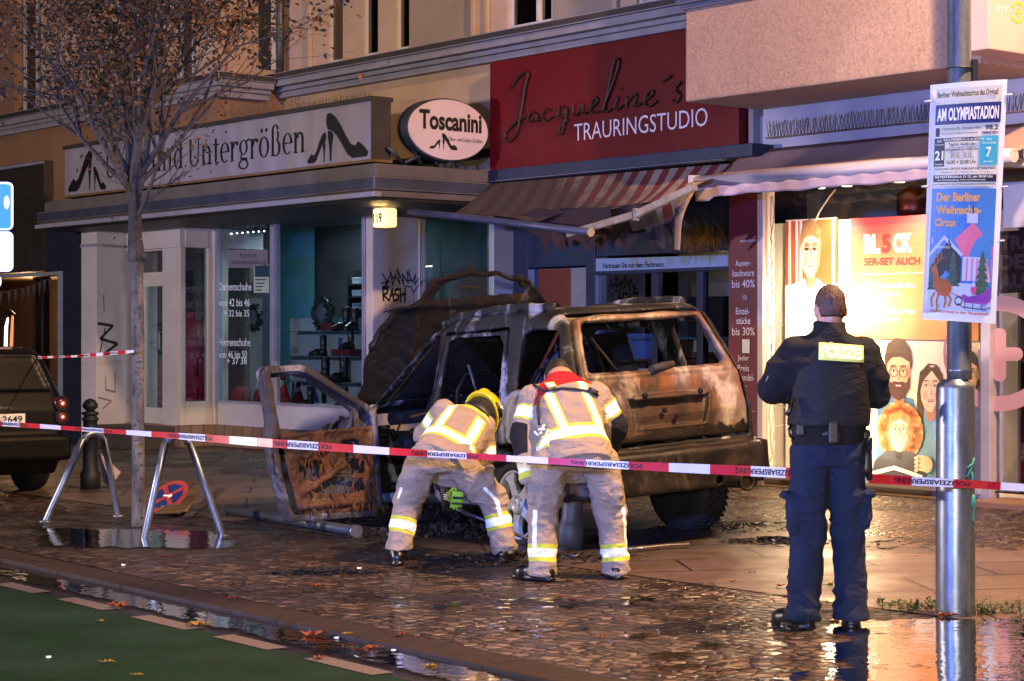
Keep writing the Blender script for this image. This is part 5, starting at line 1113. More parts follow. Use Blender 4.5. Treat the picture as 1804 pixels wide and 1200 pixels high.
bx('easel_leg', 1786, 1792, 420, 850, -.75, -.72, pm('pale_wood', '#a08468', '#8e745a', 5, .6), 'pale slanting easel leg behind the optician door glass', 'easel', 0)
bx('display_shelf', 1750, 1804, 640, 700, -1.6, -1.2, MATS['dark_panel'], 'dark display shelf deep inside the optician shop', 'shelf')
# eyes + sign box on the side of the bay
e0 = sB1 + .002; te0, te1 = tfor(sB1 + .3, 1742), .15
sb = thing('projecting_sign', 'beige square sign box with white eyes lettering and yellow ring', 'sign', W(sB1 + .15, .6, FZ(1742, 86, TB)))
ze0 = H + (600 - 86) / F * (O.y + (sB1 + .3) * U.y + te0 * Nn.y); ze1 = ze0 + 1.2
mb = MB(); FB(mb, e0, sB1 + .3, te0 - 1.5, te0, ze0, ze1, pm('sign_beige', '#c2a49a', '#b4968c', 2, .5)); mb.build('box', sb, bevel=.01)
dpt = O.y + (sB1 + .3) * U.y
def ep(x, y):
    tt_ = tfor(sB1 + .303, x); return W(sB1 + .303, tt_, H + (600 - y) / F * (O.y + (sB1 + .303) * U.y + tt_ * Nn.y))
A = Art(ep(1745, 2), ep(1815, 2), ep(1815, 50), ep(1745, 50)); YEL = pm('yellow_letters', '#d8b020', '#caa31a', 4, .5)
A.text('eyes', (1754 - 1745) / 70, (10 - 2) / 48, (1781 - 1745) / 70, (27 - 2) / 48, PW, 1); A.ring((1793 - 1745) / 70, (22 - 2) / 48, .17, .40, .04, .09, YEL, 1, 25, 155); A.ring((1793 - 1745) / 70, (22 - 2) / 48, .17, .40, .04, .09, YEL, 1, 205, 335)
A.rect(.615, .395, .76, .455, YEL, 1); A.rect(.67, .25, .705, .60, YEL, 2); A.build('lettering', sb)
# ------------------------------------------------------------------ the burnt car
cl, cr = G(919, 958), G(1226, 930)                       # where the two rear wheels stand
Rv = (cr - cl); Rv.z = 0; Rv.normalize(); Fv = Vector((-Rv.y, Rv.x, 0))
ROLL, PITCH = .055, -.050
Rw = (Rv + Vector((0, 0, ROLL))).normalized(); Fw = (Fv + Vector((0, 0, PITCH))); Fw = (Fw - Fw.dot(Rw) * Rw).normalized(); Uw = Rw.cross(Fw)
C0 = (cl + cr) / 2; C0 = Vector((C0.x, C0.y, (cl.z + cr.z) / 2 - .02))
M3 = np.array([list(Fw), list(-Rw), list(Uw)])            # rows: forward, left, up
def cw(x, y, z): return C0 + Fw * x - Rw * y + Uw * z
def cxf(vs): return vs @ M3 + np.array(C0)
def burnt(name, cols, light=.5, rust=.5, rough=.75, spots=.5, low=None, sp_=.5):
    t = NT(name); n1 = t.noise(1.5, None, 5, .55, .9); n2 = t.noise(2.4, t.coord((1, 1, .7)), 6, .6, 1.1); n3 = t.noise(22, None, 6, .75)
    c = t.ramp(n1, [(.30, cols[0]), (.46, cols[1]), (.58, cols[2]), (.72, cols[3])])
    c = t.mix(t.ramp(n2, [(.56 - .12 * rust, (0, 0, 0)), (.66, (rust, rust, rust))]), c, cols[4])
    c = t.mix(t.ramp(t.noise(2.8, t.coord((1, 1, .45), (0, 0, 1.1)), 7, .64, 1.2), [(.60 - .13 * light, (0, 0, 0)), (.69 - .08 * light, (.9, .9, .9))]), c, cols[5])
    c = t.mix(t.ramp(n3, [(.34, (spots,) * 3), (.56, (0, 0, 0))]), c, '#100d0c')
    if low: c = t.mix(t.ramp(t.math('ADD', t.attr('zl'), t.math('MULTIPLY', t.math('SUBTRACT', t.noise(4.5, None, 6, .65, .6), .5), .28)), [(low, (1, 1, 1)), (low + .02, (0, 0, 0))]), c, '#17110f'); c = t.mix(t.ramp(t.math('SUBTRACT', .115, t.math('ABSOLUTE', t.attr('rec'))), [(.02, (0, 0, 0)), (.10, (.75, .75, .75))]), c, '#2b211d')
    t.set(spec=sp_); t.set(base=c, rough=t.ramp(n2, [(.3, (rough - .2,) * 3), (.7, (min(1, rough + .15),) * 3)]), metal=.25 if sp_ > .4 else .04); t.bump(t.math('ADD', n3, t.math('MULTIPLY', t.noise(90, None, 3), .5)), .55, .006); return t.m
BODY = burnt('scorched_body', ['#08080a', '#101114', '#1c1d22', '#30313a', '#241a16', '#a2a2ac'], .58, .15, .7, .4, None, .35)
REAR = burnt('ash_and_rust_sheet', ['#1d1816', '#4a3a32', '#7a6a5e', '#97887a', '#7e4a22', '#b4a698'], .60, .9, .6, .35, .82)
RUSTD = burnt('rusted_door_panel', ['#140d09', '#2e1c10', '#4a2e18', '#66452a', '#6a3e1a', '#6e5a44'], .25, .75)
DGREY = burnt('scorched_door_edge', ['#151418', '#26262b', '#3a3a40', '#55555c', '#4e3420', '#82828a'], .35, .45)
SOOT = burnt('soot_black', ['#070606', '#0e0c0c', '#161312', '#1e1a18', '#2c1c12', '#2a2422'], .1, .2, .85)
BUMP = burnt('bumper_plastic', ['#141112', '#1d191a', '#2a2422', '#3a302a', '#4a3626', '#4c423a'], .15, .4, .5)
car = thing('burnt_car', 'burnt out off road car with raised bonnet and open front door', 'car', C0)
def yo(x, z):
    wb = np.interp(x, [-.95, -.70, -.3, 2.6, 3.2, 3.7], [.80, .87, .90, .905, .87, .74])
    return wb - np.interp(z, [.2, .55, .95, 1.12, 1.78, 2.0], [.05, .0, .0, .02, .235, .32])
PROF = [(-.80, .46), (-.84, .62), (-.86, .95), (-.80, 1.22), (-.56, 1.70), (-.40, 1.775), (.3, 1.82), (1.0, 1.79), (1.34, 1.70), (2.10, 1.16), (2.2, 1.10), (3.0, 1.0), (3.45, .86), (3.6, .6), (3.5, .34), (2.2, .30), (-.5, .34)]
def solid(Q):
    d1 = poly2(Q[:, 0], Q[:, 2], PROF); d2 = np.abs(Q[:, 1]) - yo(Q[:, 0], Q[:, 2]); return smax(d1, d2 * .97, .10)
RDW = [(1.03, 1.10), (1.02, 1.60), (.94, 1.635), (.28, 1.62), (.20, 1.55), (.12, 1.12), (.20, 1.09)]
RD = [(1.10, .44), (1.10, 1.68), (.18, 1.67), (.04, 1.15), (.06, .98), (.22, .84), (.40, .60), (.44, .44)]
FD = [(1.16, .42), (1.15, 1.66), (1.30, 1.66), (2.02, 1.13), (2.10, .95), (2.05, .42)]
FDW = [(1.18, 1.12), (1.17, 1.60), (1.32, 1.60), (1.98, 1.13)]
QW = [(-.06, 1.20), (-.06, 1.60), (-.14, 1.64), (-.46, 1.635), (-.52, 1.58), (-.62, 1.27), (-.55, 1.20)]
def rrect(px, pz, cx, cz, hx, hz, r):
    ax = np.abs(px - cx) - hx + r; az = np.abs(pz - cz) - hz + r
    return np.minimum(np.maximum(ax, az), 0) + np.sqrt(np.maximum(ax, 0) ** 2 + np.maximum(az, 0) ** 2) - r
def tg_out(Q):      # tailgate outline, measured in the y-z plane at the back
    hw_ = np.interp(Q[:, 2], [.7, 1.2, 1.75], [.755, .745, .60]); return np.maximum(np.maximum(np.abs(Q[:, 1]) - hw_, np.abs(Q[:, 2] - 1.235) - .485), Q[:, 0] + .30)
def tg_win(Q):
    hw_ = np.interp(Q[:, 2], [1.2, 1.7], [.66, .54]); return np.maximum(smax(np.abs(Q[:, 1]) - hw_, np.abs(Q[:, 2] - 1.475) - .185, .05), Q[:, 0] + .2)
def shell(Q, th=.04):
    d = solid(Q); return np.maximum(d, -(d + th)), d
def body_f(Q):
    sh, d = shell(Q); x, y, z = Q[:, 0], Q[:, 1], Q[:, 2]
    left = -y                                              # negative where y>0
    for pl, one in ((RD, True), (FD, True), (QW, False), (RDW, False), (FDW, False)):
        p = poly2(x, z, pl) - (.007 if one else 0)
        p = np.maximum(p, (.3 - y) if one else (.3 - np.abs(y)))
        sh = smax(sh, -p, .012)
    sh = smax(sh, -(tg_out(Q) - .008), .01)
    ws = np.maximum(np.maximum(np.abs(y) - np.interp(z, [1.15, 1.7], [.74, .60]), np.abs(z - 1.42) - .25), 1.1 - x); sh = smax(sh, -ws, .02)
    eb = np.maximum(np.maximum(np.abs(y) - .74, 2.22 - x), np.maximum(x - 3.42, .75 - z)); sh = smax(sh, -eb, .03)
    for wx in (0, 2.82):
        wh = np.sqrt((x - wx) ** 2 + (z - .38) ** 2) - .43; wh = np.maximum(wh, .52 - np.abs(y)); sh = smax(sh, -wh, .02)
        well = np.maximum(np.abs(np.sqrt((x - wx) ** 2 + (z - .38) ** 2) - .45) - .018, np.maximum(np.abs(y) - .86, .5 - np.abs(y))); well = np.maximum(well, .36 - z); sh = np.minimum(sh, np.maximum(well, d))
    rail = np.maximum(np.abs(np.abs(y) - .615) - .02, np.maximum(np.abs(z - np.interp(x, [-.4, .3, 1.0, 1.3], [1.80, 1.84, 1.815, 1.75])) - .025, np.maximum(-.35 - x, x - 1.25))); sh = smin(sh, rail, .02)
    return sh.astype(np.float32)
dents = lambda sc, amp: (lambda vs: amp * vnoise(vs * sc, 3) + amp * .5 * vnoise(vs * sc * 2.6, 5))
blob('body', body_f, (-1.0, -1.02, .22), (3.75, 1.02, 1.95), .0175, BODY, car, 1, cxf, dents(2.5, .012))
def rdoor_f(Q):
    sh, d = shell(Q, .05); p = np.maximum(poly2(Q[:, 0], Q[:, 2], RD) + .006, .3 - Q[:, 1]); w_ = np.maximum(poly2(Q[:, 0], Q[:, 2], RDW), .3 - Q[:, 1])
    return smax(smax(sh, p, .012), -w_, .012)
rd = blob('rear_door', rdoor_f, (-.05, .55, .35), (1.2, 1.0, 1.75), .013, BODY, car, 1, cxf, dents(3, .008))
mb = MB(); a = cw(.62, .915, 1.02); mb.tube([a, a - Rw * .03 , a - Rw * .03 - Fw * .16, a - Fw * .16], .014, SOOT, 8); mb.build('handle', rd)
def tgate_f(Q):
    sh, d = shell(Q, .065); p = tg_out(Q) + .006; sh = smax(smax(sh, p, .02), -tg_win(Q), .02)
    y, z = Q[:, 1], Q[:, 2]; hw_ = np.interp(z, [.88, 1.06], [.31, .37]); rec = np.maximum(np.maximum(np.abs(y + .02) - hw_, np.abs(z - .97) - .105), -(Q[:, 0] + .2) * 0 + (d * -1 - .024))
    rec2 = np.maximum(np.maximum(np.abs(y + .02) - hw_, np.abs(z - .97) - .105), -(d + .036)); sh = smax(sh, -rec2, .010); lipd = np.maximum(np.abs(np.maximum(np.abs(y + .02) - hw_ - .012, np.abs(z - .97) - .117)) - .007, np.abs(d - .004) - .006); sh = smin(sh, lipd, .01)
    bar_ = np.maximum(np.maximum(np.abs(y + .02) - .34, np.abs(z - 1.085) - .018), np.abs(d - .008) - .02); sh = smin(sh, bar_, .015)
    fl = np.maximum(np.abs(tg_win(Q) - .03) - .012, np.abs(d - .0) - .014); sh = smin(sh, fl, .02)
    return sh
def tfold(vs):
    lowz = np.clip((.86 - vs[:, 2]) / .1, 0, 1); return .008 * vnoise(vs * 4, 2) + .004 * vnoise(vs * 14, 4) + .010 * lowz * vnoise(vs * 10, 6)
tgt = blob('tailgate', tgate_f, (-.95, -.85, .68), (-.20, .85, 1.80), .0115, REAR, car, 1, cxf, tfold, {'zl': lambda vs: vs[:, 2], 'rec': lambda vs: np.maximum(np.maximum(np.abs(vs[:, 1] + .02) - .36, np.abs(vs[:, 2] - .97) - .11), 0) })
mb = MB()
for y, z in ((.05, .98), (-.06, .93), (.22, 1.10), (-.30, 1.10)): mb.lathe(cw(-.855, y, z), [(.012, -.01), (.022, 0), (.02, .012), (.008, .014)], SOOT, 12, -Fw)
mb.build('lock', tgt)
mb = MB(); mb.tube([cw(-.80, .42, 1.30), cw(-.62, .50, 1.55)], .010, SOOT, 6); mb.tube([cw(-.80, .1, 1.285), cw(-.78, -.02, 1.30), cw(-.76, -.14, 1.32)], [.03, .035, .02], DGREY, 8); mb.build('wiper', tgt)
# rear bumper with its lower valance
def bump_f(Q):
    x, y, z = Q[:, 0], Q[:, 1], Q[:, 2]; e = np.interp(np.abs(y), [0, .6, .8, .92], [0, .03, .10, .26])
    bx_ = np.maximum(np.abs(x + .90 - e * 1.0) - .13, np.abs(y) - .935)
    d = smax(bx_, np.abs(z - .535) - .155, .05); side = np.maximum(np.maximum(np.abs(np.abs(y) - .90) - .035, np.abs(x + .58) - .26), np.abs(z - .56) - .13); d = smin(d, side, .05)
    groove = np.maximum(np.abs(z - .60) - .012, -(x + .98)); up = np.maximum(np.maximum(np.abs(x + .84 - e * .8) - .07, np.abs(y) - .88), np.abs(z - .685) - .035); d = smin(d, up, .03)
    ex = np.maximum(np.sqrt((y + .52) ** 2 + (z - .44) ** 2) - .07, np.abs(x + .98) - .07); d = smax(d, -ex, .02)
    hole = np.maximum(np.sqrt((y + .30) ** 2 + (z - .43) ** 2) - .03, np.abs(x + .98) - .06); return smax(d, -hole, .01)
bp = blob('rear_bumper', bump_f, (-1.12, -1.0, .33), (-.25, 1.0, .78), .014, BUMP, car, 1, cxf, dents(3.5, .008))
mb = MB(); c = cw(-.95, -.53, .40); mb.tube([c + (Rw * math.cos(a) + Uw * math.sin(a)) * .062 - Fw * .09 for a in np.linspace(0, 6.28, 22)], .014, REAR, 6, caps=False); mb.tube([c - Fw * .08, c + Fw * .6], .05, SOOT, 14); mb.build('exhaust', car)
# bonnet standing upright, burnt through behind its front edge
hb = np.array([2.12, 0, 1.10]); th = R(98)
def bon_f(Q):
    q = Q - hb; l = q[:, 0] * math.cos(R(106)) + q[:, 2] * math.sin(R(106)); n = -q[:, 0] * math.sin(R(106)) + q[:, 2] * math.cos(R(106)); y = q[:, 1]
    out = np.maximum(poly2(y, l, [(-.95, 0), (-.95, .60), (-.93, .85), (-.79, .96), (-.58, 1.10), (-.30, 1.165), (-.05, 1.175), (.15, 1.15), (.30, 1.10), (.44, .97), (.66, .84), (.80, .62), (.88, .4), (.90, 0)]) + .030 * vnoise(np.stack([y * 9, l * 9, y * 0], 1), 2), -l - .05)
    hole = poly2(y, l, [(.30, .93), (.26, 1.02), (.13, 1.085), (-.1, 1.122), (-.3, 1.115), (-.5, 1.06), (-.61, .98), (-.64, .94), (-.4, .945), (-.15, .93), (.05, .94)]) - .012 * vnoise(np.stack([y * 14, l * 14, y * 0], 1), 9)
    ridge = .05 * np.exp(-((np.abs(y) - .50) / .07) ** 2) + .03 * np.exp(-((l - .88) / .04) ** 2); n2 = n + .10 * (y / .8) ** 2 - ridge
    d = smax(np.abs(n2) - .014, out, .02); d = smax(d, -hole, .015); rim = np.maximum(np.abs(out + .02) - .018, np.abs(n2) - .035); rim = np.maximum(rim, .5 - l); return smin(d, rim, .02)
bon = blob('bonnet', bon_f, (1.55, -1.12, 1.0), (2.35, .98, 2.35), .014, burnt('burnt_bonnet', ['#040404', '#070708', '#0b0b0d', '#131316', '#34200f', '#4a4850'], .34, .30, .9, .5, None, .22), car, 1, cxf, lambda vs: .016 * vnoise(vs * 4, 3) + .010 * vnoise(vs * 11, 5) + .005 * vnoise(vs * 26, 6))
mb = MB()
for q in ([(1.88, -.14, 1.98), (1.86, -.20, 2.03), (1.85, -.14, 2.07), (1.84, -.02, 2.09)], [(1.84, -.02, 2.09), (1.84, .08, 2.07)], [(1.85, -.14, 2.07), (1.84, .10, 2.10)]): mb.tube([cw(*p) for p in q], [.016, .012, .008, .004][:len(q)], SOOT, 6)
mb.build('wire', bon)
# open front door, hinged at the A-pillar
hx = cw(2.06, .90, 0); ang = R(84); dl = (-Fw * math.cos(ang) - Rw * math.sin(ang)); dn = dl.cross(Uw).normalized()
if dn.dot(Vector((0, 0, H)) - hx) < 0: dn = -dn
MD = np.array([list(dl), list(dn), list(Uw)]); DZ = -.10
def dxf(vs): return vs @ MD + np.array(hx) + np.array(Uw) * DZ
DO = [(0, .42), (.0, 1.18), (.10, 1.27), (.62, 1.60), (.70, 1.625), (1.0, 1.62), (1.045, 1.585), (1.02, 1.18), (1.055, 1.06), (1.03, .78), (.95, .46), (.90, .36), (.05, .32)]
DW = [(.20, 1.07), (.20, 1.21), (.30, 1.285), (.62, 1.515), (.72, 1.545), (.955, 1.54), (.965, 1.50), (.925, 1.05)]
DI = [(.09, .46), (.10, .97), (.86, .99), (.88, .85), (.80, .50), (.76, .45)]
def door_f(Q):
    l, n, z = Q[:, 0], Q[:, 1], Q[:, 2]; n = n + .05 * ((z - .9) / .7) ** 2 * (z < .9) + .10 * np.clip(z - 1.1, 0, 1) ; o = poly2(l, z, DO); w_ = poly2(l, z, DW)
    skin = smax(np.abs(n) - .014, o, .02); fl = np.maximum(np.abs(o + .028) - .030, np.abs(n - .045) - .06); fr2 = np.maximum(np.abs(w_ - .028) - .030, np.abs(n - .02) - .035); fr2 = np.maximum(fr2, o)
    d = smin(skin, fl, .02); d = smax(d, -w_, .012); d = smin(d, fr2, .02); return d
fd = blob('front_door', door_f, (-.1, -.15, .25), (1.15, .25, 1.72), .0115, DGREY, car, 1, dxf, dents(4, .007))
def inner_f(Q):
    l, n, z = Q[:, 0], Q[:, 1], Q[:, 2]; nn = n + .05 * ((z - .9) / .7) ** 2 * (z < .9); pl = smax(np.abs(nn - .085) - .012, poly2(l, z, [(.03, .38), (.03, 1.05), (.95, 1.06), (.93, .84), (.84, .46), (.80, .38)]), .02)
    for h in ([(.16, .56), (.30, .55), (.66, .56), (.70, .62), (.40, .68), (.20, .64)], [(.52, .70), (.76, .68), (.80, .80), (.60, .82)], [(.18, .86), (.38, .86), (.36, .98), (.2, .96)], [(.16, .70), (.42, .70), (.36, .80), (.14, .80)]):
        pl = smax(pl, -(poly2(l, z, h) - .018 * vnoise(np.stack([l * 12, z * 12, z * 0], 1), 4)), .02)
    ringd = np.sqrt((np.sqrt((l - .74) ** 2 + (z - .94) ** 2) - .07) ** 2 + (nn - .10) ** 2) - .016; pl = smin(pl, ringd, .015)
    brace = rcone(np.stack([l, nn, z], 1), (.78, .10, .58), (.36, .10, .78), .03, .03); pl = smin(pl, brace, .02); bot = rcone(np.stack([l, nn, z], 1), (.14, .10, .47), (.78, .10, .47), .035, .035); pl = smin(pl, bot, .02)
    top = rcone(np.stack([l, nn, z], 1), (.06, .09, 1.06), (.93, .09, 1.06), .018, .018); return smin(pl, top, .02)
blob('inner_panel', inner_f, (-.05, -.02, .30), (1.05, .2, 1.15), .010, RUSTD, fd, 1, dxf, lambda vs: .010 * vnoise(vs * 16, 3) + .006 * vnoise(vs * 40, 5))
mb = MB(); dp = lambda l, n, z: hx + dl * l + dn * n + Uw * (z + DZ)
random.seed(21)
for k in range(46):
    l, z = random.uniform(.08, .82), random.uniform(.42, .98); p = dp(l, .10, z); q = p + dl * random.uniform(-.03, .03) + Uw * -random.uniform(.03, .14) + dn * random.uniform(0, .02); mb.tube([p, p.lerp(q, .5) + dl * random.uniform(-.02, .02), q], [.012, .009, .003], RUSTD, 5)
mb.build('melted_trim', fd)
mb = MB(); mb.tube([dp(.22, .02, 1.06), dp(.20, .02, 1.22)], .012, DGREY, 6); mb.tube([dp(.3, .06, .7), dp(.40, .07, .68), dp(.48, .07, .73)], .010, DGREY, 6); mb.build('window_guide', fd)
# wheels
TYRE = pm('burnt_rubber', '#0d0c0c', '#1a1716', 9, .75, bump=.6, bscale=30, bdist=.02); RIM = pm('alloy_grey', '#b4b8be', '#969aa2', 14, .35, .1); HUB = pm('brake_rust', '#2c211c', '#3c2a20', 9, .7)
def wheel(x, y, r, w_, z, rim, label=None, tyre=True):
    s = 1 if y > 0 else -1; c = cw(x, y, z); ax = -Rw * s                     # ax: outward
    root = MB(); root.lathe(c, [(.10, -.11), (.16, -.09), (.16, -.05), (.09, -.02)], HUB, 24, ax); wh = root.build('wheel', car)
    if label: wh['label'] = label
    if tyre:
        mb = MB(); mb.lathe(c, [(rim, -w_ / 2), (r * .93, -w_ / 2), (r, -w_ * .38), (r, w_ * .38), (r * .93, w_ / 2), (rim, w_ / 2), (rim - .01, 0)], TYRE, 44, ax)
        e = ax.orthogonal().normalized(); g = ax.cross(e)
        for k in range(44):
            a = 2 * math.pi * k / 44; p = c + (e * math.cos(a) + g * math.sin(a)) * r; tdir = (-e * math.sin(a) + g * math.cos(a))
            for q in (-.28, .02, .30): bar2(mb, p + ax * (w_ * q) - tdir * .018, p + ax * (w_ * q + .02) + tdir * .012, .05, .008, TYRE)
        mb.build('tyre', wh)
    mb = MB(); mb.lathe(c, [(rim, -w_ * .42), (rim - .02, -w_ * .40), (rim - .03, w_ * .30), (rim - .02, w_ * .44), (rim + .006, w_ * .46), (rim + .004, -w_ * .4)], RIM, 40, ax)
    e = Uw; g = ax.cross(e)
    for k in range(5):
        a = R(72 * k + 20); r_ = e * math.cos(a) + g * math.sin(a); tt_ = -e * math.sin(a) + g * math.cos(a); o_ = w_ * .36
        pts = [(.05, .05), (.11, .036), (rim * .72, .040), (rim - .025, .075)]
        ring = [c + r_ * rr_ + tt_ * hw_ + ax * o_ for rr_, hw_ in pts] + [c + r_ * rr_ - tt_ * hw_ + ax * (o_) for rr_, hw_ in pts[::-1]]
        mb.prism([p - ax * .03 for p in ring], ax * .035, RIM)
    mb.lathe(c + ax * w_ * .30, [(.075, 0), (.078, .03), (.05, .045), (.035, .05), (.03, .043), (.005, .043)], RIM, 24, ax)
    for k in range(5):
        a = R(72 * k + 56); mb.lathe(c + (e * math.cos(a) + g * math.sin(a)) * .056 + ax * (w_ * .30 + .035), [(.011, 0), (.011, .012), (.004, .014)], pm('bolt_steel', '#c0c2c6', '#a2a4a8', 9, .3, .8), 8, ax)
    mb.build('rim', wh, bevel=0); return wh
def bar2(mb, a, b, w_, h_, m):
    d = (b - a).normalized(); e = d.cross(Uw).normalized() * w_ / 2; g = d.cross(e).normalized() * h_ / 2
    mb.hexa([a - e - g, b - e - g, b + e - g, a + e - g, a - e + g, b - e + g, b + e + g, a + e + g], m)
wheel(0, .76, .325, .22, .345, .262, 'silver alloy wheel with burnt tyre'); wheel(0, -.78, .375, .26, .345, .235, 'wheel still wearing its thick tyre'); wheel(2.82, .78, .27, .16, .40, .255, 'front rim with its tyre burnt away'); wheel(2.82, -.78, .27, .16, .40, .255, 'front rim with its tyre burnt away')
# what is left inside
mb = MB()
def cyt(q, r, m=SOOT, n=6): mb.tube([cw(*p) for p in q], r, m, n)
for y in (.38, -.38):
    for x in (1.25, .2):
        cyt([(x, y - .22, .62), (x - .12, y - .22, 1.22), (x - .13, y - .14, 1.34), (x - .13, y + .14, 1.34), (x - .12, y + .22, 1.22), (x, y + .22, .62)], .016); cyt([(x, y - .22, .62), (x + .5, y - .22, .66), (x + .5, y + .22, .66), (x, y + .22, .62)], .018)
        for k in range(5): cyt([(x - .02 - .02 * k, y - .21, .72 + .1 * k), (x - .03 - .02 * k, y + .21, .73 + .1 * k)], .008)
mb.build('seat_frame', car)
mb = MB(); mb.grid([[cw(1.36 + .74 * i / 6, q * (.58 + .13 * i / 6) , 1.66 - .52 * i / 6) for q in (-1, -.5, 0, .5, 1)] for i in range(7)], SOOT, thick=.012, nrm=Uw); mb.build('windscreen', car)
mb = MB(); mb.prism([cw(x, -yo(x, z) + .03, z) for x, z in ((1.18, 1.10), (1.17, 1.60), (1.32, 1.60), (1.98, 1.13))], -Rw * .01, SOOT); mb.prism([cw(x, -yo(x, z) + .03, z) for x, z in ((.55, 1.10), (.55, 1.60), (1.0, 1.60), (1.02, 1.1))], -Rw * .01, SOOT); mb.build('sooty_window', car)
mb = MB(); cyt([(2.0, -.74, 1.02), (2.0, .74, 1.02)], .06, SOOT, 10); cyt([(1.95, -.7, .8), (1.95, .7, .8)], .07, SOOT, 10); cyt([(1.95, .38, .98), (1.70, .38, 1.05)], .025); cyt([(1.68 + .02 * math.sin(a), .38 + .18 * math.cos(a), 1.06 + .18 * math.sin(a)) for a in np.linspace(0, 6.28, 22)], .012); mb.build('dashboard', car)
mb = MB(); cyt([(1.10, .80, .44), (1.12, .79, 1.1), (1.12, .68, 1.66)], .045, BODY, 8); cyt([(.75, .60, .98), (.84, .66, 1.42)], .013, DGREY, 6); cyt([(1.6, .84, 1.02), (1.2, .86, 1.06)], .012, RUSTD, 5); mb.build('pillar', car)
random.seed(4)
mb = MB()
for k in range(60):
    x, y, z = random.uniform(2.25, 3.4), random.uniform(-.65, .7), random.uniform(.45, .95); d = Vector((random.gauss(0, .12), random.gauss(0, .12), random.gauss(0, .08))); cyt([(x, y, z), (x + d.x, y + d.y, z + d.z), (x + d.x * 2, y + d.y + .03, z + d.z * 1.2)], random.uniform(.008, .04))
for k in range(50):
    x, y = random.uniform(1.0, 2.2), random.uniform(.2, .95); z = random.uniform(.12, .55); cyt([(x, y, z), (x + random.gauss(0, .1), y + random.gauss(0, .05), z - random.uniform(.05, .2))], random.uniform(.005, .02), random.choice([SOOT, SOOT, RUSTD]))
mb.build('engine_remains', car)['kind'] = 'stuff'
# ------------------------------------------------------------------ people
def fabric(name, c1, c2, rough=.85, weave=260, stripes=True, fold=.62):
    t = NT(name); c = t.ramp(t.noise(7, None, 6, .65), [(.3, c1), (.7, c2)])
    c = t.mix(t.ramp(t.noise(2.2, None, 4), [(.55, (0, 0, 0)), (.8, (.4, .4, .4))]), c, tuple(x * .88 for x in lin(c2)[:3]))
    r = rough
    if stripes:
        b = t.attr('black'); y = t.attr('yellow'); wv_ = t.attr('white'); ge = lambda q: t.math('GREATER_THAN', q, 0.0)
        c = t.mix(ge(b), c, '#141416'); c = t.mix(ge(y), c, '#c2c43c'); c = t.mix(ge(wv_), c, '#f4f4f0'); c = t.mix(ge(t.attr('red')), c, '#9c1a1e')
    t.set(base=c, rough=r, spec=.3)
    n1 = t.math('ABSOLUTE', t.math('SUBTRACT', t.noise(6, t.coord((1, 1, 1.7), (.3, .5, 0)), 3, .5, 1.2), .5)); n2 = t.math('ABSOLUTE', t.math('SUBTRACT', t.noise(13, t.coord((1, 1, 1.5), (.7, -.4, 0)), 3, .5, .8), .5)); h = t.math('ADD', t.math('ADD', t.math('MULTIPLY', n1, 2.4), n2), t.math('MULTIPLY', t.noise(weave, None, 2), .12)); t.bump(h, fold, .018)
    return t.m
TAN = fabric('turnout_cloth', '#9c8973', '#8e7c68'); NAVYC = fabric('police_navy_cloth', '#152138', '#101a2d', stripes=False, fold=.6); BLKC = fabric('police_black_cloth', '#0c0c0f', '#121215', stripes=False, fold=.45)
VEST = fabric('ballistic_vest_cloth', '#0f0f12', '#161619', .7, stripes=False, fold=.3)
t = NT('skin'); t.set(base=t.ramp(t.noise(14, None, 4), [(.3, '#b98468'), (.7, '#a8745a')]), rough=.5); t.bump(t.noise(120), .15, .002); SKN = t.m
t = NT('cropped_hair'); t.set(base=t.ramp(t.noise(60, t.coord((1, 1, .25)), 5, .7), [(.3, '#2a1710'), (.55, '#4a2c1e'), (.75, '#6a4630')]), rough=.6); t.bump(t.noise(150, t.coord((1, 1, .15)), 3), .8, .006); HAIR = t.m
BOOTM = pm('boot_leather', '#0d0c0c', '#171514', 12, .32, bump=.3, bscale=60); GLOVE = pm('glove_lime', '#7fae1e', '#6c9a18', 9, .7); GLB = pm('glove_black', '#121212', '#1b1b1b', 9, .6)
HELM = pm('helmet_yellow', '#d9bc0a', '#ccae08', 4, .25); HELB = pm('helmet_black', '#101012', '#191a1c', 6, .5)
RFW = pm('reflective_white', '#f0f0ec', '#e4e4e0', 9, .4)
V3 = lambda p: np.array(list(p), np.float32)
def nrm(v): v = np.array(v, np.float64); return v / np.linalg.norm(v)
def foldfn(scale, amp, seed=1, aniso=(1, 1, 2.6), keep=None):
    def f(vs):
        p = vs * np.array(aniso) * scale; r = 1 - np.abs(vnoise(p + .35 * vnoise(p * .6, seed + 7)[:, None], seed)); d = amp * (r ** 2.2 - .5) + amp * .4 * vnoise(p * 2.3, seed + 3)
        return d if keep is None else d * keep(vs)
    return f
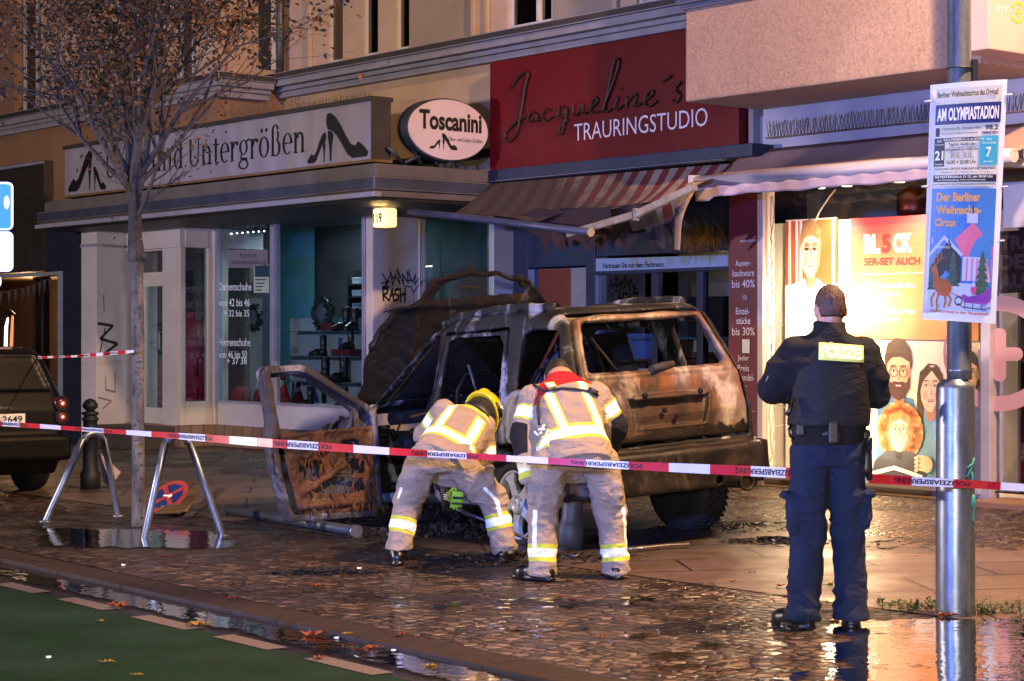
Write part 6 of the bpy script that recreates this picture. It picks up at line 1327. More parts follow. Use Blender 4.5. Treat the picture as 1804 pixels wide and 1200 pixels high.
def hand_sdf(Q, wrist, d, side, nrmv, sc=1.0, curl=.5, thumb=1):
    """palm with five fingers: d = towards the fingertips, side = towards the thumb, nrmv = back of the hand"""
    d, side, nrmv = nrm(d), nrm(side), nrm(nrmv); w_ = V3(wrist); o = None
    P_ = lambda a, b, c: w_ + (d * a + side * b + nrmv * c) * sc
    o = rcone(Q, P_(-.02, 0, 0), P_(.03, 0, 0), .027 * sc, .030 * sc, (nrmv, .75))
    for b in (-.028, -.009, .010, .028): o = smin(o, rcone(Q, P_(.02, b * .7, 0), P_(.090, b, 0), .017 * sc, .0125 * sc), .012 * sc)
    for i, (b, l) in enumerate(((-.030, .062), (-.010, .078), (.010, .082), (.030, .070))):
        pts = [P_(.088, b, 0)]; a = 0
        for f_ in (.42, .32, .26):
            a += curl * (1.0 if f_ < .42 else .7); p0 = (pts[-1] - w_) / sc; pts.append(pts[-1] + (d * math.cos(a) - nrmv * math.sin(a)) * l * f_ * sc + side * b * .04 * sc)
        o = smin(o, chain(Q, pts, [.0100 * sc, .0095 * sc, .0088 * sc, .0072 * sc], .004 * sc), .005 * sc)
    tb = [P_(.015, .026, -.004), P_(.050, .050 * thumb, -.016), P_(.080, .054 * thumb, -.026), P_(.102, .048 * thumb, -.036)]
    return smin(o, chain(Q, tb, [.015 * sc, .0125 * sc, .011 * sc, .009 * sc], .006 * sc), .012 * sc)
def boot_sdf(Q, ankle, toe, h=.26, sc=1.0):
    """ankle: point on the ground under the ankle; toe: direction on the ground"""
    t_ = nrm((toe[0], toe[1], 0)); a = V3(ankle); up = np.array([0, 0, 1.]); P_ = lambda f, z: a + (t_ * f + up * z) * sc
    d = chain(Q, [P_(0, .06), P_(0, .15), P_(-.005, h)], [.052 * sc, .048 * sc, .058 * sc], .03)
    d = smin(d, chain(Q, [P_(-.05, .050), P_(.05, .058), P_(.15, .042), P_(.19, .038)], [.042 * sc, .048 * sc, .046 * sc, .036 * sc], .03), .03)
    sole = chain(Q, [P_(-.055, .012), P_(.06, .012), P_(.195, .012)], [.044 * sc, .048 * sc, .044 * sc], .02, (up, .34)); return np.maximum(np.minimum(d, sole), -(Q[:, 2] - a[2]) + .001)
def head_sdf(Q, c, fwd, up, sc=1.0, ears=True):
    fwd, up = nrm(fwd), nrm(up); rt = np.cross(fwd, up); Rm = np.stack([rt, fwd, up], 1); q = (Q - V3(c)) @ Rm / sc
    E = lambda p, r: ellip(q, p, r)
    d = smin(E((0, -.012, .025), (.078, .098, .102)), E((0, .030, -.045), (.058, .065, .085)), .05)
    d = smin(d, E((0, .062, -.092), (.034, .030, .026)), .03)
    d = smin(d, chain(q, [(0, .094, .012), (0, .118, -.028), (0, .100, -.040)], [.010, .014, .012], .01), .012)         # nose
    for s in (-1, 1):
        d = smax(d, -E((s * .032, .100, .012), (.017, .014, .012)), .012); d = smin(d, E((s * .032, .082, .012), (.014, .013, .012)), .004)
        d = smin(d, chain(q, [(s * .012, .094, .032), (s * .05, .082, .034)], [.008, .007], .01), .012)
        if ears: d = smin(d, smax(E((s * .084, -.010, -.012), (.012, .022, .034)), -E((s * .094, .000, -.012), (.008, .010, .018)), .006), .010)
    d = smin(d, chain(q, [(-.024, .088, -.070), (0, .096, -.068), (.024, .088, -.070)], [.006, .007, .006], .005), .006)
    d = smax(d, -chain(q, [(-.022, .098, -.074), (.022, .098, -.074)], [.003, .003], .003), .004)
    return d * sc
def seg_t(vs, a, b):
    a, b = V3(a), V3(b); return (vs - a) @ (b - a) / ((b - a) @ (b - a))
def near(vs, a, b, c, d):        # True where segment ab is nearer than cd
    da = rcone(vs.astype(np.float32), a, b, 0, 0); db = rcone(vs.astype(np.float32), c, d, 0, 0); return da < db

# ---------------------------------------------------------------- police officer, standing, seen from behind
g0 = G(1450, 1106); ZP = g0.y
J = lambda x, y, dz=0: P(x, y, ZP + dz)
S = ZP / F                                               # metres per photo pixel here
pol = None
hc = J(1462, 546, .02)
fw_ = (-.12, 1, -.18); up_ = (-.02, .16, 1)
Lk, Rk = J(1424, 930, .02), J(1492, 928, .04); La, Ra = J(1413, 1072, -.02), J(1500, 1072, .03)
def body_p(Q):
    d = head_sdf(Q, hc, fw_, up_, 1.0); d = smin(d, rcone(Q, J(1462, 570, -.01), J(1462, 610, -.04), .060, .075), .03)
    d = smin(d, chain(Q, [J(1462, 615, -.02), J(1462, 700, 0), J(1460, 790, .0)], [.10, .12, .12], .05), .05)
    for s, (sh_, el_, wr) in ((-1, (J(1400, 625, 0), J(1356, 690, .02), J(1420, 700, .30))), (1, (J(1524, 622, 0), J(1548, 698, .02), J(1500, 700, .30)))):
        d = smin(d, chain(Q, [sh_, el_, wr], [.05, .042, .03], .03), .04)
        dd = nrm(V3(J(1462, 690, .42)) - V3(wr)); d = smin(d, hand_sdf(Q, wr, dd, (0, -.3, 1), (0, -.2, .9) if s < 0 else (0, -.2, .9), 1.0, .5), .015)
    for h_, k_, a_ in ((J(1432, 800), Lk, La), (J(1488, 800), Rk, Ra)): d = smin(d, chain(Q, [h_, k_, a_], [.08, .05, .045], .03), .04)
    return d
lo, hi = bounds([J(1340, 500, -.2), J(1570, 1085, .5)], .05)
pol = blob('person', body_p, lo, hi, .0105, SKN, None, 1); recenter(pol, g0)
tag(pol, 'police officer in black jacket and navy trousers standing with back turned', 'person')
def hair_f(Q):
    fwd, up = nrm(fw_), nrm(up_); rt = np.cross(fwd, up); q = (Q - V3(hc)) @ np.stack([rt, fwd, up], 1)
    d = smin(ellip(q, (0, -.014, .030), (.0815, .102, .108)), ellip(q, (0, -.050, -.02), (.064, .056, .060)), .03)
    cut = np.maximum(q[:, 1] - .060 - .25 * np.clip(q[:, 2] - .04, 0, 1), -q[:, 2] - .052 + np.clip(q[:, 1] + .04, 0, 1) * .9); earc = .044 - np.sqrt((np.abs(q[:, 0]) - .092) ** 2 * .5 + (q[:, 1] + .004) ** 2 + (q[:, 2] + .022) ** 2)
    return smax(smax(d, cut, .012), earc, .01)
blob('hair', hair_f, V3(hc) - .16, V3(hc) + .16, .0055, HAIR, pol, 1, None, lambda vs: .005 * vnoise(vs * np.array([190, 190, 50]), 4))
wx_ = (1, .0, 0); T0, T1 = J(1459, 772), J(1463, 585, -.02)
def jac_f(Q):
    d = loft(Q, T0, T1, wx_, [(-.06, 0, 0, .195, .135), (.08, 0, 0, .200, .145), (.25, 0, 0, .200, .150), (.5, 0, 0, .212, .150), (.72, 0, 0, .228, .140), (.86, .0, 0, .205, .118), (.95, 0, 0, .125, .095), (1.0, 0, .0, .085, .085)])
    for sh_, m_, el_, wr in ((J(1402, 622, .0), J(1375, 655, 0), J(1360, 686, .03), J(1418, 702, .27)), (J(1522, 620, .0), J(1538, 660, 0), J(1543, 693, .03), J(1500, 702, .27))):
        d = smin(d, chain(Q, [sh_, m_, el_, wr], [.088, .078, .072, .052], .03), .05)
    d = smin(d, np.maximum(np.abs(rcone(Q, J(1463, 596, -.03), J(1461, 563, .0), .078, .074)) - .009, np.maximum(Q[:, 2] - J(1461, 566).z, J(1461, 604).z - Q[:, 2])), .02)
    return d
lo, hi = bounds([J(1330, 555, -.25), J(1575, 790, .42)], .03)
jk = blob('jacket', jac_f, lo, hi, .0105, BLKC, pol, 1, None, foldfn(7, .012, 3, (1, 1, 1.6)))
def vest_f(Q):
    d = loft(Q, T0, T1, wx_, [(.09, 0, 0, .222, .172), (.3, 0, 0, .222, .176), (.55, 0, 0, .212, .172), (.70, 0, 0, .190, .165), (.84, 0, 0, .150, .140), (.90, 0, 0, .11, .11)])
    d = np.maximum(d, -(J(1460, 775).z * 0 + Q[:, 2]) + J(1460, 751).z); return smax(d, Q[:, 2] - J(1460, 596).z, .02)
lo, hi = bounds([J(1370, 590, -.25), J(1550, 765, .25)], .03)
vs_ = blob('vest', vest_f, lo, hi, .0105, VEST, pol, 1, None, foldfn(5, .007, 5, (1, 1, 1)))
# reflective POLIZEI panel lying on the vest
def on_surf(objs, x, y, dz=.006):
    o_ = Vector((0, 0, H)); d = (P(x, y, 10) - o_).normalized(); best = None
    for ob in objs:
        L_ = -WL[ob.name] * 0; mw = Matrix.Translation(-WL.get(ob.parent.name, Vector()) if False else Vector((0, 0, 0)))
        h, loc, n, i = ob.ray_cast(o_, d)
        if h and (best is None or (loc - o_).length < (best - o_).length): best = loc
    return None if best is None else best - d * dz
YR = NT('reflective_lime'); YR.set(base='#e6ec7a', rough=.5); YRM = YR.m; YG = pm('lime_letter', '#f6f6f0', '#eeeee6', 9, .5)
def patch(objs, TL, TR, BR, BL, nu, nv, mat, name, parent, dz=.010):
    rows = []
    for j in range(nv + 1):
        r = []
        for i in range(nu + 1):
            u, v_ = i / nu, j / nv; x = (TL[0] * (1 - u) + TR[0] * u) * (1 - v_) + (BL[0] * (1 - u) + BR[0] * u) * v_; y = (TL[1] * (1 - u) + TR[1] * u) * (1 - v_) + (BL[1] * (1 - u) + BR[1] * u) * v_
            r.append(on_surf(objs, x, y, dz))
        rows.append(r)
    Z_ = [p.y for r in rows for p in r if p is not None]; Zm = sum(Z_) / len(Z_)
    for j in range(nv + 1):
        for i in range(nu + 1):
            if rows[j][i] is None:
                u, v_ = i / nu, j / nv; rows[j][i] = P((TL[0] * (1 - u) + TR[0] * u), (TL[1] * (1 - v_) + BL[1] * v_), Zm)
    return rows
rows = patch([vs_, jk], (1443, 603), (1521, 609), (1522, 639), (1442, 634), 8, 3, YRM, '', pol)
mb = MB(); mb.grid(rows, YRM, thick=.006, nrm=(0, 1, 0)); pp = mb.build('police_panel', pol)
v, f_ = glyphs('POLIZEI', .03); v = fit(v, .06, .84, .95, .16); mb = MB(); mb.keepn = True
def bil(u, v_):
    a = min(int(u * 8), 7); b = min(int(v_ * 3), 2); fu, fv = u * 8 - a, v_ * 3 - b
    return (rows[b][a] * (1 - fu) + rows[b][a + 1] * fu) * (1 - fv) + (rows[b + 1][a] * (1 - fu) + rows[b + 1][a + 1] * fu) * fv + Vector((0, -.009, 0))
mb.add([bil(x, 1 - y if False else y) for x, y in v], f_, YG); mb.build('lettering', pp)
def leg_loft(Q, pts, rad, k=.03): return chain(Q, pts, rad, k)
def trs_f(Q):
    d = loft(Q, J(1459, 800), J(1459, 752), wx_, [(-.35, 0, 0, .185, .14), (0, 0, 0, .195, .145), (.7, 0, 0, .190, .138), (1.05, 0, 0, .188, .132)])
    L_ = chain(Q, [J(1430, 810), J(1424, 880, .0), J(1424, 940, .02), J(1418, 1010, .0), J(1414, 1082, -.02)], [.114, .102, .092, .086, .100], .03); R_ = chain(Q, [J(1488, 810), J(1492, 880, .02), J(1493, 940, .04), J(1498, 1010, .03), J(1500, 1082, .03)], [.114, .100, .090, .084, .097], .03)
    d = smin(d, np.minimum(L_, R_), .035)
    d = smin(d, boxd(Q, J(1396, 905, .0), (.030, .085, .10), rd=.02), .02); d = smin(d, boxd(Q, J(1522, 898, .02), (.030, .085, .10), rd=.02), .02)
    for x, y, s in ((1388, 872, -1), (1528, 868, 1)): d = smin(d, boxd(Q, J(x, y, 0), (.034, .09, .018), rd=.01), .008)
    return np.maximum(d, J(1450, 1092).z - Q[:, 2])
lo, hi = bounds([J(1365, 745, -.25), J(1550, 1100, .3)], .03)
def pfold(vs):
    zz_ = (vs[:, 2] - g0.z); a = .010 + .012 * np.exp(-((zz_ - .14) / .10) ** 2) + .006 * np.exp(-((zz_ - .55) / .12) ** 2); return foldfn(8, 1, 8, (1, 1, 1.9))(vs) * a
blob('trousers', trs_f, lo, hi, .0105, NAVYC, pol, 1, None, pfold)
for a_, tv in ((J(1412, 1106, -.01), (-.55, .85, 0)), (J(1500, 1104, .03), (.15, 1, 0))):
    a_ = Vector((a_.x, a_.y, gz(a_.x, a_.y))); lo, hi = bounds([a_], .27); hi[2] = a_.z + .2; lo[2] = a_.z - .03
    blob('boot', lambda Q: boot_sdf(Q, a_, tv, .16, 1.02), lo, hi, .010, BOOTM, pol)
mb = MB()
bz = J(1459, 757); BELT = pm('duty_belt', '#101013', '#18181b', 9, .35); el_ = [(math.cos(a), math.sin(a)) for a in np.linspace(0, 2 * math.pi, 37)]
mb.grid([[Vector((J(1459, 757).x + .198 * c, ZP + .146 * s, bz.z + h)) for c, s in el_] for h in (-.028, .028)], BELT, thick=.008, nrm=(0, 0, .01)); bt = mb.build('belt', pol)
def pbox(name, c, hs, m, bev=.012):
    mb = MB(); c = Vector(c); mb.hexa([c + Vector((sx * hs[0], sy * hs[1], -hs[2])) for sx, sy in ((-1, -1), (1, -1), (1, 1), (-1, 1))] + [c + Vector((sx * hs[0] * .92, sy * hs[1], hs[2])) for sx, sy in ((-1, -1), (1, -1), (1, 1), (-1, 1))], m); return mb.build(name, pol, bevel=bev)
pbox('belt_pouch', J(1468, 762, -.165), (.030, .022, .062), BELT); pbox('belt_pouch', J(1410, 757, -.10), (.025, .03, .035), BELT)
def hol_f(Q):
    d = boxd(Q, J(1526, 805, -.02), (.028, .045, .090), rd=.015); d = smin(d, boxd(Q, J(1523, 772, -.02), (.03, .035, .05), rd=.015), .02); d = smin(d, chain(Q, [J(1527, 790, -.05), J(1531, 775, -.10)], [.020, .022], .01), .02); return smin(d, rcone(Q, J(1528, 825, -.02), J(1532, 842, -.02), .022, .018), .02)
lo, hi = bounds([J(1500, 750, -.18), J(1550, 850, .1)], .03); blob('holster', hol_f, lo, hi, .009, BELT, pol)
mb = MB(); q = [J(1396, 700, -.12), J(1392, 722, -.13), J(1386, 732, -.13)]; mb.tube(q, [.012, .012, .016], BELT, 8); mb.tube([J(1394, 748, -.12), J(1390, 757, -.14), J(1392, 768, -.14), J(1398, 772, -.12)], .008, BELT, 8); mb.build('radio_cord', pol)
mb = MB(); c = J(1349, 664, -.005); GBD = pm('badge_grey', '#8e9098', '#7c7e86', 9, .6); mb.lathe(c, [(.036, 0), (.036, .004)], GBD, 20, (-.92, -.28, .3)); mb.lathe(c + Vector((-.004, -.0012, .0012)), [(.031, 0), (.031, .002)], BELT, 20, (-.92, -.28, .3)); mb.build('sleeve_badge', pol)

# ---------------------------------------------------------------- firefighters
def stripe_attrs(zones):
    """zones: {'white':[fn..],...}; each fn gives a signed value, positive inside"""
    return {k: (lambda vs, fl=fl: np.max(np.stack([f(vs) for f in fl]), 0) if fl else np.full(len(vs), -1.)) for k, fl in zones.items()}
def band(a, b, t0, t1, other=None):
    def f(vs):
        t = seg_t(vs, a, b); L_ = np.linalg.norm(V3(b) - V3(a)); v = np.minimum(t - t0, t1 - t) * L_
        if other is not None: v = np.where(near(vs, a, b, *other), v, -1)
        return v
    return f
def firefighter(label, Z0, px, hs, spine_w, table, arms, legs, head, helmet=False, hands=(), boots=(), straps=(), lean_up=None, sp=None):
    J = lambda x, y, dz=0: P(x, y, Z0 + dz)
    return J
# -------- the one on the right
gR = G(1012, 1022); ZR = gR.y; J = lambda x, y, dz=0: P(x, y, ZR + dz)
T0, T1 = J(1018, 812, .0), J(988, 672, .36); WX = (1, .05, .02)
RL = [J(968, 822, .0), J(957, 912, .05), J(955, 1012, .0)]; RR = [J(1060, 820, .04), J(1077, 912, .09), J(1085, 1010, .06)]
AL = [J(938, 702, .28), J(920, 765, .20), J(934, 846, .06)]; AR = [J(1054, 698, .29), J(1085, 752, .32), J(1062, 812, .58)]
hd = J(982, 668, .56); hf, hu = (-.15, .55, -1), (-.05, 1, .35)
def body_r(Q):
    d = head_sdf(Q, hd, hf, hu); d = smin(d, rcone(Q, hd, J(986, 682, .38), .055, .07), .03); d = smin(d, chain(Q, [T1, T0], [.10, .07], .05), .05)
    for A_ in (AL, AR): d = smin(d, chain(Q, A_, [.05, .04, .028], .03), .03)
    for L_ in (RL, RR): d = smin(d, chain(Q, L_, [.05, .055, .045], .03), .02)
    d = smin(d, hand_sdf(Q, J(933, 850, .03), nrm(V3(J(931, 884, .05)) - V3(J(933, 850, .03))), (.25, .9, -.1), (-1, -.25, 0), 1.0, .35), .012)
    return smin(d, hand_sdf(Q, AR[2], (-.2, .3, -1), (-1, 0, 0), (0, -1, 0), 1.0, .5), .012)
lo, hi = bounds([J(895, 650, -.2), J(1110, 1005, .85)], .05)
fr1 = blob('person', body_r, lo, hi, .0095, SKN, None, 1); recenter(fr1, gR); tag(fr1, 'firefighter with red collar flap bending forward, bare hand at left knee', 'person')
blob('hair', lambda Q: np.maximum(smin(head_sdf(Q, hd, hf, hu, 1.09, False), rcone(Q, hd, J(986, 684, .36), .085, .082), .03), ((Q - V3(hd)) @ nrm(hf)) - .06), V3(hd) - .24, V3(hd) + .2, .008, pm('dark_hair', '#140f0d', '#1f1714', 30, .6, bump=.6, bscale=120), fr1)
tab = [(-.10, 0, 0, .225, .180), (.02, 0, 0, .232, .182), (.12, 0, 0, .226, .172), (.30, 0, 0, .214, .168), (.55, 0, 0, .214, .160), (.78, 0, 0, .205, .145), (.92, 0, 0, .155, .125), (1.03, 0, 0, .105, .10)]
def jac_r(Q):
    d = loft(Q, T0, T1, WX, tab)
    for A_, r in ((AL, [.088, .080, .066]), (AR, [.088, .080, .066])): d = smin(d, chain(Q, A_, r, .03), .085)
    return d
spine = (T0, T1); far = lambda A_: (A_[0], A_[1])
def on_torso(vs):
    d1 = loft(vs.astype(np.float32), T0, T1, WX, tab); d2 = np.minimum(chain(vs.astype(np.float32), AL, [.09, .08, .066]), chain(vs.astype(np.float32), AR, [.09, .08, .066])); return d1 < d2
def tors(fn): return lambda vs: np.where(on_torso(vs), fn(vs), -1)
def arm(fn, side=0): return lambda vs: np.where(on_torso(vs) | ((vs[:, 0] - T0[0] - (T1[0] - T0[0]) * .5) * side < 0), -1, fn(vs))
Lt = np.linalg.norm(V3(T1) - V3(T0)); axn = nrm(V3(T1) - V3(T0)); wxn = nrm(V3(WX) - (V3(WX) @ axn) * axn)
tt = lambda vs: (vs - V3(T0)) @ axn / Lt; xx = lambda vs: (vs - V3(T0)) @ wxn; bk = lambda vs: -((vs - V3(T0)) @ np.cross(wxn, axn))
HB = .15; back_half = lambda vs: np.sign(((vs - V3(T0)) @ nrm(np.cross(axn, wxn)))) * nrm(np.cross(axn, wxn))[1]
def strap(xc, w_, t0, t1): return lambda vs: np.minimum(np.minimum(w_ - np.abs(xx(vs) - (xc(tt(vs)))), (tt(vs) - t0) * Lt), (t1 - tt(vs)) * Lt)
xl = lambda t: np.interp(t, [.1, .4, .9], [-.055, -.085, -.135]); xr = lambda t: np.interp(t, [.1, .4, .9], [.175, .155, .10])
zn = {'white': [tors(lambda vs: np.minimum(tt(vs) - HB, HB + .105 - tt(vs)) * Lt), tors(strap(xl, .022, HB, .86)), tors(strap(xr, .022, HB, .86)), arm(band(AL[0], AL[1], .34, .62, (AL[1], AL[2])), -1), arm(band(AR[0], AR[1], .30, .62, (AR[1], AR[2])), 1), arm(band(AL[1], AL[2], .66, .86, far(AL)), -1)],
      'yellow': [tors(lambda vs: np.minimum(tt(vs) - HB + .04, HB + .145 - tt(vs)) * Lt), tors(strap(xl, .036, HB, .86)), tors(strap(xr, .036, HB, .86)), arm(band(AL[0], AL[1], .28, .68, (AL[1], AL[2])), -1), arm(band(AL[1], AL[2], .58, 1.0, far(AL)), -1), arm(band(AR[0], AR[1], .24, .68, (AR[1], AR[2])), 1)],
      'black': [arm(band(AL[0], AL[1], .80, 1.6, None)), arm(band(AR[0], AR[1], .72, 1.6, None))], 'red': [tors(lambda vs: (tt(vs) - np.interp(xx(vs), [-.2, -.1, .12, .2], [.66, .79, .84, .78])) * Lt)]}
def blk(A_, t0, t1):
    def f(vs):
        t = seg_t(vs, A_[0], A_[1]); s = seg_t(vs, A_[1], A_[2]); a, b = V3(A_[1]), V3(A_[2]); outx = np.sign(A_[1][0] - T0[0]) * (vs[:, 0] - A_[1][0]); return np.minimum(np.minimum(t - t0, t1 - s) * .25, outx + .035)
    return arm(f, 1 if A_[1][0] > T0[0] else -1)
zn['black'] = [blk(AL, .80, .50), blk(AR, .72, .6)]
lo, hi = bounds([J(890, 655, -.25), J(1115, 835, .72)], .03)
jr = blob('jacket', jac_r, lo, hi, .0092, TAN, fr1, 1, None, foldfn(7.5, .010, 4, (1, 1, 1.6)), stripe_attrs(zn))
def trs(Lg, Rg, hipc, wd, hb_=.17, rad=(.122, .098, .086, .092)):
    def f(Q):
        d = loft(Q, hipc[0], hipc[1], wd, [(-.25, 0, 0, .17, .135), (0, 0, 0, .200, .165), (.6, 0, 0, .215, .17), (1.1, 0, 0, .20, .16)])
        for L_ in (Lg, Rg):
            k_ = [L_[0], L_[0].lerp(L_[1], .55), L_[1], L_[1].lerp(L_[2], .5), L_[2]]; d = smin(d, chain(Q, k_, [rad[0], rad[1] + .012, rad[1], rad[2], rad[3]], .03), .04)
        return d
    return f
def pocket(d, Q, c, hs): return smin(d, boxd(Q, c, hs, rd=.02), .015)
f0 = trs(RL, RR, (J(1016, 822, .0), J(1018, 782, .02)), WX)
def tr_r(Q):
    d = f0(Q); d = pocket(d, Q, J(1086, 870, .02), (.035, .08, .085)); d = pocket(d, Q, J(938, 868, .0), (.03, .07, .075)); return np.maximum(d, J(1000, 1014).z - Q[:, 2])
def leg_zone(Lg, Rg, t0, t1): return [band(Lg[1], Lg[2], t0, t1, (Rg[1], Rg[2])), band(Rg[1], Rg[2], t0, t1, (Lg[1], Lg[2]))]
def side_strip(L_, O_, sgn, t0, t1, w_, off):
    def f(vs):
        t = seg_t(vs, L_[0], L_[2]); c = V3(L_[1]); a = nrm(V3(L_[2]) - V3(L_[1])); x = vs[:, 0] - np.interp(vs[:, 2], [L_[2].z, L_[1].z, L_[0].z], [L_[2].x, L_[1].x, L_[0].x]); y = vs[:, 1] - np.interp(vs[:, 2], [L_[2].z, L_[1].z, L_[0].z], [L_[2].y, L_[1].y, L_[0].y])
        v = np.minimum(w_ - np.abs(x * sgn - off), np.minimum(t - t0, t1 - t)); v = np.minimum(v, .01 - y); return np.where(near(vs, L_[0], L_[2], O_[0], O_[2]), v, -1)
    return f
zt = {'white': leg_zone(RL, RR, .55, .70) + [side_strip(RL, RR, -1, .40, .80, .014, .055), side_strip(RR, RL, 1, .40, .80, .010, .085)], 'yellow': leg_zone(RL, RR, .47, .78), 'black': [lambda vs: np.full(len(vs), -1.)], 'red': [lambda vs: np.full(len(vs), -1.)]}
lo, hi = bounds([J(905, 765, -.25), J(1125, 1020, .3)], .03)
def tfolds(g, seed):
    def f(vs):
        z_ = vs[:, 2] - g.z; a = .008 + .010 * np.exp(-((z_ - .12) / .08) ** 2) + .010 * np.exp(-((z_ - .48) / .12) ** 2); return foldfn(8.5, 1, seed, (1, 1, 1.9))(vs) * a
    return f
blob('trousers', tr_r, lo, hi, .0095, TAN, fr1, 1, None, tfolds(gR, 11), stripe_attrs(zt))
def boots2(par, spec):
    for a_, tv in spec:
        a_ = Vector((a_.x, a_.y, gz(a_.x, a_.y))); lo, hi = bounds([a_], .27); hi[2] = a_.z + .3; lo[2] = a_.z - .03
        blob('boot', lambda Q: boot_sdf(Q, a_, tv, .10, 1.05), lo, hi, .010, BOOTM, par)
boots2(fr1, ((J(955, 1018, .0), (-.75, .6, 0)), (J(1083, 1016, .06), (-.15, 1, 0))))
# radio strap and red collar details
mb = MB(); q = [on_surf([jr], x, y, .012) for x, y in ((950, 695), (949, 706), (947, 720), (948, 735), (950, 748))]; q = [p for p in q if p]; mb.tube(q, .010, GLB, 6) if len(q) > 1 else None
q = [on_surf([jr], x, y, .014) for x, y in ((940, 678), (950, 684), (962, 689), (975, 687), (990, 684), (1010, 685), (1025, 687), (1037, 689), (1050, 692), (1054, 698))]; q = [p for p in q if p]; mb.tube(q, .009, GLB, 6) if len(q) > 1 else None
q = [on_surf([jr], x, y, .014) for x, y in ((1036, 686), (1044, 690), (1052, 694))]; q = [p for p in q if p]; mb.tube(q, .020, GLB, 8) if len(q) > 1 else None
mb.build('harness_strap', fr1)
rows = patch([jr], (957, 674), (976, 672), (982, 681), (965, 685), 4, 3, None, '', fr1, .012); mb = MB(); mb.grid(rows, pm('patch_gold', '#d8a83a', '#c99a30', 5, .6), thick=.003, nrm=(0, 1, 0)); mb.build('name_patch', fr1)
rows = patch([jr], (962, 675), (974, 674), (977, 679), (967, 682), 4, 3, None, '', fr1, .015); mb = MB(); mb.grid(rows, RFW); mb.build('name_patch', fr1)
q = on_surf([jr], 962, 762, .01) or J(962, 762, -.1); mb = MB(); random.seed(9)
for k in range(7): p = Vector((J(960, 760).x + random.gauss(0, .03), q.y - .01, J(960, 760).z + random.gauss(0, .03))); mb.tube([p, p + Vector((random.gauss(0, .02), -.005, random.gauss(0, .025)))], .007, RFW, 5)
mb.build('carabiner', fr1)
# -------- the one on the left with the helmet
gL = G(790, 992); ZL_ = gL.y; J = lambda x, y, dz=0: P(x, y, ZL_ + dz)
T0, T1 = J(776, 812, .0), J(830, 734, .40); WX = (1, .12, -.20)
LL = [J(742, 822, .0), J(718, 888, .06), J(700, 972, -.02)]; LR = [J(812, 824, .02), J(868, 880, .08), J(888, 962, .05)]
BR_ = [J(850, 752, .36), J(852, 802, .34), J(812, 848, .26)]; BL_ = [J(782, 726, .42), J(748, 768, .50), J(792, 850, .48)]
hd = J(852, 730, .56); hf, hu = (.25, .45, -1), (.45, 1, .30)
def body_l(Q):
    d = head_sdf(Q, hd, hf, hu); d = smin(d, rcone(Q, hd, J(832, 738, .40), .055, .07), .03); d = smin(d, chain(Q, [T1, T0], [.10, .07], .05), .05)
    for A_ in (BL_, BR_): d = smin(d, chain(Q, A_, [.05, .04, .028], .03), .03)
    for L_ in (LL, LR): d = smin(d, chain(Q, L_, [.05, .055, .045], .03), .02)
    return d
lo, hi = bounds([J(680, 690, -.2), J(910, 955, .8)], .05)
fl1 = blob('person', body_l, lo, hi, .0105, SKN, None, 1); recenter(fl1, gL); tag(fl1, 'firefighter in yellow helmet and lime gloves stooping with legs apart', 'person')
tab2 = [(-.12, 0, 0, .205, .175), (.02, 0, 0, .212, .175), (.15, 0, 0, .208, .168), (.4, 0, 0, .205, .165), (.7, 0, 0, .205, .155), (.9, 0, 0, .165, .13), (1.02, 0, 0, .10, .10)]
def jac_l(Q):
    d = loft(Q, T0, T1, WX, tab2)
    for A_, r in ((BL_, [.092, .078, .062]), (BR_, [.095, .080, .058])): d = smin(d, chain(Q, A_, r, .03), .045)
    return d
def on_torso(vs):
    q = vs.astype(np.float32); d1 = loft(q, T0, T1, WX, tab2); d2 = np.minimum(chain(q, BL_, [.09, .08, .066]), chain(q, BR_, [.09, .08, .066])); return d1 < d2
Lt = np.linalg.norm(V3(T1) - V3(T0)); axn = nrm(V3(T1) - V3(T0)); wxn = nrm(V3(WX) - (V3(WX) @ axn) * axn)
HB2 = .16; xl2 = lambda t: np.interp(t, [.1, .9], [-.12, -.13]); xr2 = lambda t: np.interp(t, [.1, .9], [.125, .10])
def strap2(xc, w_, t0, t1): return lambda vs: np.minimum(np.minimum(w_ - np.abs(xx(vs) - (xc(tt(vs)))), (tt(vs) - t0) * Lt), (t1 - tt(vs)) * Lt)
zl = {'white': [tors(lambda vs: np.minimum(tt(vs) - HB2, HB2 + .115 - tt(vs)) * Lt), tors(strap2(xl2, .022, HB2, .90)), tors(strap2(xr2, .026, HB2, .78)), arm(band(BR_[0], BR_[1], .72, 1.0, (BR_[1], BR_[2])), 1), arm(band(BL_[0], BL_[1], .30, .62, (BL_[1], BL_[2])), -1), arm(band(BR_[1], BR_[2], .68, .85, far(BR_)), 1)],
      'yellow': [tors(lambda vs: np.minimum(tt(vs) - HB2 + .05, HB2 + .165 - tt(vs)) * Lt), tors(strap2(xl2, .036, HB2, .92)), tors(strap2(xr2, .042, HB2, .82)), tors(lambda vs: np.minimum(tt(vs) - .88, .96 - tt(vs)) * Lt), arm(band(BR_[0], BR_[1], .66, 1.05, (BR_[1], BR_[2])), 1), arm(band(BL_[0], BL_[1], .22, .70, (BL_[1], BL_[2])), -1)],
      'black': [arm(band(BL_[1], BL_[2], .0, .4, far(BL_)), -1)], 'red': [lambda vs: np.full(len(vs), -1.)]}
lo, hi = bounds([J(690, 690, -.25), J(900, 870, .72)], .03)
jl = blob('jacket', jac_l, lo, hi, .0092, TAN, fl1, 1, None, foldfn(7.5, .009, 14, (1, 1, 1.6)), stripe_attrs(zl))
f1 = trs(LL, LR, (J(778, 826, .0), J(776, 790, .02)), (1, .1, -.12))
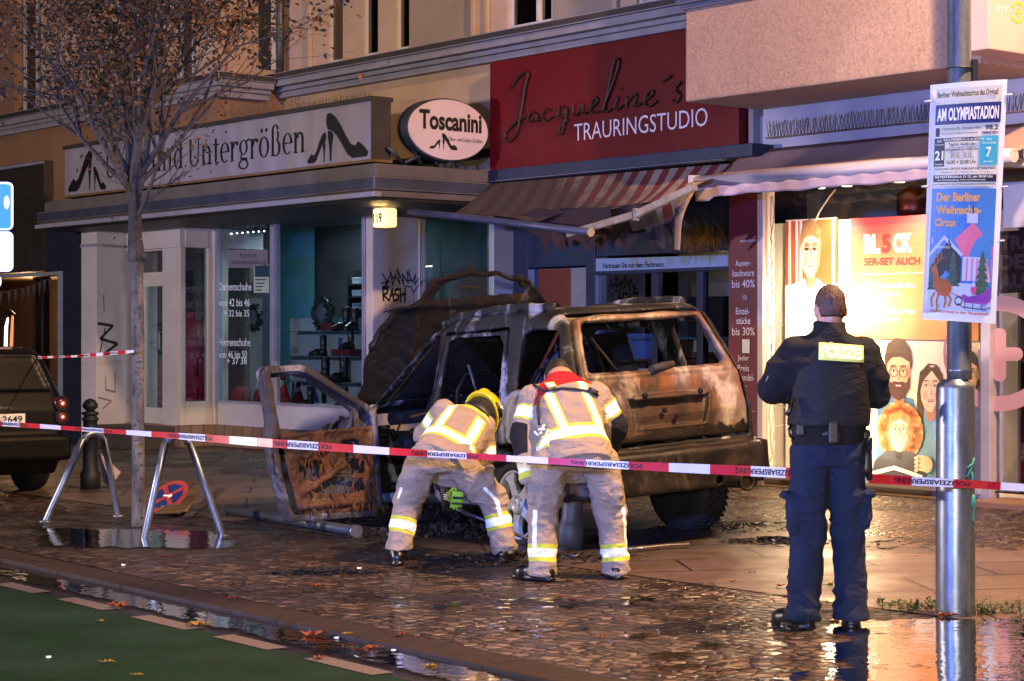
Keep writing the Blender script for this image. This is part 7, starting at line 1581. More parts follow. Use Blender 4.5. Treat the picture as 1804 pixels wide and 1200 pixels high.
def tr_l(Q):
    d = f1(Q); d = pocket(d, Q, J(712, 860, .02), (.035, .07, .08)); d = pocket(d, Q, J(862, 838, .04), (.03, .07, .075)); return np.maximum(d, J(720, 968).z - Q[:, 2] - np.clip((Q[:, 0] - J(790, 900).x) * 2, 0, .04))
zt = {'white': leg_zone(LL, LR, .38, .55) + [side_strip(LR, LL, 1, .30, .72, .015, .030), side_strip(LL, LR, -1, .28, .42, .010, .08)], 'yellow': leg_zone(LL, LR, .30, .63), 'black': [lambda vs: np.full(len(vs), -1.)], 'red': [lambda vs: np.full(len(vs), -1.)]}
lo, hi = bounds([J(665, 775, -.25), J(920, 975, .32)], .03)
blob('trousers', tr_l, lo, hi, .0095, TAN, fl1, 1, None, tfolds(gL, 17), stripe_attrs(zt))
boots2(fl1, ((J(700, 994, -.02), (-.1, 1, 0)), (J(888, 990, .05), (.25, .95, 0))))
gw = J(810, 852, .25); gd = V3(J(803, 900, .22)) - V3(gw)
lo, hi = bounds([J(780, 840, .05), J(830, 905, .45)], .03)
g1 = blob('glove', lambda Q: smin(hand_sdf(Q, gw, gd, (-.8, .5, 0), (.1, -1, .1), 1.22, .42), rcone(Q, gw, J(808, 840, .27), .042, .050), .02), lo, hi, .006, GLOVE, fl1)
gw2 = J(786, 862, .45); lo, hi = bounds([J(760, 845, .30), J(815, 905, .60)], .03)
g2 = blob('glove', lambda Q: smin(hand_sdf(Q, gw2, (.12, -.1, -1), (.8, .5, 0), (0, -1, .1), 1.22, .5), rcone(Q, gw2, J(786, 845, .46), .042, .050), .02), lo, hi, .006, GLB, fl1)
mb = MB(); dz_ = nrm(gd)
for k, q in enumerate((-.030, -.010, .010, .030)):
    for f_, l_ in ((.035, .03), (.085, .018), (.118, .014)):
        c = Vector(V3(gw) + dz_ * f_ * 1.22 + np.array([-.8, .5, 0]) * q * 1.22 + np.array([.1, -1, .1]) * (.026 if f_ < .1 else .016)); mb.tube([c - Vector(dz_) * l_ * .5, c + Vector(dz_) * l_ * .5], [.010, .010], GLB, 8)
mb.build('knuckle_guard', g1)
mb = MB()
for k in range(5): c = Vector(V3(gw2) + np.array([.012, -.035, -.01 - .016 * k])); mb.tube([c + Vector((-.03, 0, .008)), c + Vector((.03, 0, -.004))], .0055, RFW, 5)
mb.build('reflective_print', g2)
# helmet with neck guard
HF, HU = nrm(hf), nrm(np.array(hu) - np.dot(hu, nrm(hf)) * nrm(hf)); HR = np.cross(HF, HU); HM = np.stack([HR, HF, HU], 1); hcen = V3(hd)
def helm_f(Q):
    q = (Q - hcen) @ HM; d = ellip(q, (0, -.012, .030), (.122, .150, .142)); d = np.maximum(np.abs(d + .006) - .006, -(q[:, 2] + .045) - .3 * q[:, 1]); ridge = np.maximum(np.abs(q[:, 0]) - .016, np.abs(ellip(q, (0, -.012, .030), (.128, .158, .150))) - .006); ridge = np.maximum(ridge, -q[:, 2] + .0); d = smin(d, ridge, .015)
    brim = np.maximum(np.abs(q[:, 2] + .045 + .3 * q[:, 1]) - .007, np.abs(np.sqrt((q[:, 0] / .125) ** 2 + ((q[:, 1] + .012) / .158) ** 2) - 1.03) * .12 - .010); return smin(d, brim, .01)
hl = blob('helmet', helm_f, hcen - .21, hcen + .21, .0075, HELM, fl1)
mb = MB(); wv_ = lambda a, b, c: Vector(hcen + HR * a + HF * b + HU * c)
mb.grid([[wv_((.112 + .012 * k) * math.sin(a), -.02 - (.135 + .01 * k) * math.cos(a), -.03 - .06 * k + .02 * math.cos(a)) for a in np.linspace(-1.9, 1.9, 22)] for k in range(4)], HELB, thick=.008, nrm=list(HR * .01 + HU * .001)); mb.build('neck_guard', fl1)
mb = MB()
for s in (-1, 1):
    mb.tube([wv_(s * .118, .03, .02), wv_(s * .127, -.02, .01), wv_(s * .112, -.085, .01)], [.018, .022, .016], HELB, 8); mb.tube([wv_(s * .128, .0, .055), wv_(s * .130, -.035, .045)], .011, RFW, 8)
mb.tube([wv_(.10 * math.cos(a), -.012 + .158 * math.sin(a), -.02 - .3 * .158 * math.sin(a) * .6 + .004) for a in np.linspace(0, 6.28, 28)], .008, HELB, 6); mb.build('helmet_fittings', hl)
# pry bar the stooping firefighter works with
mb = MB(); q = [J(804, 897, .20), J(850, 915, .16), J(925, 948, .10), J(1000, 978, .06)]; q[-1].z = max(q[-1].z, .09); mb.tube(q, .013, pm('tool_steel', '#54524f', '#3e3c3a', 9, .4, .7), 8); mb.tube([q[-1], q[-1] + Vector((.06, .0, -.01)), q[-1] + Vector((.09, .03, .02))], [.014, .014, .008], MATS['tool_steel'], 8)
o = mb.build('pry_bar'); recenter(o, q[-1]); tag(o, 'thin grey metal pry bar held by the helmeted firefighter', 'pry bar')
# ------------------------------------------------------------------ lamp post with the circus poster
t = NT('galvanised_steel'); v = t.coord((1, 1, .2)); c = t.ramp(t.noise(9, t.coord((2, 2, .5)), 6, .7), [(.3, '#5c646c'), (.55, '#7b838b'), (.75, '#949ba2')]); c = t.mix(t.ramp(t.noise(40, t.coord((.3, .3, 6)), 3), [(.55, (0, 0, 0)), (.7, (.5, .5, .5))]), c, '#4b5258')
t.set(base=c, rough=.36, metal=.75); t.bump(t.noise(60, t.coord((.5, .5, 3)), 4), .2, .004); GALV = t.m
gp = G(1683, 1084); Zp = gp.y; sp_ = Zp / F
lp = thing('lamp_post', 'galvanised steel lamp post with a wider lower sleeve beside the police officer', 'lamp post', gp)
zy = lambda y: H + (600 - y) * sp_
mb = MB(); r0, r1 = 34.5 * sp_, 21.5 * sp_
mb.lathe(gp, [(r0 * 1.02, -.05), (r0, .03), (r0 * .96, zy(684) - gp.z), (r0 * .90, zy(676) - gp.z), (r1 * 1.05, zy(671) - gp.z), (r1, zy(668) - gp.z)], GALV, 40); mb.build('sleeve', lp)
mb = MB(); xo = 11 * sp_ * 0; mb.lathe(Vector((P(1690, 0, Zp).x, Zp, 0)), [(r1, zy(669)), (r1, zy(655)), (r1 * 1.03, zy(654)), (r1 * 1.03, zy(651)), (r1 * .99, zy(650)), (r1 * .95, 5.0), (r1 * .8, 8.5)], GALV, 36); mb.build('pole', lp)
mb = MB(); pc_ = Vector((P(1690, 0, Zp).x, Zp, 0)); mb.tube([pc_ + Vector((r1 * 1.04 * math.cos(a), r1 * 1.04 * math.sin(a), zy(121))) for a in np.linspace(0, 6.28, 30)], .005, BLK, 6, caps=False); q = pc_ + Vector((r1 + .015, -.01, zy(121))); mb.hexa([q + Vector((x, y, z)) for z in (-.07, .05) for x, y in ((-.015, -.02), (.015, -.02), (.015, .02), (-.015, .02))], BLK); mb.build('strap', lp, bevel=.004)
mb = MB(); TQ = pm('turquoise_paint', '#2f8a80', '#287a70', 5, .5)
def onp(x, y, r, cx): dx = (x - cx) * sp_; return Vector((P(cx, 0, Zp).x + dx, Zp - math.sqrt(max(1e-4, r * r - dx * dx)) - .003, zy(y)))
for q in ([(1697, 838), (1704, 824), (1710, 812), (1712, 806)], [(1697, 822), (1704, 818), (1710, 815)], [(1706, 830), (1709, 845), (1708, 855)], [(1710, 870), (1707, 885), (1712, 896), (1709, 912), (1712, 922)], [(1712, 870), (1713, 905)]): mb.tube([onp(x, y, r0 * .975, 1683) for x, y in q], .006, TQ, 5)
g = mb.build('graffiti'); recenter(g, onp(1706, 880, r0, 1683)); tag(g, 'small turquoise paint scrawl on the lamp post sleeve', 'graffiti')
Zq = Zp - r1 - .03; PP = lambda x, y: P(x, y, Zq)
bend = lambda x, y: -.10 * (x - .48) ** 2 + .012 * math.sin(3 * y + 2 * x)
cp = thing('event_poster', 'tall curved circus poster board strapped to the lamp post', 'poster', PP(1695, 570))
A = Art(PP(1641, 149), PP(1776, 139), PP(1757, 571), PP(1626, 562), bend)
PAP = pm('poster_paper', '#c8c4b4', '#bcb8a8', 3, .45); PAPB = pm('poster_sky', '#3f78b8', '#356ca8', 2, .45); INK = pm('poster_ink', '#20243c', '#1a1e34', 5, .5); NVB = pm('poster_navy', '#1c2c6e', '#18265e', 5, .45); TEALP = pm('poster_teal', '#3aa0b0', '#3292a2', 3, .45); WHP = pm('poster_white', '#dedbd0', '#d2cfc4', 4, .45); TANP = pm('poster_tan', '#c8945a', '#bc884e', 7, .5); PNK = pm('poster_pink', '#c0688a', '#b05a7c', 6, .5); PUR2 = pm('poster_purple', '#7a3a9a', '#6a308a', 9, .5); DEER = pm('poster_deer', '#9a4a28', '#863e20', 9, .5); FIR = pm('poster_fir', '#28443c', '#3c5c50', 30, .6); SNOW = pm('poster_snow', '#a8b4d4', '#98a6c8', 4, .5); LIL = pm('poster_magenta', '#b04878', '#a03e6c', 5, .5)
A.rect(0, 0, 1, 1, WHP, 0)
A.rect(.07, .022, .93, .435, PAP, 2); A.rect(.06, .445, .92, .955, PAPB, 2)
T_ = lambda s_, x0, x1, y0, y1, m, L=5, b=.0: A.text(s_, x0, y0, x1, y1, m, L, bold=b)
T_('Berliner Weihnachtscircus das Original!', .09, .88, .035, .068, INK, 5, .02); A.line([(.08, .083), (.92, .080)], .006, INK, 4, 3.2)
A.rect(.07, .09, .93, .175, NVB, 4); T_('AM OLYMPIASTADION', .09, .90, .105, .160, WHP, 6, .035)
T_('Olympische Str. / Rominter Allee', .16, .66, .187, .203, INK); T_('direkt neben U-Bahnhof Olympiastadion', .16, .62, .209, .220, INK); T_('98.2', .72, .90, .183, .205, NVB, 5, .03); T_('PARADISO', .68, .90, .210, .222, NVB, 5, .03); A.rect(.08, .188, .13, .225, INK, 4)
A.rect(.07, .232, .20, .352, INK, 4); A.rect(.20, .232, .66, .248, INK, 4); T_('GALA-PREMIERE 21.12. um 20.00 Uhr', .18, .72, .235, .245, WHP, 6, .015)
T_('vom', .10, .16, .240, .250, WHP, 6); T_('Donnerstag', .085, .185, .256, .264, WHP, 6); T_('21', .08, .185, .285, .325, WHP, 6, .03); T_('Dezember', .085, .185, .338, .346, WHP, 6)
A.rect(.66, .228, .91, .348, TEALP, 4); T_('bis', .75, .82, .236, .247, WHP, 6); T_('Sonntag', .69, .88, .252, .264, WHP, 6); T_('7', .75, .82, .275, .318, WHP, 6, .03); T_('Januar', .72, .85, .330, .340, WHP, 6)
for s_, y, x0, x1 in (('Täglich 16.00 Uhr', .254, .24, .60), ('Heiligabend nur 14.00 Uhr', .276, .21, .64), ('25.12. - 31.12.', .298, .28, .56), ('16.00 + 20.00 Uhr', .327, .23, .62)): T_(s_, x0, x1, y, y + .016, INK, 5, .015)
for y in (.273, .294, .318): A.line([(.25, y), (.58, y)], .004, INK, 4, 3.2)
T_('ACHTUNG GROSSE FAMILIENTAGE: Halbe Preise', .08, .88, .358, .367, INK, 5, .015); T_('Plätze! 22. / 27. / 28.Dez. und 1. / 3. / 4. Jan.', .16, .82, .374, .382, INK); A.rect(.07, .388, .91, .418, INK, 4)
T_('SILVESTERGALA 31.12. um 20.00 Uhr', .09, .86, .391, .401, WHP, 6, .02); T_('mit Sektempfang, Tanz und Feuerwerk', .12, .76, .406, .414, WHP, 6, .01); T_('Info Telefon 0171 672 07 28  www.berliner-weihnachtscircus.de', .08, .90, .423, .431, INK)
T_('Der Berliner', .12, .70, .462, .500, TANP, 5, .04); T_('Weihnachts-', .12, .72, .517, .553, TANP, 5, .04); T_('Circus', .11, .38, .570, .605, TANP, 5, .04)
A.rect(.06, .84, .92, .955, SNOW, 3); A.poly([(.07, .78), (.30, .66), (.48, .74), (.48, .84), (.07, .84)], INK, 4); A.poly([(.05, .72), (.24, .642), (.50, .715), (.48, .73), (.24, .66), (.06, .735)], SNOW, 5); T_('WEIHNACHTSCIRCUS', .15, .32, .687, .697, WHP, 7)
A.poly([(.38, .66), (.62, .585), (.92, .69), (.92, .73), (.5, .73)], PNK, 5); A.rect(.53, .55, .68, .59, SNOW, 5); A.rect(.60, .52, .62, .55, INK, 5); A.rect(.5, .73, .92, .83, SNOW, 4)
for x in (.55, .62, .69, .76, .83, .89): A.rect(x, .735, x + .02, .83, PNK, 5)
for cx, y0, y1, w_ in ((.37, .70, .85, .10), (.77, .70, .88, .13), (.09, .76, .87, .05)):
    for k in range(5): a = y0 + (y1 - y0) * k / 5.5; A.poly([(cx, a), (cx + w_ * (.4 + .15 * k), a + (y1 - y0) * .30), (cx - w_ * (.4 + .15 * k), a + (y1 - y0) * .30)], FIR, 6 + k)
A.poly([(.10, .775), (.14, .765), (.17, .785), (.19, .82), (.30, .83), (.36, .85), (.36, .875), (.30, .90), (.20, .895), (.13, .87), (.11, .82)], DEER, 12); A.poly([(.08, .785), (.13, .765), (.15, .79), (.10, .80)], DEER, 13)
for q in ([(.14, .885), (.10, .91), (.11, .945)], [(.19, .89), (.17, .92), (.18, .96)], [(.31, .885), (.36, .91), (.33, .94)], [(.27, .89), (.29, .92), (.27, .945)]): A.line(q, .022, DEER, 12, 3.2)
for q in ([(.13, .77), (.12, .74), (.15, .72)], [(.14, .77), (.20, .745), (.22, .715)], [(.17, .755), (.16, .725)], [(.20, .745), (.25, .735)]): A.line(q, .012, DEER, 12, 3.2)
A.poly([(.52, .885), (.60, .895), (.78, .88), (.90, .85), (.90, .91), (.84, .925), (.54, .92), (.50, .90)], PUR2, 12); A.line([(.36, .885), (.52, .90)], .012, DEER, 11, 3.2); A.line([(.46, .925), (.52, .94), (.84, .945), (.90, .935)], .012, INK, 12, 3.2)
for x in (.55, .66, .78): A.line([(x, .92), (x, .945)], .010, INK, 12, 3.2)
A.ring(.46, .915, .055, .020, .012, .006, INK, 12); A.ell(.66, .865, .04, .02, LIL, 13); A.ell(.66, .845, .022, .011, SNOW, 14)
T_('Das Original in der Hauptstadt', .10, .88, .955, .972, LIL, 6, .02)
A.rect(.06, .925, .92, .948, SNOW, 3); A.build('print', cp)
mb = MB(); rows = [[A.pt(i / 12, j / 12, -.006) for i in range(13)] for j in range(13)]; mb.grid(rows, PIPE, thick=.005, nrm=A.n); mb.build('board', cp)
mb = MB()
for u, v_ in ((-.03, .07), (1.03, .065), (-.03, .435), (1.03, .44), (1.02, .66)): p = A.pt(u, v_, .004); mb.tube([p - Vector((.02, 0, 0)), p + Vector((.02, 0, .002))], .006, PIPE, 6)
mb.build('cable_tie', cp)
# ------------------------------------------------------------------ parking sign at the left edge
Zs = 9.0; ps = thing('parking_sign', 'bright blue and white parking sign plates at the left edge', 'sign', P(-62, 0, Zs) * 1)
base = P(-62, 0, Zs); base.z = ROAD; ps.location = base; WL[ps.name] = base
mb = MB(); mb.tube([base, Vector((base.x, base.y + .03, 2.9))], .03, GALV, 14); mb.build('pole', ps)
SBL = pm('sign_blue', '#0a7fc0', '#0878b8', 4, .4)
def plate(x0, x1, ya, yb, m, art):
    mb = MB(); a, b = P(x0, yb, Zs), P(x1, ya, Zs); pts = []; r = .025
    for cx, cz, k in ((b.x - r, b.z - r, 0), (a.x + r, b.z - r, 90), (a.x + r, a.z + r, 180), (b.x - r, a.z + r, 270)): pts += [Vector((cx + r * math.cos(R(k + 15 * i)), Zs - .01, cz + r * math.sin(R(k + 15 * i)))) for i in range(7)]
    mb.prism(pts, (0, .006, 0), RFW); o = mb.build('plate', ps); A = Art(P(x0, ya, Zs - .012), P(x1, ya, Zs - .012), P(x1, yb, Zs - .012), P(x0, yb, Zs - .012)); art(A); A.build('print', o)
def a1(A): rr(A, .02, .04, .97, .96, .06, SBL, 1); A.text('P', .30, .22, .70, .78, RFW, 2, bold=.04); A.ell(.93, .42, .03, .14, RFW, 3)
plate(-146, 24, 321, 406, None, a1); plate(-146, 24, 408, 479, None, lambda A: A.text('2 Std.', .25, .3, .75, .7, BLK, 1)); plate(-110, 3, 484, 508, None, lambda A: A.text('9-20h', .25, .3, .75, .7, BLK, 1))
# ------------------------------------------------------------------ bicycle stands
def rack(fa_, fb_, ap, label):
    a, b = G(*fa_), G(*fb_); m = (a + b) / 2; top = P(ap[0], ap[1], m.y); th = thing('bicycle_stand', label, 'bicycle stand', m, 'inverted V bicycle stands by the tree')
    ra = .03; d = (b - a).normalized(); pts = [a - Vector((0, 0, .06)), a]
    pa, pb = top - d * .09 - Vector((0, 0, .03)), top + d * .09 - Vector((0, 0, .03)); pts += [a.lerp(pa, .5), a.lerp(pa, .97)]
    for k in range(7): t_ = math.pi * (1 - k / 6); pts.append(top - Vector((0, 0, .06)) + d * .085 * math.cos(t_) + Vector((0, 0, .06 * math.sin(t_) ** .8)))
    pts += [b.lerp(pb, .97), b.lerp(pb, .5), b, b - Vector((0, 0, .06))]
    mb = MB(); mb.tube(pts, ra, GALV, 14); mb.build('hoop', th)
    for p in (a, b): mb = MB(); mb.lathe(p, [(.055, -.01), (.055, .008), (.032, .014)], GALV, 18); mb.build('foot', th)
rack((80, 919), (209, 909), (165, 763), 'tubular steel bicycle stand left of the tree trunk'); rack((254, 950), (392, 944), (312, 768), 'tubular steel bicycle stand right of the tree trunk')
# ------------------------------------------------------------------ bollards
IRON = pm('cast_iron', '#1c1d22', '#282a30', 9, .5, .3, bump=.25, bscale=50); IRON2 = pm('grey_cast_iron', '#4a4d54', '#3c3f46', 7, .5, .3, bump=.25, bscale=50)
def bollard(p, m, label, r=.07, h=.96, tilt=(0, 0)):
    th = thing('bollard', label, 'bollard', p); ax = Vector((tilt[0], tilt[1], 1))
    mb = MB(); mb.lathe(p, [(r * 1.35, -.02), (r * 1.35, .16), (r * 1.1, .20), (r, .22), (r * .95, .55), (r * 1.12, .56), (r * 1.12, .585), (r * .95, .59), (r * .95, .70), (r * 1.12, .71), (r * 1.12, .735), (r * .93, .74), (r * .90, h - .16), (r * 1.15, h - .155), (r * 1.15, h - .13), (r * .7, h - .12)], m, 28, ax); mb.build('shaft', th)
    mb = MB(); q = p + ax.normalized() * (h - .13); mb.lathe(q, [(r * .5, 0), (r * .6, .02), (r * 1.02, .05), (r * 1.05, .08), (r * .7, .12), (r * .2, .14)], m, 24, ax); mb.build('knob', th)
q = G(159, 862); bollard(q, IRON, 'black cast iron bollard with a knob between parked car and tree', .075, (P(159, 704, q.y).z - q.z)); bollard(G(1003, 968), IRON2, 'grey iron bollard showing between the legs of the bending firefighter', .075, .96, (.07, 0))
# ------------------------------------------------------------------ street tree
t = NT('pale_bark'); c = t.ramp(t.noise(11, t.coord((1, 1, .35)), 6, .7), [(.3, '#2a2927'), (.5, '#565450'), (.72, '#74726c')]); c = t.mix(t.ramp(t.noise(26, t.coord((1, 1, 1.6)), 4), [(.60, (0, 0, 0)), (.66, (.9, .9, .9))]), c, '#1c1814'); sz = t.N('SeparateXYZ'); t.L(t.tc.outputs['Object'], sz.inputs[0]); c = t.mix(t.ramp(t.math('ADD', t.math('MULTIPLY', sz.outputs[2], .2), t.math('MULTIPLY', t.noise(7, None, 4), .12)), [(.46, (0, 0, 0)), (.54, (.92, .92, .92))]), c, '#1e1c1b'); t.set(base=c, rough=.9); t.bump(t.noise(24, t.coord((1, 1, .4)), 5, .7), 1.0, .03); BARK = t.m  # darker above the graft: other bark, plus flash falloff put into the colour
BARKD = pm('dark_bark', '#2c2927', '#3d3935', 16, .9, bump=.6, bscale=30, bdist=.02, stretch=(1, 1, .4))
TWIG = pm('dark_twig', '#2a2422', '#3a322e', 9, .85); LEAFO = pm('autumn_leaf', '#5c3410', '#30220e', 3, .7); LEAFG = pm('dull_leaf', '#24200f', '#1a190c', 3, .7)
tb = G(245, 926); Zt = tb.y; J = lambda x, y, dz=0: P(x, y, Zt + dz); tr_ = thing('street_tree', 'slender street tree with pale trunk and sparse autumn leaves', 'tree', tb); sT = Zt / F
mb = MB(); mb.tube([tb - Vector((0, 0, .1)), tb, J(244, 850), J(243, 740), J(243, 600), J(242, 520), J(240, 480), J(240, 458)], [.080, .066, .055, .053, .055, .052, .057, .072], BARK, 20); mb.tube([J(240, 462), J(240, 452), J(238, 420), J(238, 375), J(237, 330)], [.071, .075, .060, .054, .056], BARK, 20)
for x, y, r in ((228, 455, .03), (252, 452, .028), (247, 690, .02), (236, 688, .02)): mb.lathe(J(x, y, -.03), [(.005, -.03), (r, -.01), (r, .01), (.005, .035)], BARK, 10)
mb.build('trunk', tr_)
random.seed(31); br_ = MB(); lf = MB(); tips = []
def grow(p, d, r, l, depth):
    n = 4 if depth < 2 else 3; pts = [p]; q = p.copy(); dd = d.copy()
    for i in range(n):
        dd = (dd + Vector((random.gauss(0, .10), random.gauss(0, .10), random.gauss(.05, .06)))).normalized(); q = q + dd * l / n; pts.append(q.copy())
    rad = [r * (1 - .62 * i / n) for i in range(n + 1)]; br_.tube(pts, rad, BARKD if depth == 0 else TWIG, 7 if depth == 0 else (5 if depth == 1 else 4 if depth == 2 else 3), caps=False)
    if depth >= 2:
        for k in range(3 if depth == 2 else 5):
            c = pts[random.randint(1, n)]; tips.append((c + Vector((random.gauss(0, .05), random.gauss(0, .05), random.gauss(0, .05))), dd.copy()))
    if depth < 4:
        m = (6, 5, 4, 3)[depth]
        for k in range(m):
            i = random.randint(1, n); a = random.uniform(0, 6.28); e = dd.orthogonal().normalized(); f_ = dd.cross(e); sp2 = random.uniform(.45, .95)
            nd = (dd + (e * math.cos(a) + f_ * math.sin(a)) * sp2 + Vector((0, 0, .12))).normalized(); grow(pts[i], nd, rad[i] * random.uniform(.50, .68), l * random.uniform(.52, .72), depth + 1)
for x0, y0, x1, y1, r, dz in ((237, 335, 232, 60, .062, .1), (236, 350, 120, 90, .034, -.2), (238, 360, 330, 100, .040, .3), (237, 330, 290, 40, .040, -.5), (235, 340, 175, 70, .036, .5), (238, 390, 300, 250, .022, -.3), (236, 370, 195, 255, .020, -.2), (238, 330, 420, 150, .026, -.1), (236, 335, 40, 160, .026, .2), (238, 320, 380, 60, .030, -.5), (236, 320, 90, 40, .030, .4)):
    a, b = J(x0, y0), J(x1, y1, dz); d = (b - a); grow(a, d.normalized(), r, d.length * 1.0, 0 if r > .03 else 1)
br_.build('branches', tr_)
for x, y, s in ((215, 460, -1), (205, 400, -1), (270, 400, 1), (190, 410, -1), (280, 420, 1), (226, 690, -1), (255, 440, 1), (222, 430, -1)):
    p = J(242, y + 10); q = J(x, y, random.uniform(-.1, .1)); br2 = [p, p.lerp(q, .6) + Vector((0, 0, .02)), q]
    for k in range(7): tips.append((p.lerp(q, .5 + .6 * k / 7) + Vector((random.gauss(0, .04), random.gauss(0, .04), random.gauss(0, .04))), (q - p).normalized()))
for c, d in tips:
    hgt = c.z; keep = .18 if hgt < 3.4 else .42
    if random.random() > keep: continue
    for k in range(random.choice((1, 1, 2)) if hgt < 3.6 else random.choice((1, 2, 3))):
        c2 = c + Vector((random.gauss(0, .04), random.gauss(0, .04), random.gauss(0, .04))); d2 = (d * .4 + Vector((random.gauss(0, .7), random.gauss(0, .7), random.gauss(-.4, .5)))).normalized(); e = d2.cross(Vector((random.gauss(0, 1), random.gauss(0, 1), random.gauss(0, 1)))).normalized(); l = random.uniform(.035, .070) * (1.0 if hgt > 3.4 else .8); n_ = d2.cross(e)
        lf.add([c2, c2 + d2 * l * .35 + e * l * .26 + n_ * .004, c2 + d2 * l * .7 + e * l * .20, c2 + d2 * l + n_ * .008, c2 + d2 * l * .7 - e * l * .20, c2 + d2 * l * .35 - e * l * .26 + n_ * .004], [(0, 1, 2, 3, 4, 5)], LEAFO if random.random() < (.6 if hgt > 3.6 else .25) else LEAFG)
lf.build('foliage', tr_)
# ------------------------------------------------------------------ parked car at the left edge
pc0 = G(60, 882); PF = -U; PR_ = Vector((PF.y, -PF.x, 0)); ori = G(128, 868)                      # right rear corner
pco = Vector((ori.x, ori.y, gz(ori.x, ori.y))) - PR_ * .86; pk = thing('parked_car', 'dark parked estate car cut by the left picture edge', 'car', pco)
M4 = np.array([list(PF), list(-PR_), [0, 0, 1.]]); pxf = lambda vs: vs @ M4 + np.array(pco); pw = lambda x, y, z: pco + PF * x - PR_ * y + Vector((0, 0, z))
PPF = [(.02, .30), (-.02, .45), (.0, .85), (.06, 1.0), (.22, 1.40), (.36, 1.46), (1.9, 1.50), (2.5, 1.35), (3.1, .98), (3.9, .85), (4.15, .55), (4.1, .25), (.1, .17)]
def park_f(Q):
    x, y, z = Q[:, 0], Q[:, 1], Q[:, 2]; wb = np.interp(x, [0, .25, .6, 3.4, 4.1], [.76, .84, .87, .86, .70]) - np.interp(z, [.2, .5, .9, 1.0, 1.5], [.06, 0, .0, .02, .24]); d = smax(poly2(x, z, PPF), np.abs(y) - wb, .10)
    for wx in (.75, 3.3): d = smax(d, -np.maximum(np.sqrt((x - wx) ** 2 + (z - .31) ** 2) - .36, .55 - np.abs(y)), .02)
    win = np.maximum(np.maximum(np.abs(y) - np.interp(z, [1.0, 1.42], [.66, .52]), np.abs(z - 1.20) - .17), x - .35); sk = np.abs(d) - .02; d = smax(d, -np.maximum(win, -(d + .02)), .012)
    bump_ = smax(smax(np.abs(x - .05) - .10, np.abs(y) - .84, .06), np.abs(z - .46) - .13, .05); d = smin(d, bump_, .03)
    sw = np.maximum(np.maximum(poly2(x, z, [(.55, 1.02), (.62, 1.38), (2.0, 1.40), (2.75, 1.02)]), .5 - np.abs(y)), -(d + .018)); return smax(d, -sw, .01)
CARP = NT('dark_car_paint'); CARP.set(base='#040508', rough=.38, metal=0, coat=.0, spec=.25); blob('body', park_f, (-.15, -.95, .18), (4.25, .95, 1.6), .02, CARP.m, pk, 1, pxf)
mb = MB(); DG = pm('dark_tint_glass', '#0a0b0e', '#101216', 5, .08); mb.grid([[pw(.07 + .29 * (z - 1.0) / .46 - .0, q * np.interp(z, [1.0, 1.42], [.67, .53]), z) for q in (-1, -.5, 0, .5, 1)] for z in (1.03, 1.2, 1.38)], DG); mb.build('rear_window', pk)
for s in (1, -1):
    for z, lb in ((.90, 'tail_light'), (.765, 'tail_light')):
        mb = MB(); c = pw(.0, -s * .735, z) if False else pw(-.005, s * -.735, z); mb.lathe(c, [(.072, -.05), (.072, .0), (.058, .02), (.03, .028)], pm('red_lens', '#8a1c26', '#701620', 9, .2), 24, -PF); tl = mb.build('tail_light', pk)
        mb = MB(); mb.lathe(c + -PF * .012, [(.074, -.02), (.080, .0), (.074, .012)], pm('chrome_ring', '#5a5458', '#4a4448', 9, .2, .8), 24, -PF); mb.build('ring', tl); mb = MB(); mb.lathe(c - PF * .026, [(.022, 0), (.018, .006), (.002, .008)], RFW, 14, -PF); mb.build('bulb', tl)
mb = MB(); mb.hexa([pw(x, y, z) for z in (.705, .81) for x, y in ((-.03, -.33), (-.03, .19), (-.02, .19), (-.02, -.33))], RFW); lpz = mb.build('number_plate', pk)
A = Art(pw(-.032, .19, .81), pw(-.032, -.33, .81), pw(-.032, -.33, .705), pw(-.032, .19, .705)); A.rect(.0, 0, .08, 1, SBL, 1); A.text('B', .12, .18, .20, .82, BLK, 2, bold=.02); A.text('G 2649', .33, .18, .94, .82, BLK, 2, bold=.02); A.build('lettering', lpz)
A = Art(pw(-.022, .12, .90), pw(-.022, -.21, .90), pw(-.022, -.21, .85), pw(-.022, .12, .85)); A.text('comfort', .1, .2, .95, .8, pm('badge_silver', '#9a9aa0', '#8a8a90', 9, .3, .6), 1); A.build('badge', pk)
for x in (.75, 3.3):
    for s in (1, -1):
        mb = MB(); c = pw(x, s * .76, .30); mb.lathe(c, [(.17, -.10), (.30, -.10), (.31, -.06), (.31, .06), (.30, .09), (.18, .09), (.16, .03), (.02, .05)], TYRE, 32, -PR_ * s); mb.build('wheel', pk)
mb = MB(); c = pw(.42, -.86, .93); mb.tube([pw(-.0, .0, 1.455), pw(.0, -.20, 1.455)], .012, em('brake_light', '#a02028', .35), 6); mb.build('brake_light', pk)
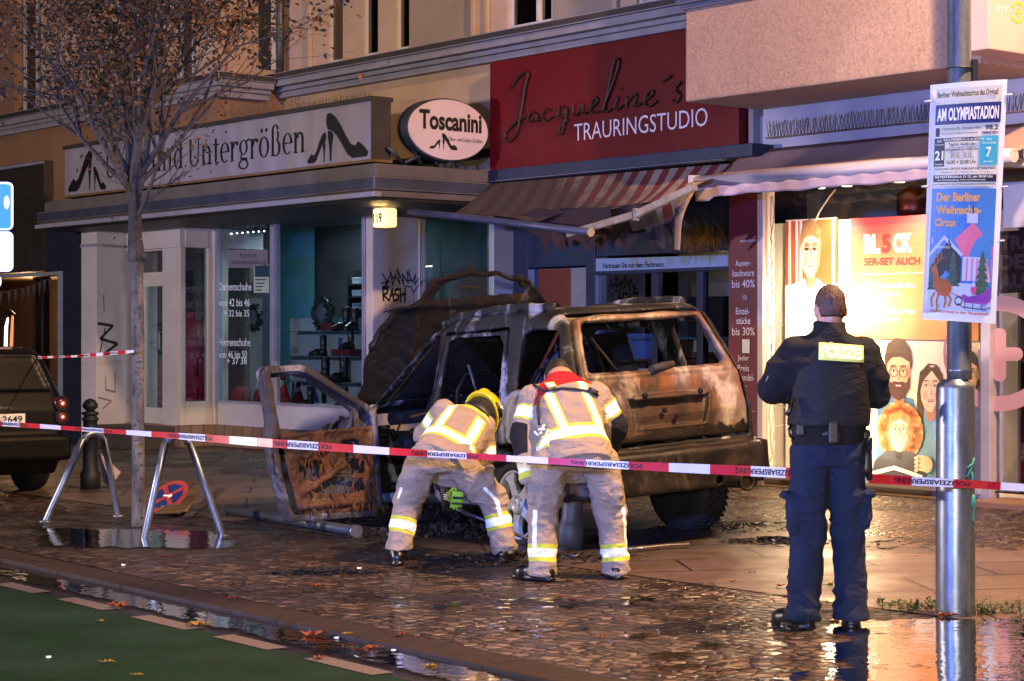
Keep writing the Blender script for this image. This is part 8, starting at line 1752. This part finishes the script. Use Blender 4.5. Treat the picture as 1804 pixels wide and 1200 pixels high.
# ------------------------------------------------------------------ barrier tape
TPR = pm('tape_red', '#c01c22', '#ac161c', 3, .35, bump=.2, bscale=12); TPW = pm('tape_white', '#d6d0d0', '#c8c2c2', 3, .35, bump=.2, bscale=12)
def tape(px, width, label, text=True, twist=None, per=.27, phase=0, upside=True):
    ctl = [P(x, y, Z) for x, y, Z in px]; pts = []
    for i in range(len(ctl) - 1):
        n = max(2, int((ctl[i + 1] - ctl[i]).length / .03)); pts += [ctl[i].lerp(ctl[i + 1], k / n) for k in range(n)]
    pts.append(ctl[-1]); L_ = [0]
    for a, b in zip(pts, pts[1:]): L_.append(L_[-1] + (b - a).length)
    wid = lambda l: Vector((0, -.35 * math.sin(l * .9), 1)).normalized() * width * .5 * (.82 + .18 * math.cos(l * 1.7)) * min(1, max(.6, .66 + .055 * (l - 6.6))) if twist is None else twist(l)
    th = thing('barrier_tape', label, 'barrier tape', pts[len(pts) // 2]); mb = MB(); mb.keepn = True
    vs = []; 
    for p, l in zip(pts, L_): e = wid(l); vs += [p - e, p + e]
    for i in range(len(pts) - 1): mb.add([vs[2 * i], vs[2 * i + 2], vs[2 * i + 3], vs[2 * i + 1]], [(0, 1, 2, 3)], TPR if int((L_[i] + phase) / per) % 2 else TPW)
    mb.build('strip', th)
    if not text: return th
    v, f_ = glyphs('POLIZEIABSPERRUNG', .03); v = fit(v, 0, -.36, .46, .36); mb = MB(); mb.keepn = True; l0 = .35
    def at(l, h):
        i = min(max(np.searchsorted(L_, l) - 1, 0), len(pts) - 2); u = (l - L_[i]) / (L_[i + 1] - L_[i]); return pts[i].lerp(pts[i + 1], u) + wid(l) * 2 * h * (-1 if upside else 1) + Vector((0, -.003, 0))
    while l0 + .5 < L_[-1]:
        mb.add([at(l0 + (.46 - x if upside else x), y * .8 - (0 if True else 0)) for x, y in v], f_, BLK); l0 += per * 4
    mb.build('lettering', th); return th
tape([(-900, 680, 20.0), (-40, 742, 15.6), (0, 746, 15.2), (240, 763, 14.0), (310, 768, 13.75), (480, 781, 13.1), (700, 796, 12.6), (900, 808, 12.28), (1100, 820, 12.0), (1300, 829, 11.6), (1400, 834, 11.3), (1530, 843, 10.98), (1650, 850, 10.66), (1690, 852, 10.60), (1740, 855, 10.55), (1850, 862, 10.2), (2700, 930, 7.6)], .062, 'red and white police barrier tape crossing the whole scene', phase=.1)
tape([(20, 640, 20.5), (60, 630, 20.2), (130, 628, 18.5), (180, 624, 17.4), (236, 619, 16.4)], .05, 'farther red and white tape from parked car to tree', True, phase=.0, upside=False)
# ------------------------------------------------------------------ things lying on the ground
def flat(name, label, cat, px, z, th_, m, lift=None):
    pts = [G(x, y) + Vector((0, 0, z)) for x, y in px]
    if lift: pts = [p + Vector((0, 0, l)) for p, l in zip(pts, lift)]
    mb = MB(); mb.prism(pts, (0, 0, th_), m); o = mb.build(name, bevel=.003); recenter(o, sum(pts, Vector()) / len(pts)); return tag(o, label, cat), pts
BRN = pm('brown_board', '#5e4a34', '#4b3a28', 5, .7); 
o, q = flat('sign_plate', 'brown supplementary sign plate lying by the right bicycle stand', 'sign', [(272, 911), (318, 911), (352, 893), (350, 880)], .03, .006, BRN, (0, 0, .09, .12))
q = [G(276, 909), G(330, 909), G(352, 886), G(308, 884)]
A = Art(q[3] + Vector((0, 0, .10)), q[2] + Vector((0, 0, .10)), q[1] + Vector((0, 0, .035)), q[0] + Vector((0, 0, .035))); A.n = Vector((0, -.3, .95)); A.rect(0, 0, 1, 1, pm('tan_board', '#8a7450', '#7a6644', 6, .7), 4); A.text('Elektrofahrzeuge', .05, .2, .95, .45, BLK, 6, bold=.02); A.text('frei', .1, .55, .5, .8, BLK, 6, bold=.02); A.build('print', o)
flat('sign_plate', 'plain dark brown plate lying under the right stand leg', 'sign', [(322, 921), (336, 922), (398, 884), (384, 880)], .05, .006, pm('dark_brown_board', '#3e3024', '#30251b', 5, .7), (0, 0, .06, .06))
c = G(296, 900) + Vector((0, 0, .13)); ax = Vector((-.35, -.55, .75)).normalized(); th = thing('no_stopping_sign', 'round red and blue no stopping sign lying beside the tree trunk', 'sign', c - Vector((0, 0, .1)))
mb = MB(); mb.lathe(c, [(.20, -.003), (.20, .003)], pm('sign_red_worn', '#a03a2a', '#8a2e22', 8, .5), 36, ax); mb.build('disc', th); mb = MB(); mb.lathe(c + ax * .0035, [(.155, 0), (.155, .001)], pm('sign_blue_worn', '#1c2a5e', '#18244e', 8, .5), 36, ax); mb.build('blue_field', th)
e = Vector((0, 0, 1)).cross(ax).normalized(); f_ = ax.cross(e); mb = MB(); 
for a in (45, 135): d = e * math.cos(R(a)) + f_ * math.sin(R(a)); n_ = ax.cross(d); mb.prism([c + ax * (.0055 + .0002 * a / 45) + d * x + n_ * y for x, y in ((-.15, -.022), (.15, -.022), (.15, .022), (-.15, .022))], ax * .001, MATS['sign_red_worn'])
mb.build('cross', th); q = c + ax * .009; mb = MB(); mb.prism([q + e * x + f_ * y for x, y in ((-.05, -.01), (.02, -.01), (.02, -.03), (.06, 0), (.02, .03), (.02, .01), (-.05, .01))], ax * .001, RFW); mb.build('arrow', th)
wd = thing('broken_panel', 'black and white broken panel leaning between bollard and tree', 'panel', G(190, 862)); Zw = G(190, 862).y; J = lambda x, y, dz=0: P(x, y, Zw + dz)
mb = MB(); mb.prism([J(172, 801), J(176, 800), J(196, 855), J(192, 858), J(183, 850)], (0, .03, 0), BLK); mb.build('back', wd); mb = MB(); mb.prism([J(177, 800), J(213, 832, .08), J(196, 855), J(188, 836)], (0, .015, 0), pm('cracked_white_panel', '#a89a94', '#968882', 6, .6)); mb.build('face', wd)
a, b = G(402, 906), G(625, 946); mb = MB(); up = Vector((0, 0, .045)); mb.tube([a + up, a.lerp(b, .5) + up, b + up], .042, pm('fallen_grey_pole', '#4c5054', '#34373a', 4, .45, .5, bump=.3, bscale=20), 16); d = (b - a).normalized(); mb.tube([b + up - d * .02, b + up + d * .035], [.05, .052], GALV, 16); o = mb.build('fallen_pole'); recenter(o, a.lerp(b, .5)); tag(o, 'grey metal pole lying on the ground below the open car door', 'pole')
q = [G(1104, 976), G(1140, 972), G(1180, 968), G(1214, 967)]; mb = MB(); rows = [[p + Vector((0, -.02, .03)), p + Vector((0, .02, .035))] for p in q]; mb.grid(rows, pm('trim_silver', '#d8d8d8', '#a8a8a8', 20, .2, .8), thick=.008, nrm=(0, 0, 1)); o = mb.build('trim_strip'); recenter(o, q[1]); tag(o, 'bright silver trim strip lying by the right firefighter', 'trim')
CHAR = pm('charred_debris', '#0c0b0a', '#1c1613', 14, .8, bump=.5, bscale=40)
def heap(label, c, rx, ry, n, hmax, px_=None):
    mb = MB()
    for k in range(n):
        a = random.uniform(0, 6.28); r = random.random() ** .6; p = Vector((c.x + rx * r * math.cos(a), c.y + ry * r * math.sin(a), 0)); p.z = gz(p.x, p.y); s = random.uniform(.012, .05); pts = [p + Vector((random.uniform(-s, s), random.uniform(-s, s), random.uniform(0, hmax) * (1 - r) + .004)) for _ in range(5)]; mb.add(pts, [(0, 1, 2), (0, 2, 3), (0, 3, 4), (1, 2, 4), (2, 3, 1)], CHAR)
    o = mb.build('charred_debris'); recenter(o, c); o['kind'] = 'stuff'; tag(o, label, 'debris'); return o
random.seed(8)
heap('scattered charred debris under the open car door', G(590, 915), .9, .5, 420, .12); heap('charred scraps behind the stooping firefighter', G(780, 940), .9, .6, 420, .10); heap('thin burnt branch of debris on the cobbles before the pole', G(565, 1010), .45, .12, 160, .05); heap('charred scraps on the slabs right of the rear wheel', G(1360, 955), .45, .25, 200, .05); heap('charred scraps around the firefighters boots', G(900, 985), 1.0, .5, 420, .05); heap('small soot crumbs across the slabs behind the officer', G(1500, 960), .9, .5, 160, .02); heap('burnt crumbs beside the silver trim', G(1270, 930), .7, .5, 220, .05)
GLS = pm('glass_shard', '#e8eef0', '#ffffff', 9, .15)
for k, (x, y, lb) in enumerate(((85, 1160, 'glinting shard on the green lane'), (592, 1126, 'white glinting shard floating in the gutter by the big leaf'), (693, 1148, 'glinting shard in the gutter below the kerb'), (633, 1003, 'glinting shard beside the burnt debris'), (217, 997, 'glinting shard at the kerb on the left'), (628, 915, 'glinting shard under the car door'), (870, 978, 'white shard by the boot of the stooping firefighter'))):
    p = G(x, y, road=ROAD if y > 1100 else None); mb = MB(); mb.prism([p + Vector((a, b, .004)) for a, b in ((-.012, 0), (.0, -.010), (.014, .003), (.003, .010))], (0, .003, .008), GLS); o = mb.build('glass_shard'); recenter(o, p); tag(o, lb, 'glass shard')
# fallen leaves
LV = [pm('leaf_orange', '#8c4214', '#6a2e0e', 20, .6), pm('leaf_yellow', '#94701c', '#704e12', 20, .6), pm('leaf_red', '#6e1a18', '#501210', 20, .6)]
def leaf(x, y, sz, m, label, road=None, rot=None):
    p = G(x, y, road=road); mb = MB(); rot = random.uniform(0, 6.28) if rot is None else rot; c, s = math.cos(rot), math.sin(rot); out = []
    for k in range(15): a = 2 * math.pi * k / 15; r = sz * (1.0 if k % 3 == 0 else .55 if k % 3 == 1 else .62) * (1.1 if k in (0,) else .9); out.append(Vector((p.x + r * (math.cos(a) * c - math.sin(a) * s), p.y + r * (math.cos(a) * s + math.sin(a) * c), p.z + .012 + sz * .35 * abs(math.sin(a * 1.5 + k)))))
    ctr = p + Vector((0, 0, .012)); mb.add(out + [ctr], [(k, (k + 1) % 15, 15) for k in range(15)], m); mb.tube([ctr, ctr - Vector((c, s, 0)) * sz * 1.3 + Vector((0, 0, .01))], .002, m, 4); o = mb.build('fallen_leaf'); recenter(o, p); tag(o, label, 'leaf')
Rr = ROAD
for a_ in ((208, 1072, .11, 0, 'curled orange leaf at the end of the second dash', Rr), (350, 1106, .11, 1, 'large yellow leaf at the end of the third dash', Rr), (552, 1124, .12, 0, 'large orange maple leaf floating in the gutter', Rr), (655, 1146, .07, 0, 'small orange leaf in the gutter near the kerb', Rr), (563, 1164, .06, 0, 'orange leaf at the start of the last dash', Rr), (190, 1171, .05, 1, 'single yellow leaf on the green lane at left', Rr), (178, 1098, .035, 1, 'tiny yellow leaf on the green lane below the dashes', Rr), (125, 1064, .03, 0, 'tiny orange leaf on the green lane edge', Rr), (243, 1194, .04, 1, 'yellow leaf on the green lane at the bottom edge', Rr),
           (988, 1056, .06, 0, 'orange leaf on the cobbles below the right firefighter', None), (1008, 1062, .06, 2, 'dark red leaf on the cobbles beside the orange one', None), (980, 1105, .05, 1, 'flat yellow leaf on the cobbles in the middle', None), (708, 1122, .05, 2, 'red leaf on the kerb below the left firefighter', None), (610, 1121, .04, 1, 'yellow leaf on the kerb above the gutter leaf', None), (410, 1058, .05, 0, 'orange leaf on the kerb in the left half', None), (365, 1028, .05, 1, 'yellow orange leaf on the cobbles near the left kerb', None), (557, 1036, .07, 0, 'orange leaf below the burnt debris on the cobbles', None), (290, 984, .05, 2, 'dark red leaf on the cobbles left of the fallen pole', None), (1290, 1028, .05, 1, 'yellow leaf left of the officers boots', None), (1470, 1100, .05, 0, 'orange leaf between the officers boots', None), (1375, 1036, .06, 0, 'orange leaf behind the officers left leg', None), (1600, 1070, .07, 0, 'orange leaf in the weeds left of the lamp post', None), (1668, 1090, .10, 0, 'large orange leaf leaning at the lamp post foot', None), (758, 1178, .05, 1, 'yellow leaf in the gutter at the bottom', Rr), (1060, 1125, .04, 0, 'orange leaf on the cobbles right of the middle', None)):
    leaf(a_[0], a_[1], a_[2] * .75, LV[a_[3]], a_[4], a_[5])
# weeds round the lamp post
WEED = pm('weed_green', '#2c4014', '#3c5220', 14, .8); MOSS = pm('moss', '#2a2e12', '#343a18', 20, .95)
def weed(x, y, n, h, spread, label):
    p0 = G(x, y); th = thing('weed', label, 'plant', p0); mb = MB(); ms = MB(); random.seed(x)
    for k in range(n):
        p = p0 + Vector((random.gauss(0, spread), random.gauss(0, spread * .5), 0)); p.z = gz(p.x, p.y); d = Vector((random.gauss(0, .4), random.gauss(0, .4), 1)).normalized(); l = h * random.uniform(.3, 1.0); q = [p, p + d * l * .5, p + d * l + Vector((random.gauss(0, .03), random.gauss(0, .03), -.01))]; ms.tube(q, [.003, .002, .001], WEED, 4)
        for j in range(7):
            c = q[0].lerp(q[1], j / 4) if j < 4 else q[1].lerp(q[2], (j - 4) / 3); e = Vector((random.gauss(0, 1), random.gauss(0, 1), random.gauss(.3, .3))).normalized(); f2 = e.cross(d).normalized(); ll = random.uniform(.015, .035); mb.add([c, c + e * ll * .5 + f2 * ll * .3, c + e * ll, c + e * ll * .5 - f2 * ll * .3], [(0, 1, 2, 3)], WEED)
    mb.build('leaves', th); ms.build('stems', th)
weed(1612, 1074, 26, .10, .10, 'low green weeds on the cobbles left of the lamp post'); weed(1690, 1072, 10, .13, .05, 'fern-like weed growing at the front of the lamp post'); weed(1745, 1082, 34, .12, .13, 'patch of green weeds right of the lamp post'); weed(1560, 1066, 12, .04, .12, 'thin weeds along the slab edge behind the officer'); weed(1448, 1034, 10, .03, .06, 'tiny weeds in the slab joint between the officers legs')
